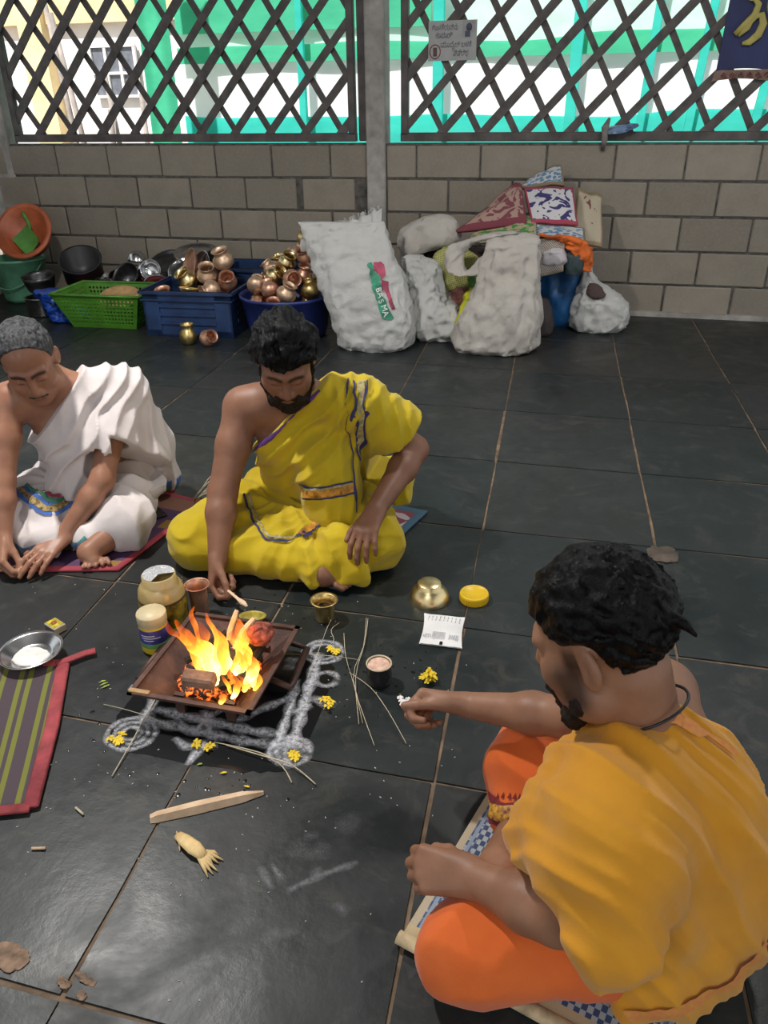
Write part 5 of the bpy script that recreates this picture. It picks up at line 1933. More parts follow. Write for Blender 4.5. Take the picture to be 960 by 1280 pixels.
# rice grains, specks, and chipped mortar
rr_ = np.random.RandomState(5)
sv, sf = [], []
cn = [(-.1, -4.25, .25, .12, 40), (.35, -3.95, .2, .15, 30), (-.5, -3.85, .3, .2, 40), (.25, -4.4, .25, .15, 18), (-.05, -3.68, .2, .08, 25), (.1, -4.3, .3, .2, 20), (-.2, -4.5, .2, .15, 12)]
for cx_, cy_, sx_, sy_, nn_ in cn:
    for _ in range(nn_):
        x, y = rr_.normal(cx_, sx_), rr_.normal(cy_, sy_)
        if abs(x - KX) < .15 and abs(y - KY) < .16:
            continue
        a = rr_.uniform(0, PI)
        l, w = rr_.uniform(.0016, .0032), rr_.uniform(.0008, .0013)
        d = np.array([math.cos(a), math.sin(a)])
        s = np.array([-d[1], d[0]])
        o = len(sv)
        for q, z in ((d * l, .0008), (s * w, .0008), (-d * l, .0008), (-s * w, .0008)):
            sv.append((x + q[0], y + q[1], z))
        sv.append((x, y, .0024))
        sf += [(o, o + 1, o + 4), (o + 1, o + 2, o + 4), (o + 2, o + 3, o + 4), (o + 3, o, o + 4)]
o = npmesh('rice_grains', sv, sf, RICE, None, False, (0, -4, 0))
o.location = (0, -4, 0)
tag(o, 'scattered grains of rice and white specks on the dark slabs', 'rice', kind='stuff')
# water drops
sv, sf = [], []
for cx_, cy_, sx_, sy_, nn_ in ((-.23, -4.13, .07, .07, 22), (.40, -3.80, .05, .04, 20), (.27, -3.90, .04, .06, 16), (.10, -4.25, .08, .03, 20), (.1, -3.62, .1, .05, 8)):
    for _ in range(nn_):
        x, y = rr_.normal(cx_, sx_), rr_.normal(cy_, sy_)
        r = rr_.uniform(.002, .0055)
        o = len(sv)
        for i in range(8):
            a = 2 * PI * i / 8
            q = r * rr_.uniform(.8, 1.2)
            sv.append((x + q * math.cos(a), y + q * .9 * math.sin(a), .0005))
        sv.append((x, y, .0014))
        sf += [(o + i, o + (i + 1) % 8, o + 8) for i in range(8)]
o = npmesh('water_drops', sv, sf, WATER, None, True, (0, -4, 0))
o.location = (0, -4, 0)
tag(o, 'dark water drops splashed on the slabs around the fire pit', 'water', kind='stuff')
CHIP = simple('mortar_chip', (.26, .17, .115), .95, var=.3, scale=40, bump=.8)
for i, (x, y, a, b_, lb) in enumerate(((-.095, -4.672, .035, .02, 'lump of loose mortar at the slab joint corner'), (.018, -4.690, .016, .007, 'crumbled mortar where two slab joints cross'), (.048, -4.676, .020, .006, 'long crumb of mortar beside the crossing joints'), (.06, -4.70, .010, .006, 'small crumb of mortar below the long crumb'))):
    o = superloft('mortar_lump', [(0, 0, .0, a * .9, b_ * .9), (0, 0, .0015, a, b_), (0, 0, .003, a * .7, b_ * .7), (0, 0, .004, a * .1, b_ * .1)], CHIP, amp=.0022, scale=75, seed=i * 3., n=34, m=12, flat_z=0.0)
    o.location = (x, y, 0)
    o.rotation_euler = (0, 0, -.25)
    tag(o, lb, 'mortar')
o = superloft('mortar_patch', [(0, 0, .0, .04, .045), (0, 0, .0015, .042, .047), (0, 0, .002, .01, .01)], simple('worn_patch', (.095, .072, .055), .9, var=.3), amp=.006, scale=40, n=30, m=8, flat_z=0.0)
o.location = (1.035, -3.09, 0)
tag(o, 'brown chipped patch at a slab corner behind the head of the man in saffron', 'patch')

# ================================================================== people: signed distance fields
def V3(*a):
    return np.array(a, float)


def unit(v):
    v = np.asarray(v, float)
    return v / np.linalg.norm(v)


class Field:
    def __init__(s, lo, hi, h):
        s.h = h
        s.lo = np.array(lo, float)
        s.n = np.ceil((np.array(hi) - s.lo) / h).astype(int) + 1
        s.ax = [(s.lo[i] + h * np.arange(s.n[i])).astype(np.float32) for i in range(3)]
        s.d = np.full(s.n, .08, np.float32)

    def _box(s, lo, hi):
        a = np.clip(np.floor((np.asarray(lo) - s.lo) / s.h).astype(int), 0, s.n - 1)
        b = np.clip(np.ceil((np.asarray(hi) - s.lo) / s.h).astype(int) + 1, 1, s.n)
        if np.any(b <= a):
            return None
        sl = tuple(slice(a[i], b[i]) for i in range(3))
        X = s.ax[0][sl[0]][:, None, None]
        Y = s.ax[1][sl[1]][None, :, None]
        Z = s.ax[2][sl[2]][None, None, :]
        return sl, X, Y, Z

    def _mix(s, sl, e, k, op):
        d = s.d[sl]
        if op == 'u':
            if k > 0:
                h = np.clip(.5 + .5 * (d - e) / k, 0, 1)
                s.d[sl] = d * (1 - h) + e * h - k * h * (1 - h)
            else:
                s.d[sl] = np.minimum(d, e)
        else:  # subtract
            e = -e
            if k > 0:
                h = np.clip(.5 - .5 * (d - e) / k, 0, 1)
                s.d[sl] = d * (1 - h) + e * h + k * h * (1 - h)
            else:
                s.d[sl] = np.maximum(d, e)

    def cap(s, a, b, ra, rb=None, k=.02, op='u'):
        a, b = np.asarray(a, float), np.asarray(b, float)
        rb = ra if rb is None else rb
        m = max(ra, rb) + k + .03
        r = s._box(np.minimum(a, b) - m, np.maximum(a, b) + m)
        if r is None:
            return s
        sl, X, Y, Z = r
        ba = b - a
        L2 = float(ba @ ba) + 1e-12
        t = np.clip(((X - a[0]) * ba[0] + (Y - a[1]) * ba[1] + (Z - a[2]) * ba[2]) / L2, 0, 1)
        e = np.sqrt((X - a[0] - ba[0] * t) ** 2 + (Y - a[1] - ba[1] * t) ** 2 + (Z - a[2] - ba[2] * t) ** 2) - (ra + (rb - ra) * t)
        s._mix(sl, e, k, op)
        return s

    def path(s, pts, rad, k=.02):
        for i in range(len(pts) - 1):
            s.cap(pts[i], pts[i + 1], rad[i], rad[i + 1], k)
        return s

    def ell(s, c, r, R=None, k=.02, op='u'):
        c, r = np.asarray(c, float), np.asarray(r, float)
        m = r.max() + k + .03
        q = s._box(c - m, c + m)
        if q is None:
            return s
        sl, X, Y, Z = q
        x, y, z = X - c[0], Y - c[1], Z - c[2]
        if R is not None:
            x, y, z = (x * R[0, 0] + y * R[1, 0] + z * R[2, 0], x * R[0, 1] + y * R[1, 1] + z * R[2, 1], x * R[0, 2] + y * R[1, 2] + z * R[2, 2])
        k0 = np.sqrt((x / r[0]) ** 2 + (y / r[1]) ** 2 + (z / r[2]) ** 2)
        k1 = np.sqrt((x / r[0] ** 2) ** 2 + (y / r[1] ** 2) ** 2 + (z / r[2] ** 2) ** 2) + 1e-6
        s._mix(sl, k0 * (k0 - 1) / k1, k, op)
        return s

    def rbox(s, c, half, r, R=None, k=.02, op='u'):
        c, hf = np.asarray(c, float), np.asarray(half, float)
        m = np.linalg.norm(hf) + r + k + .03
        q = s._box(c - m, c + m)
        if q is None:
            return s
        sl, X, Y, Z = q
        x, y, z = X - c[0], Y - c[1], Z - c[2]
        if R is not None:
            x, y, z = (x * R[0, 0] + y * R[1, 0] + z * R[2, 0], x * R[0, 1] + y * R[1, 1] + z * R[2, 1], x * R[0, 2] + y * R[1, 2] + z * R[2, 2])
        qx, qy, qz = np.abs(x) - hf[0], np.abs(y) - hf[1], np.abs(z) - hf[2]
        e = np.sqrt(np.maximum(qx, 0) ** 2 + np.maximum(qy, 0) ** 2 + np.maximum(qz, 0) ** 2) + np.minimum(np.maximum(qx, np.maximum(qy, qz)), 0) - r
        s._mix(sl, e, k, op)
        return s

    def half(s, p, n, k=0.0):
        """keep the side (q - p).n > 0"""
        p, n = np.asarray(p, float), unit(n)
        X, Y, Z = s.ax[0][:, None, None], s.ax[1][None, :, None], s.ax[2][None, None, :]
        e = -((X - p[0]) * n[0] + (Y - p[1]) * n[1] + (Z - p[2]) * n[2])
        if k > 0:
            h = np.clip(.5 - .5 * (s.d - e) / k, 0, 1)
            s.d = (s.d * (1 - h) + e * h + k * h * (1 - h)).astype(np.float32)
        else:
            s.d = np.maximum(s.d, e).astype(np.float32)
        return s

    def region(s, fn):
        X, Y, Z = s.ax[0][:, None, None], s.ax[1][None, :, None], s.ax[2][None, None, :]
        s.d = np.maximum(s.d, fn(X, Y, Z)).astype(np.float32)
        return s

    def disp(s, fn, band=.035):
        I = np.nonzero(np.abs(s.d) < band)
        P = (s.ax[0][I[0]], s.ax[1][I[1]], s.ax[2][I[2]])
        s.d[I] -= fn(P).astype(np.float32)
        return s

    def mesh(s):
        d = s.d
        for a in range(3):      # close the box
            i0 = [slice(None)] * 3
            i0[a] = 0
            d[tuple(i0)] = np.maximum(d[tuple(i0)], 1e-3)
            i0[a] = -1
            d[tuple(i0)] = np.maximum(d[tuple(i0)], 1e-3)
        S = d < 0
        c = np.zeros(np.array(S.shape) - 1, np.int8)
        for i in (0, 1):
            for j in (0, 1):
                for k in (0, 1):
                    c += S[i:S.shape[0] - 1 + i, j:S.shape[1] - 1 + j, k:S.shape[2] - 1 + k]
        act = (c > 0) & (c < 8)
        I = np.argwhere(act)
        vid = np.full(act.shape, -1, np.int32)
        vid[act] = np.arange(len(I))
        cor = np.array([(i, j, k) for i in (0, 1) for j in (0, 1) for k in (0, 1)])
        val = np.stack([d[I[:, 0] + q[0], I[:, 1] + q[1], I[:, 2] + q[2]] for q in cor], 1)
        pos = np.zeros((len(I), 3))
        cnt = np.zeros(len(I))
        for a in range(8):
            for b in range(a + 1, 8):
                if np.abs(cor[a] - cor[b]).sum() != 1:
                    continue
                va, vb = val[:, a], val[:, b]
                m = (va < 0) != (vb < 0)
                t = np.where(m, va / np.where(m, va - vb, 1), 0)
                pos += np.where(m[:, None], cor[a] + t[:, None] * (cor[b] - cor[a]), 0)
                cnt += m
        v = s.lo + s.h * (I + pos / cnt[:, None])
        F = []
        for a in range(3):
            b, e = (a + 1) % 3, (a + 2) % 3
            sl0 = [slice(None)] * 3
            sl1 = [slice(None)] * 3
            sl0[a] = slice(0, -1)
            sl1[a] = slice(1, None)
            x = S[tuple(sl0)] != S[tuple(sl1)]
            E = np.argwhere(x)
            E = E[(E[:, b] > 0) & (E[:, e] > 0) & (E[:, b] < act.shape[b]) & (E[:, e] < act.shape[e])]
            ins = S[E[:, 0], E[:, 1], E[:, 2]]

            def at(db, de):
                q = E.copy()
                q[:, b] += db
                q[:, e] += de
                return vid[q[:, 0], q[:, 1], q[:, 2]]
            Q = np.stack([at(-1, -1), at(0, -1), at(0, 0), at(-1, 0)], 1)
            Q[~ins] = Q[~ins][:, ::-1]
            F.append(Q)
        F = np.concatenate(F)
        return v, F


def rdg(t):
    return 1 - 2 * np.abs(np.sin(t * .5))


def frame(fwd, up=(0, 0, 1)):
    """columns: left, forward, up of a figure"""
    f = unit(fwd)
    l = unit(np.cross(up, f))
    u = np.cross(f, l)
    return np.stack([l, f, u], 1)


def head_parts(F, c, R, s, ears=True, jaw=1.0, belly=0):
    w = lambda x, y, z: np.asarray(c) + s * (R @ np.array([x, y, z]))
    e = lambda ctr, r, k=.02, op='u': F.ell(w(*ctr), np.array(r) * s, R, k * s, op)
    e((0, -.012, .038), (.076, .096, .084), .02)
    e((0, .03, -.03), (.064 * jaw, .064, .085), .03)
    e((0, .05, -.075), (.048 * jaw, .045, .048), .025)
    e((0, .074, -.103), (.024, .021, .02), .02)
    for sx in (-1, 1):
        e((sx * .045, .058, -.028), (.024, .024, .026), .025)
        e((sx * .052, .02, -.08), (.018, .03, .028), .025)
        F.cap(w(sx * .012, .088, .022), w(sx * .046, .074, .022), .011 * s, .010 * s, .014 * s)
    for sx in (-1, 1):
        e((sx * .032, .098, .0), (.018, .016, .013), .016, 's')
        e((sx * .0315, .076, -.001), (.0155, .014, .0125), .004)
        F.cap(w(sx * .018, .090, -.003), w(sx * .044, .081, -.004), .0028 * s, .0024 * s, .003 * s)
    F.cap(w(0, .088, .012), w(0, .110, -.034), .0075 * s, .0115 * s, .012 * s)
    for sx in (-1, 1):
        e((sx * .0125, .098, -.041), (.0085, .010, .0075), .008)
    e((0, .094, -.054), (.020, .010, .010), .014)
    F.cap(w(-.021, .088, -.068), w(0, .099, -.064), .0048 * s, .0062 * s, .005 * s)
    F.cap(w(.021, .088, -.068), w(0, .099, -.064), .0048 * s, .0062 * s, .005 * s)
    F.cap(w(-.017, .088, -.077), w(.017, .088, -.077), .0065 * s, .0065 * s, .007 * s)
    F.cap(w(0, .0945, -.0775), w(0, .0945, -.0775), .006 * s, .006 * s, .006 * s)
    for sx in (-1, 1):
        if ears:
            Re = R @ np.array(Euler((0, 0, sx * .45)).to_matrix())
            F.ell(w(sx * .078, -.012, -.008), np.array((.009, .020, .033)) * s, Re, .006 * s)
            F.ell(w(sx * .074, -.006, -.028), np.array((.009, .011, .014)) * s, Re, .008 * s)
            F.ell(w(sx * .088, -.006, -.008), np.array((.007, .010, .019)) * s, Re, .004 * s, 's')
    return w


def hand(F, wr, f, n, side, curl, scale=.93, thumb=(.5, .6, .35), spread=1.0, rad=1.0, thumb_dir=None, k=.006):
    """side +1 right hand, -1 left hand; curl: per finger (a, b, c) bend angles toward the palm"""
    f = unit(f)
    n = np.asarray(n, float)
    n = unit(n - f * (n @ f))
    t = np.cross(f, n) * side
    wr = np.asarray(wr, float)
    q = lambda a, b, c=0.0: wr + scale * (f * a + t * b + n * c)
    kn = [(.084, .027), (.088, .008), (.083, -.011), (.073, -.028)]
    rr = [.0098, .0102, .0098, .0088]
    for (a, b), r in zip(kn, rr):
        F.cap(q(.002, b * .55), q(a, b), .0165 * scale * rad, r * 1.12 * scale * rad, .012)
    F.cap(q(.03, .01, .006), q(.062, -.006, .006), .015 * scale * rad, .013 * scale * rad, .015)
    ln = [(.042, .026, .020), (.047, .029, .021), (.043, .027, .020), (.033, .021, .018)]
    sp = [.10, .02, -.06, -.15]
    tips = []
    for i in range(4):
        d0 = unit(f + t * sp[i] * spread)
        p = q(*kn[i])
        ang = 0
        r0 = rr[i] * scale * rad
        for j in range(3):
            ang += curl[i][j]
            d = d0 * math.cos(ang) + n * math.sin(ang)
            p2 = p + d * ln[i][j] * scale
            r1 = r0 * (.93 if j < 2 else .82)
            F.cap(p, p2, r0, r1, k * .55)
            p, r0 = p2, r1
        tips.append(p)
    b0 = q(.018, .016, .006)
    td = thumb_dir if thumb_dir is not None else (.62, .72, .25)
    d = unit(f * td[0] + t * td[1] + n * td[2])
    p1 = b0 + d * .040 * scale
    F.cap(b0, p1, .0155 * scale * rad, .0118 * scale * rad, .012)
    ax = f
    ang = 0
    e1 = unit(f - d * (f @ d))
    e2 = unit(n - d * (n @ d))
    bend = unit(e1 * thumb[2] + e2 * (1 - thumb[2]))
    p, r0 = p1, .0112 * scale * rad
    for a, l in ((thumb[0], .033), (thumb[1], .027)):
        ang += a
        dd = d * math.cos(ang) + bend * math.sin(ang)
        p2 = p + dd * l * scale
        F.cap(p, p2, r0, r0 * .88, k * .6)
        p, r0 = p2, r0 * .88
    tips.append(p)
    return tips


def arm(F, sh, el, wr, ru=.047, re=.038, rf=.041, rw=.026, k=.02):
    sh, el, wr = map(np.asarray, (sh, el, wr))
    F.cap(sh, sh * .55 + el * .45, ru * 1.05, ru, k)
    F.cap(sh * .55 + el * .45, el, ru, re, k)
    m = el * .68 + wr * .32
    F.cap(el, m, re, rf, k)
    F.cap(m, wr, rf * .98, rw, k)


def torso(F, hip, chest, neck, shL, shR, R, g=0.0, k=.05, bulk=1.0, head_c=None, belly=.115, hw=1.0):
    hip, chest, neck, shL, shR = [np.asarray(q, float) for q in (hip, chest, neck, shL, shR)]
    l, f, u = R[:, 0], R[:, 1], R[:, 2]
    F.ell(hip, (.165 * bulk * hw + g, .125 * bulk * hw + g, .105 + g), R, k)
    mid = hip * .5 + chest * .5 + f * .012
    F.ell(mid, (.145 * bulk + g, belly * bulk + g, .135 + g), R, k)
    F.ell(chest, (.155 * bulk + g, .108 * bulk + g, .155 + g), R, k)
    top = (shL + shR) / 2
    for sgn, sh in ((1, shL), (-1, shR)):
        ins = sh * .72 + top * .28
        F.cap(ins, top * .4 + chest * .6 + (sh - top) * .35, .058 * bulk + g, .075 * bulk + g, k)
        F.cap(sh, ins, .054 * bulk + g, .06 * bulk + g, .03)
        F.cap(neck + (sh - top) * .15, sh * .85 + top * .15 + u * .008, .048 * bulk + g, .042 * bulk + g, .035)
        F.ell(chest + f * .075 + (sh - top) * .42 + u * .04, (.062 + g, .035 + g, .05 + g), R, .03)


SKINM = {}


def skin_mat(name, c1, c2, rough=.5):
    m, k = newmat(name, c1, rough)
    at = k.n('ShaderNodeAttribute')
    at.attribute_name = 'Col'
    v = k.geo()
    c = k.ramp(k.noise(v, 16, 4, .6), [(.3, c2), (.7, c1)])
    c = k.mix(1.0, c, at.outputs['Color'], 'MULTIPLY')
    k.base(c)
    k.bump(k.noise(v, 260, 3, .6), .12, .002)
    k.b.inputs['Subsurface Weight'].default_value = .06
    k.b.inputs['Subsurface Radius'].default_value = (.01, .004, .002)
    k.b.inputs['Specular IOR Level'].default_value = .4
    return m


def cloth_mat(name, c1, c2, weave_s=420, rough=.85, bump=.25):
    m, k = newmat(name, c1, rough)
    v = k.geo()
    c = k.ramp(k.noise(v, 7, 4, .6), [(.3, c2), (.7, c1)])
    k.base(c)
    k.bump(k.math('ADD', k.noise(v, 30, 5, .65), k.math('MULTIPLY', k.noise(v, 420, 2, .5), .25)), bump, .005)
    k.b.inputs['Sheen Weight'].default_value = .15
    k.b.inputs['Specular IOR Level'].default_value = .2
    return m


def hair_mat(name, c1, c2, rough=.32):
    m, k = newmat(name, c1, rough)
    v = k.geo((1, 1, .35))
    n1 = k.noise(v, 120, 4, .6, .6)
    k.base(k.ramp(n1, [(.35, c1), (.75, c2)]))
    k.bump(k.noise(v, 170, 4, .7, .8), .6, .004)
    k.b.inputs['Specular IOR Level'].default_value = .11
    return m


def face_colour(v, c, R, s, lip=(.80, .55, .55), beard=0.0, grey=None):
    """multiplier on the skin: brows, lips, eyelid line"""
    L = (np.asarray(v) - np.asarray(c)) @ R / s
    x, y, z = np.abs(L[:, 0]), L[:, 1], L[:, 2]
    col = np.ones((len(v), 3))
    near = (y > .055) & (np.abs(L[:, 0]) < .07) & (z > -.13) & (z < .09)

    def put(m, c_):
        col[:] = col * (1 - m[:, None]) + np.array(c_) * m[:, None]
    sm = lambda d, a: np.clip(1 - d / a, 0, 1) ** .7
    bz = .0245 - .0035 * ((x - .026) / .02) ** 2
    brow = np.where(near & (x > .008) & (x < .052), sm(np.abs(z - bz), .0085), 0)
    put(np.clip(brow * 1.8, 0, .95), (.10, .08, .08))
    ey = np.where(near & (y > .07), sm(np.hypot((x - .031) / 1.6, (z + .006) * 1.8), .010), 0)
    put(ey * .75, (.25, .20, .20))
    lp = np.where(near & (y > .08), sm(np.hypot(L[:, 0] / 2.2, (z + .071)), .0115), 0)
    put(np.clip(lp * 1.2, 0, .85), lip)
    ns = np.where(near, sm(np.hypot((x - .009), (z + .047) * 1.3) + np.clip(.094 - y, 0, 1), .005), 0)
    put(ns * .6, (.35, .25, .25))
    return col


def hair_cap(F, c, R, s, vol=(.088, .107, .095), ctr=(0, -.014, .040), zc=None, seed=0., amp=.006, sc=45, tuft=.0, side_open=.0):
    w = lambda x, y, z: np.asarray(c) + s * (R @ np.array([x, y, z]))
    F.ell(w(*ctr), np.array(vol) * s, R, .0)
    ys, zs = zc

    def fn(P):
        L = [(P[0] - c[0]), (P[1] - c[1]), (P[2] - c[2])]
        x = (L[0] * R[0, 0] + L[1] * R[1, 0] + L[2] * R[2, 0]) / s
        y = (L[0] * R[0, 1] + L[1] * R[1, 1] + L[2] * R[2, 1]) / s
        z = (L[0] * R[0, 2] + L[1] * R[1, 2] + L[2] * R[2, 2]) / s
        return x, y, z

    def dp(P):
        x, y, z = fn(P)
        a = np.arctan2(x, z + .05)
        strand = vnoise(a * 26 + 2 * vnoise(x * 30, y * 30, z * 30 + seed), y * 22 + seed, z * 8)
        return amp * s * (.9 * fbm((x, y, z), sc, 2, seed) + .8 * strand + tuft * vnoise(x * 22 + seed, y * 22, z * 22))
    F.disp(dp)

    def cut(X, Y, Z):
        X, Y, Z = np.broadcast_arrays(X, Y, Z)
        x, y, z = fn((X, Y, Z))
        zz = np.interp(y, ys, zs)
        zz = zz + .004 * vnoise(x * 60 + seed, y * 60, z * 10) - side_open * 0
        return (zz - z) * s * .7
    F.region(cut)
    return F


def build(F, name, mat, parent, col=None, colfn=None):
    v, f = F.mesh()
    if len(f) == 0:
        return None
    cc = colfn(v) if colfn is not None else col
    return npmesh(name, v, f, mat, parent, True, tuple(parent.location), col=cc)


HAIRB = hair_mat('black_hair', (.002, .002, .0025), (.006, .0058, .006), .30)
BEARD = hair_mat('beard_hair', (.010, .007, .006), (.028, .02, .016), .5)
HAIRG = hair_mat('grey_hair', (.022, .022, .024), (.12, .12, .125), .5)

# ------------------------------------------------------------------ man in yellow
YR = thing('person', 'bearded man in yellow cloth sitting cross legged behind the fire pit', 'person', (-.08, -3.25, 0))
yf = unit((.156, -.988, 0))
yT = frame(unit(V3(.156, -.988, 0) * 1.0 + V3(0, 0, -.35)))
hip, chest, neck = V3(-.075, -3.10, .11), V3(-.055, -3.19, .33), V3(-.05, -3.25, .485)
shL, shR = V3(.125, -3.235, .470), V3(-.222, -3.285, .455)
elR, wrR = V3(-.247, -3.425, .240), V3(-.222, -3.555, .090)
elL, wrL = V3(.262, -3.12, .292), V3(.203, -3.385, .208)
hc = V3(-.052, -3.345, .628)
hR = frame(unit(V3(.30, -.92, 0) * math.cos(.62) + V3(0, 0, -math.sin(.62))))
hs = .95
knR, knL = V3(-.335, -3.445, .085), V3(.20, -3.36, .09)
skinY = skin_mat('skin_brown', (.250, .118, .070), (.185, .082, .048))
F = Field((-.46, -3.72, .008), (.36, -2.93, .80), .0042)
torso(F, hip, chest, neck, shL, shR, yT, 0, .05, 1.0)
F.cap(neck - V3(0, -.0, .02), hc + hR @ V3(0, -.03, -.05), .056, .05, .03)
head_parts(F, hc, hR, hs, jaw=1.03)
arm(F, shR, elR, wrR, .050, .041, .043, .027)
arm(F, shL, elL, wrL, .050, .041, .043, .028)
for hp, kn, ft in ((hip + yT[:, 0] * .085, knL, V3(-.12, -3.47, .045)), (hip - yT[:, 0] * .085, knR, V3(.07, -3.50, .045))):
    F.cap(hp, kn, .085, .06, .04)
    F.cap(kn, ft, .055, .036, .03)
# foot whose toes show below the hem
F.cap(V3(.07, -3.50, .045), V3(.135, -3.485, .026), .028, .02, .02)
for i in range(5):
    F.cap(V3(.12, -3.475 - .011 * i, .026), V3(.158 - .006 * abs(i - 1.), -3.472 - .0125 * i, .019), .0095, .0078 if i else .0095, .004)
tY = hand(F, wrR, (.10, -.60, -.78), (.85, -.30, -.30), 1, [(.75, .85, .45), (1.2, 1.35, .8), (1.35, 1.45, .8), (1.4, 1.5, .8)], .97, (.10, .25, .8), .5, 1.0, (.82, .20, .62))
tYL = hand(F, wrL, (-.12, -.86, -.36), (.05, .35, -.92), -1, [(.42, .5, .35), (.45, .5, .3), (.42, .48, .3), (.38, .42, .3)], .97, (.25, .3, .7), 1.6, 1.0, (.72, .62, .25))
F.region(lambda X, Y, Z: .012 - Z + 0 * X + 0 * Y)
build(F, 'body', skinY, YR, colfn=lambda v: face_colour(v, hc, hR, hs))
# hair
F = Field(hc - .17, hc + .18, .0034)
hair_cap(F, hc, hR, hs, (.091, .110, .098), (0, -.014, .042), ([-.13, -.06, -.025, .0, .03, .05, .075, .13], [-.085, -.075, -.03, -.012, .026, .046, .058, .066]), 3., .0085, 38, 1.2)
build(F, 'hair', HAIRB, YR)
# beard
F = Field(hc - .16, hc + .16, .0032)
w = lambda x, y, z: hc + hs * (hR @ V3(x, y, z))
for sx in (-1, 1):
    F.path([w(sx * .073, .012, .012), w(sx * .070, .018, -.03), w(sx * .062, .03, -.075), w(sx * .040, .064, -.110), w(0, .084, -.122)], [.006, .009, .014, .019, .022], .012)
    F.path([w(sx * .030, .086, -.080), w(sx * .027, .092, -.066), w(0, .101, -.056)], [.007, .0075, .0065], .008)
    F.path([w(sx * .030, .084, -.082), w(sx * .030, .072, -.105)], [.011, .014], .012)
F.path([w(-.02, .09, -.096), w(.02, .09, -.096)], [.010, .010], .012)
F.disp(lambda P: .003 * fbm(P, 130, 2, 4.))
build(F, 'beard', BEARD, YR)

YEL = cloth_mat('yellow_cotton', (.53, .395, .016), (.44, .315, .010))
# dhoti
F = Field((-.50, -3.62, .008), (.38, -2.90, .36), .0052)
F.ell(hip, (.185, .145, .13), yT, .05)
hL, hR_ = hip + yT[:, 0] * .09, hip - yT[:, 0] * .09
F.cap(hL, knL, .108, .084, .05)
F.cap(hR_, knR, .108, .088, .05)
F.cap(knL + V3(-.02, -.005, -.01), V3(.05, -3.455, .055), .072, .058, .05)
F.cap(knR + V3(.02, -.005, -.01), V3(-.02, -3.47, .06), .078, .06, .05)
F.cap(V3(-.20, -3.46, .055), V3(.09, -3.46, .05), .055, .05, .05)
F.ell(V3(-.06, -3.32, .08), (.19, .14, .085), None, .06)
# cloth point hanging over the shin and fringed end
F.path([V3(.10, -3.43, .11), V3(.16, -3.475, .05), V3(.185, -3.485, .022)], [.05, .035, .012], .03)
F.path([V3(.0, -3.47, .10), V3(.045, -3.525, .055), V3(.06, -3.535, .03)], [.03, .022, .014], .02)


def yfold(P):
    x, y, z = P
    o = 0
    for cx, cy, nf, ph, r0 in ((.0, -3.36, 15, .4, .25), (-.10, -3.30, 13, 1.4, .22)):
        a = np.arctan2(y - cy, x - cx)
        r = np.hypot(x - cx, y - cy)
        o = o + .0056 * rdg(nf * a + 2.2 * fbm(P, 9, 2, ph)) * np.clip(r / .10, 0, 1) * np.clip((r0 + .10 - r) / .1, 0, 1)
    o = o + .0050 * (1 - 2.4 * np.abs(fbm((x * .7, y * .7, z * 1.6), 11, 2, 2.)))
    return o


F.disp(yfold)
F.region(lambda X, Y, Z: .012 - Z + 0 * X + 0 * Y)
ydh = build(F, 'dhoti', YEL, YR)
# upper cloth
F = Field((-.32, -3.56, .09), (.38, -2.90, .60), .0048)
torso(F, hip, chest, neck, shL, shR, yT, .019, .05, 1.0)
se = shL * .42 + elL * .58 + V3(.012, .0, .012)
F.cap(shL, se, .074, .086, .03)
F.cap(shL + V3(-.03, .05, -.02), V3(.16, -3.06, .20), .085, .085, .05)
F.cap(V3(.16, -3.06, .20), V3(.20, -3.10, .12), .075, .05, .05)
F.cap(V3(.03, -3.30, .30), V3(.06, -3.30, .17), .085, .10, .05)
ul = V3(.988, .156, 0)
n_ = unit(ul * .70 - V3(0, 0, .71))
P1 = V3(.022, -3.25, .545)


def yup(P):
    x, y, z = P
    q = (x - P1[0]) * n_[0] + (y - P1[1]) * n_[1] + (z - P1[2]) * n_[2]
    m = np.clip(1.2 - np.abs(q - .10) / .16, 0, 1)
    o = .0080 * rdg(q * 125 + 2.6 * fbm(P, 6, 2, 5.)) * m * np.clip((z - .16) / .1, 0, 1)
    vert = np.clip((x - .03) / .05, 0, 1)
    o = o * (1 - .5 * vert) + .0032 * rdg(x * 150 + y * 40 + 2.5 * fbm(P, 6, 2, 1.)) * vert
    return o + .004 * (1 - 2.4 * np.abs(fbm((x, y, z * .5), 10, 2, 8.)))


F.disp(yup)
F.half(P1, n_, .004)
# open the sleeve end around the arm
d_ = unit(elL - shL)
F.region(lambda X, Y, Z: np.where(((X - shL[0]) * d_[0] + (Y - shL[1]) * d_[1] + (Z - shL[2]) * d_[2] > .02) & (Z > .20) & (X > .12), ((X - se[0]) * d_[0] + (Y - se[1]) * d_[1] + (Z - se[2]) * d_[2] - .012), -1))
F.cap(se - d_ * .02, se + d_ * .1, .062, .066, .0, 's')
F.region(lambda X, Y, Z: .10 - Z + 0 * X + 0 * Y)
yuc = build(F, 'upper_cloth', YEL, YR)
yo = tuple(YR.location)
by = bvh_of(yuc, yo)
bd = bvh_of(ydh, yo)
BLUEL = simple('border_blue', (.022, .020, .10), .7)
SILV = simple('border_silver', (.36, .30, .12), .6, var=.3, scale=60)
ORB = simple('border_orange', (.52, .23, .02), .7, var=.35, scale=50)
PURP = simple('purple_edge', (.10, .03, .19), .7)


def rb(name, mat, bv, par, pts, w, off=.0025):
    return ribbon(name, mat, pts, w, par, tuple(par.location), bv, off + .0022)


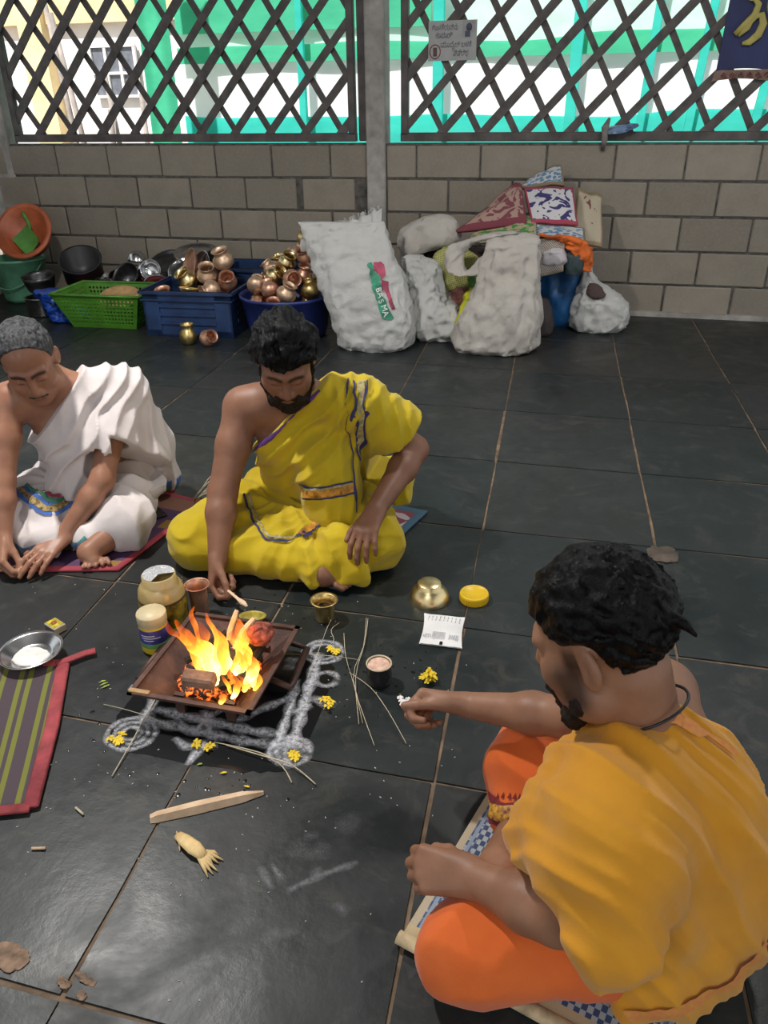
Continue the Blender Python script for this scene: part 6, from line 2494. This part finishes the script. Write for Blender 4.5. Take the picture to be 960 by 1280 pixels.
rb('border_line', BLUEL, by, YR, [(.10, -3.27, .56), (.106, -3.302, .505), (.103, -3.283, .376), (.125, -3.329, .271), (.136, -3.361, .183)], .006)
rb('border_line', BLUEL, by, YR, [(.122, -3.27, .56), (.128, -3.309, .509), (.128, -3.294, .383), (.127, -3.27, .307)], .006)
rb('border_line', BLUEL, by, YR, [(.155, -3.26, .56), (.156, -3.292, .505), (.152, -3.297, .41), (.142, -3.25, .30)], .006)
rb('border_band', SILV, by, YR, [(.138, -3.265, .56), (.142, -3.294, .504), (.140, -3.299, .41), (.134, -3.26, .30)], .022, .0018)
for dz, mt_, w_ in ((0, ORB, .028), (.018, BLUEL, .005), (-.018, BLUEL, .005), (.012, SILV, .006)):
    rb('border_band', mt_, by, YR, [(-.03, -3.38, .235 + dz), (.042, -3.392, .250 + dz), (.095, -3.369, .256 + dz), (.127, -3.339, .253 + dz)], w_, .0022 if mt_ is ORB else .003)
rb('border_line', BLUEL, bd, YR, [(-.227, -3.327, .186), (-.172, -3.402, .142), (-.109, -3.473, .129), (-.065, -3.491, .134), (-.012, -3.469, .139), (.003, -3.441, .144)], .007)
rb('border_line', SILV, bd, YR, [(-.215, -3.320, .186), (-.162, -3.392, .142), (-.105, -3.460, .132), (-.065, -3.477, .134), (-.018, -3.455, .139)], .008)
rb('border_band', ORB, bd, YR, [(-.003, -3.458, .145), (.022, -3.388, .144), (.055, -3.334, .147), (.092, -3.312, .175)], .022)
rb('border_line', BLUEL, bd, YR, [(.012, -3.465, .145), (.036, -3.395, .144), (.068, -3.345, .147), (.10, -3.32, .175)], .006)
rb('neckline_edge', PURP, by, YR, [(.03, -3.31, .53), (-.04, -3.335, .46), (-.12, -3.345, .385), (-.19, -3.33, .33)], .009)

# ------------------------------------------------------------------ man in saffron, seen from behind his shoulder
OR_ = thing('person', 'man in saffron shawl and orange cloth reaching out with one hand', 'person', (.85, -4.4, 0))
of = V3(-.957, .288, 0)
oT = frame(unit(of + V3(0, 0, -.30)))
ol = V3(-.288, -.957, 0)
hip, chest, neck = V3(.965, -4.435, .11), V3(.925, -4.41, .30), V3(.868, -4.40, .445)
shL, shR = V3(.820, -4.555, .415), V3(.902, -4.262, .415)
elL, wrL = V3(.770, -4.545, .215), V3(.640, -4.482, .178)
elR, wrR = V3(.765, -4.19, .268), V3(.575, -4.128, .205)
hc = V3(.788, -4.392, .598)
hR = frame(unit(V3(-.90, .36, 0) * math.cos(.42) + V3(0, 0, -math.sin(.42))))
hs = .95
knL, knR = V3(.640, -4.535, .085), V3(.715, -4.150, .095)
skinO = skin_mat('skin_tan', (.300, .150, .088), (.225, .105, .060))
F = Field((.42, -4.72, .008), (1.14, -4.02, .73), .0040)
torso(F, hip + V3(-.01, .03, 0), chest + V3(0, .012, 0), neck, shL, shR, oT, 0, .05, .86, hw=.68)
F.cap(neck - V3(0, -.0, .02), hc + hR @ V3(0, -.03, -.05), .054, .049, .03)
head_parts(F, hc, hR, hs)
arm(F, shR, elR, wrR, .045, .036, .037, .0245)
arm(F, shL, elL, wrL, .047, .038, .041, .027)
for hp, kn, ft in ((hip + ol * .03 + V3(-.06, 0, 0), knL, V3(.70, -4.27, .045)), (hip - ol * .085, knR, V3(.74, -4.40, .045))):
    F.cap(hp, kn, .066, .055, .03)
    F.cap(kn, ft, .052, .036, .03)
    F.cap(ft, ft + unit(ft - kn) * .08, .03, .02, .02)
tO = hand(F, wrR, (-.96, .14, -.10), (-.06, -.85, -.52), 1, [(1.0, 1.35, .8), (1.15, 1.4, .8), (1.2, 1.4, .8), (1.2, 1.4, .8)], .97, (.05, .10, .6), .35, 1.0, (.95, .26, .30))
tOL = hand(F, wrL, (-.96, .05, -.12), (.15, .55, -.80), -1, [(1.0, 1.35, .8), (1.0, 1.35, .8), (1.0, 1.35, .8), (1.0, 1.35, .8)], .97, (.4, .6, .5), .35, 1.05, (.75, .45, .5))
F.region(lambda X, Y, Z: .014 - Z + 0 * X + 0 * Y)


def ocol(v):
    c = face_colour(v, hc, hR, hs)
    L = (v - hc) @ hR / hs
    stub = np.clip((.052 - np.abs(L[:, 2] + .045)) / .03, 0, 1) * np.clip((L[:, 1] - .0) / .02, 0, 1) * np.clip((.075 - L[:, 1]) / .03, 0, 1) * (np.abs(L[:, 0]) > .035)
    sb = np.clip((L[:, 2] + .03) / .02, 0, 1) * np.clip((.03 - L[:, 2]) / .02, 0, 1) * np.clip((L[:, 1] - .004) / .006, 0, 1) * np.clip((.036 - L[:, 1]) / .01, 0, 1) * (np.abs(L[:, 0]) > .05)
    return c * (1 - .78 * stub[:, None]) * (1 - .75 * sb[:, None])


build(F, 'body', skinO, OR_, colfn=ocol)
F = Field(hc - .17, hc + .18, .0032)
hair_cap(F, hc, hR, hs, (.0865, .1065, .095), (0, -.014, .042), ([-.13, -.085, -.05, -.03, .0, .025, .045, .07, .13], [-.085, -.074, -.05, .022, .032, .026, .045, .064, .072]), 7., .0052, 70, .7)
# small tuft at the crown
w = lambda x, y, z: hc + hs * (hR @ V3(x, y, z))
F.path([w(.01, -.108, .035), w(.012, -.128, .022), w(.015, -.140, .006)], [.010, .007, .003], .004)
build(F, 'hair', HAIRB, OR_)
F = Field(hc - .16, hc + .16, .0032)
for sx in (-1, 1):
    F.path([w(sx * .061, .030, -.062), w(sx * .060, .032, -.068), w(sx * .058, .034, -.078), w(sx * .040, .062, -.108), w(0, .082, -.118)], [.006, .008, .0115, .0165, .017], .012)
    F.path([w(sx * .030, .086, -.080), w(sx * .027, .092, -.066), w(0, .101, -.056)], [.006, .0065, .0055], .008)
F.path([w(-.02, .09, -.096), w(.02, .09, -.096)], [.008, .008], .012)
F.disp(lambda P: .0025 * fbm(P, 130, 2, 4.))
build(F, 'beard', BEARD, OR_)
# thread round the neck
b = MB()
tp = []
for a in np.linspace(0, 2 * PI, 40):
    q = neck * .55 + (hc + hR @ V3(0, -.03, -.05)) * .45 + hR[:, 0] * .0585 * math.cos(a) + hR[:, 1] * .062 * math.sin(a) - V3(0, 0, .004 + .012 * math.sin(a))
    tp.append(q - np.array(OR_.location))
b.tube(tp, .0022, 6, cap=False)
b.build('neck_thread', simple('black_thread', (.01, .01, .012), .5), OR_)

ORG = cloth_mat('orange_cotton', (.72, .150, .030), (.60, .110, .020))
SAF = cloth_mat('saffron_cotton', (.66, .300, .025), (.56, .240, .016))
F = Field((.50, -4.72, .008), (1.18, -4.00, .34), .0050)
F.ell(hip + V3(-.02, .04, 0), (.118, .10, .11), oT, .05)
F.cap(hip + ol * .035 + V3(-.06, 0, 0), knL, .088, .074, .05)
F.cap(hip - ol * .09, knR, .10, .084, .05)
F.cap(knL + V3(.02, .01, -.02), V3(.80, -4.36, .06), .070, .055, .05)
F.cap(knR + V3(.0, -.01, -.01), V3(.70, -4.235, .055), .080, .045, .05)
F.cap(V3(.70, -4.235, .055), V3(.80, -4.33, .05), .045, .045, .04)
F.ell(V3(.84, -4.36, .10), (.12, .14, .085), None, .05)


def ofold(P):
    x, y, z = P
    a = np.arctan2(y + 4.30, x - .80)
    r = np.hypot(x - .80, y + 4.30)
    o = .0060 * rdg(17 * a + 2. * fbm(P, 9, 2, 3.)) * np.clip(r / .09, 0, 1) * np.clip((y + 4.46) / .08, .55, 1)
    o = o + .0055 * rdg((x * .8 + y * .6) * 70 + 3.0 * fbm(P, 5, 2, 8.)) * np.clip((-4.42 - y) / .06, 0, 1) * np.clip(.35 + vnoise(x * 8, y * 8, z * 8), 0, 1)
    return o + .0050 * (1 - 2.4 * np.abs(fbm((x * .7, y * 1.1, z), 8, 2, 6.)))


F.disp(ofold)
F.region(lambda X, Y, Z: .014 - Z + 0 * X + 0 * Y)
odh = build(F, 'dhoti', ORG, OR_)

F = Field((.62, -4.76, .012), (1.22, -4.10, .58), .0046)
torso(F, hip + V3(-.01, .03, 0), chest + V3(0, .012, 0), neck, shL, shR, oT, .016, .05, .86, hw=.85)
# sleeve like fall over the near arm
F.path([shL, shL * .6 + elL * .4 + V3(-.0, -.005, .01)], [.068, .080], .06)
F.path([V3(.81, -4.52, .43), V3(.765, -4.495, .355), V3(.735, -4.485, .295), V3(.722, -4.475, .262)], [.05, .05, .042, .026], .04)
F.path([V3(.86, -4.46, .43), V3(.80, -4.43, .38), V3(.76, -4.44, .33)], [.06, .06, .04], .05)
F.path([V3(.85, -4.58, .40), V3(.835, -4.615, .30), V3(.83, -4.625, .245)], [.06, .055, .03], .04)
# fall down the back to the floor
Rb = np.stack([ol, of, V3(0, 0, 1)], 1)
F.cap(V3(.945, -4.43, .36), V3(.995, -4.43, .12), .070, .062, .07)
F.path([V3(.88, -4.53, .37), V3(.90, -4.515, .22), V3(.905, -4.535, .10), V3(.905, -4.545, .05)], [.045, .036, .032, .022], .06)
F.path([V3(.97, -4.44, .30), V3(1.0, -4.45, .16), V3(1.005, -4.465, .07)], [.05, .042, .026], .06)
F.path([V3(.985, -4.37, .30), V3(1.025, -4.40, .18), V3(1.035, -4.42, .09)], [.055, .045, .028], .06)
F.path([V3(.95, -4.50, .14), V3(.965, -4.51, .05), V3(.97, -4.51, .03)], [.034, .022, .014], .05)


def osh(P):
    x, y, z = P
    # long folds running from the near shoulder down across the back
    q = x * .47 + y * .76 + z * .45
    wob = fbm(P, 4.5, 2, 1.)
    msk = np.clip(.55 + .9 * vnoise(x * 6, y * 6 + 3, z * 6), .1, 1)
    o = .0085 * rdg(q * 95 + 2.6 * wob) * msk + .0030 * rdg(q * 230 + 4.0 * wob) * (1.1 - msk)
    return o + .0045 * (1 - 2.4 * np.abs(fbm((x, y, z * .6), 8, 2, 3.)))


F.disp(osh)
# bare far shoulder
F.half(V3(.885, -4.345, .460), -(V3(.288, .957, 0) * .74 + V3(0, 0, .67)), .006)
se = shL * .55 + elL * .45
d_ = unit(elL - shL)
F.cap(se + d_ * .03, se + d_ * .16, .056, .062, .0, 's')
F.cap(V3(.735, -4.53, .235), V3(.66, -4.50, .20), .052, .05, .0, 's')
F.region(lambda X, Y, Z: .018 - Z + 0 * X + 0 * Y)
osc = build(F, 'shawl', SAF, OR_)

bo_s = bvh_of(osc, tuple(OR_.location))
bo_d = bvh_of(odh, tuple(OR_.location))
RUSTB = simple('shawl_border', (.46, .13, .05), .8, var=.4, scale=160, col2=(.62, .30, .05))
MAROON = simple('hem_maroon', (.17, .012, .022), .8, var=.2, scale=60)
GOLD = simple('hem_gold', (.50, .27, .025), .6, var=.4, scale=120, col2=(.15, .03, .02))
rb('shawl_border', RUSTB, bo_s, OR_, [(.872, -4.432, .51), (.913, -4.424, .489), (.951, -4.408, .459), (.980, -4.411, .44)], .018, .003)
rb('shawl_border', RUSTB, bo_s, OR_, [(.883, -4.575, .075), (.924, -4.572, .105), (.978, -4.55, .115), (1.021, -4.52, .13), (1.045, -4.487, .17)], .020, .003)
for w_, mt_, o_ in ((.052, MAROON, .002), (.022, GOLD, .0034)):
    rb('hem_border', mt_, bo_d, OR_, [(.632, -4.225, .05), (.655, -4.258, .075), (.694, -4.272, .098), (.735, -4.283, .125)], w_, o_)
for i in range(12):
    t = i / 11
    a = Vector((.640, -4.222, .062)).lerp(Vector((.735, -4.262, .135)), t)
    h = bo_d.find_nearest(a)
    if h[0] is not None:
        nrm = h[1]
        sd = Vector((.8, -.5, .3))
        sd = (sd - nrm * sd.dot(nrm)).normalized()
        fw_ = nrm.cross(sd)
        if fw_.y < 0:
            fw_ = -fw_
        p = h[0] + nrm * .003 - Vector(OR_.location)
        b = MB()
        b.add([p - sd * .004, p + sd * .004, p + fw_ * .012], [(0, 1, 2)])
        b.build('hem_point', MAROON, OR_)

# ------------------------------------------------------------------ man in white
LR = thing('person', 'older man in white cloth leaning forward over a thin stick', 'person', (-.8, -3.3, 0))
lf_ = unit(V3(.55, -.80, 0))
lT = frame(unit(lf_ + V3(0, 0, -.42)))
ll = np.cross((0, 0, 1), lf_)
hip, chest, neck = V3(-.86, -3.11, .11), V3(-.825, -3.22, .32), V3(-.815, -3.285, .475)
shL, shR = V3(-.685, -3.19, .435), V3(-.945, -3.385, .455)
elL, wrL = V3(-.672, -3.385, .215), V3(-.752, -3.515, .078)
elR, wrR = V3(-.925, -3.515, .245), V3(-.895, -3.600, .098)
hc = V3(-.842, -3.378, .585)
hR = frame(unit(V3(.50, -.78, 0) * math.cos(.50) + V3(0, 0, -math.sin(.50))), up=(-.14, 0, 1))
hs = .95
knL, knR = V3(-.600, -3.405, .085), V3(-.985, -3.50, .09)
skinL = skin_mat('skin_warm', (.340, .165, .100), (.260, .115, .068), .42)
F = Field((-1.12, -3.72, .008), (-.48, -2.93, .74), .0042)
torso(F, hip, chest, neck, shL, shR, lT, 0, .05, .93)
F.cap(neck - V3(0, -.0, .02), hc + hR @ V3(0, -.03, -.05), .052, .048, .03)
head_parts(F, hc, hR, hs, jaw=.98)
arm(F, shL, elL, wrL, .043, .035, .036, .025)
arm(F, shR, elR, wrR, .045, .036, .037, .025)
for hp, kn, ft in ((hip + ll * .085, knL, V3(-.665, -3.53, .04)), (hip - ll * .085, knR, V3(-.85, -3.55, .04))):
    F.cap(hp, kn, .08, .058, .04)
    F.cap(kn, ft, .052, .034, .03)
ft = V3(-.665, -3.53, .04)
F.cap(ft, V3(-.64, -3.548, .024), .026, .02, .015)
for i in range(5):
    F.cap(V3(-.655 + .012 * i, -3.550 + .005 * i, .024), V3(-.656 + .0165 * i, -3.584 + .008 * i + .003 * abs(i - 1), .019), .0085, .0070, .003)
tL = hand(F, wrL, (-.24, -.90, -.20), (-.18, .25, -.92), -1, [(.12, .30, .2), (.12, .30, .2), (.12, .3, .2), (.12, .25, .2)], .97, (.2, .25, .7), 1.0, 1.0, (.75, .6, .2))
tLR = hand(F, wrR, (.25, -.70, -.60), (.62, .1, -.62), 1, [(.8, .9, .5), (.9, 1.0, .5), (1.0, 1.0, .5), (1.0, 1.1, .5)], .97, (.1, .3, .7), .5, 1.0, (.85, .2, .6))
F.region(lambda X, Y, Z: .012 - Z + 0 * X + 0 * Y)
build(F, 'body', skinL, LR, colfn=lambda v: face_colour(v, hc, hR, hs, lip=(.75, .52, .52)))
F = Field(hc - .17, hc + .18, .0034)
hair_cap(F, hc, hR, hs, (.082, .101, .0885), (0, -.014, .040), ([-.13, -.085, -.05, -.03, .0, .02, .035, .05, .06, .13], [-.085, -.078, -.055, -.002, .006, .012, .06, .095, .115, .14]), 9., .0035, 70, .3)
build(F, 'hair', HAIRG, LR)
F = Field(hc - .14, hc + .14, .0032)
w = lambda x, y, z: hc + hs * (hR @ V3(x, y, z))
for sx in (-1, 1):
    F.path([w(sx * .026, .091, -.066), w(sx * .012, .099, -.059), w(0, .101, -.056)], [.004, .005, .0045], .005)
F.disp(lambda P: .0015 * fbm(P, 130, 2, 4.))
build(F, 'moustache', hair_mat('grizzled_hair', (.02, .018, .016), (.10, .09, .085), .5), LR)

WHT = cloth_mat('white_cotton', (.66, .60, .585), (.56, .50, .49))
F = Field((-1.14, -3.66, .008), (-.46, -2.90, .36), .0052)
F.ell(hip, (.175, .14, .125), lT, .05)
F.cap(hip + ll * .09, knL, .10, .080, .05)
F.cap(hip - ll * .09, knR, .10, .084, .05)
F.cap(knL + V3(-.005, -.01, -.01), V3(-.70, -3.475, .05), .070, .052, .04)
F.cap(knR + V3(.01, -.005, -.01), V3(-.83, -3.53, .05), .075, .05, .04)
F.ell(V3(-.83, -3.36, .09), (.13, .12, .085), None, .05)
F.path([V3(-.85, -3.45, .13), V3(-.80, -3.53, .07), V3(-.775, -3.545, .035)], [.05, .04, .02], .03)


def lfold(P):
    x, y, z = P
    a = np.arctan2(y + 3.33, x + .84)
    r = np.hypot(x + .84, y + 3.33)
    return .0055 * rdg(16 * a + 2. * fbm(P, 9, 2, 3.)) * np.clip(r / .09, 0, 1) + .005 * (1 - 2.4 * np.abs(fbm((x, y, z), 9, 2, 6.)))


F.disp(lfold)
F.region(lambda X, Y, Z: .012 - Z + 0 * X + 0 * Y)
ldh = build(F, 'dhoti', WHT, LR)
F = Field((-1.06, -3.52, .012), (-.46, -2.90, .58), .0048)
torso(F, hip, chest, neck, shL, shR, lT, .021, .05, .93)
se = shL * .45 + elL * .55
F.cap(shL, se, .072, .088, .03)
F.path([shL + V3(-.02, .06, -.02), V3(-.665, -3.09, .22), V3(-.655, -3.055, .08), V3(-.665, -3.05, .03)], [.08, .07, .05, .03], .05)
F.path([shL + V3(.0, .03, -.05), V3(-.62, -3.20, .20), V3(-.60, -3.235, .12)], [.075, .06, .04], .05)
F.cap(V3(-.79, -3.30, .33), V3(-.80, -3.33, .17), .085, .10, .05)
F.ell(V3(-.80, -3.30, .36), (.10, .06, .10), lT, .05)
n_ = unit(ll * .74 - V3(0, 0, .67))
P1 = neck + ll * .058 + V3(0, 0, .045)


def lup(P):
    x, y, z = P
    q = (x - P1[0]) * n_[0] + (y - P1[1]) * n_[1] + (z - P1[2]) * n_[2]
    m = np.clip(1.2 - np.abs(q - .08) / .14, 0, 1)
    s = x * ll[0] + y * ll[1]
    return .0075 * rdg(q * 125 + 2.4 * fbm(P, 6, 2, 5.)) * m + .0060 * rdg(s * 120 + 2.6 * fbm(P, 5, 2, 2.)) * (1 - m) + .004 * (1 - 2.4 * np.abs(fbm((x, y, z * .5), 10, 2, 8.)))


F.disp(lup)
F.half(P1, n_, .004)
d_ = unit(elL - shL)
F.region(lambda X, Y, Z: np.where(((X - shL[0]) * d_[0] + (Y - shL[1]) * d_[1] + (Z - shL[2]) * d_[2] > .02) & (Z > .14) & ((X + .685) * ll[0] + (Y + 3.19) * ll[1] > -.055), ((X - se[0]) * d_[0] + (Y - se[1]) * d_[1] + (Z - se[2]) * d_[2] - .012), -1))
F.cap(se - d_ * .02, se + d_ * .1, .056, .062, .0, 's')
F.region(lambda X, Y, Z: .016 - Z + 0 * X + 0 * Y)
luc = build(F, 'upper_cloth', WHT, LR)
# stick in his hand
b = MB()
b.tube([(0, 0, 0), (.05, .02, .004), (.10, .045, .006), (.13, .06, .006)], [.006, .008, .008, .005], 7, flat=.6)
tag(b.build('wood_stick', WOODP, loc=(-.925, -3.665, .018)), 'thin pale stick held low by the man in white', 'stick')

bl_u = bvh_of(luc, tuple(LR.location))
bl_d = bvh_of(ldh, tuple(LR.location))
LBL = simple('border_bright_blue', (.05, .13, .42), .8, var=.2)
LGR = simple('border_green', (.05, .20, .12), .8, var=.3)
LGO = simple('border_gold', (.32, .22, .08), .8, var=.5, scale=90)
LRD = simple('border_red', (.34, .04, .07), .8, var=.3, scale=60)
LTE = simple('border_teal', (.05, .24, .20), .8, var=.5, scale=60, col2=(.10, .05, .22))
wl_ = [(-.942, -3.429, .181), (-.844, -3.485, .166), (-.805, -3.488, .15), (-.791, -3.453, .147), (-.76, -3.397, .157)]
rb('waist_border', LBL, bl_d, LR, wl_, .044, .002)
rb('waist_border', LGO, bl_d, LR, wl_, .020, .0034)
rb('waist_border', LGR, bl_d, LR, [(x, y + .028, z + .012) for x, y, z in wl_], .014, .0034)
rb('waist_border', LRD, bl_d, LR, [(-.86, -3.43, .175), (-.83, -3.445, .17), (-.80, -3.435, .165)], .016, .004)
for dz, mt_ in ((.078, LBL), (.058, LGR), (.036, LRD)):
    rb('end_border', mt_, bl_u, LR, [(-.70, -3.10, dz), (-.66, -3.10, dz), (-.62, -3.085, dz), (-.61, -3.05, dz)], .020, .002)
rb('hem_border', LTE, bl_d, LR, [(-.745, -3.50, .035), (-.72, -3.53, .05), (-.69, -3.535, .06), (-.665, -3.52, .08)], .030, .002)
rb('hem_border', LTE, bl_d, LR, [(-.90, -3.575, .065), (-.87, -3.585, .055), (-.84, -3.585, .048), (-.80, -3.578, .065)], .030, .002)
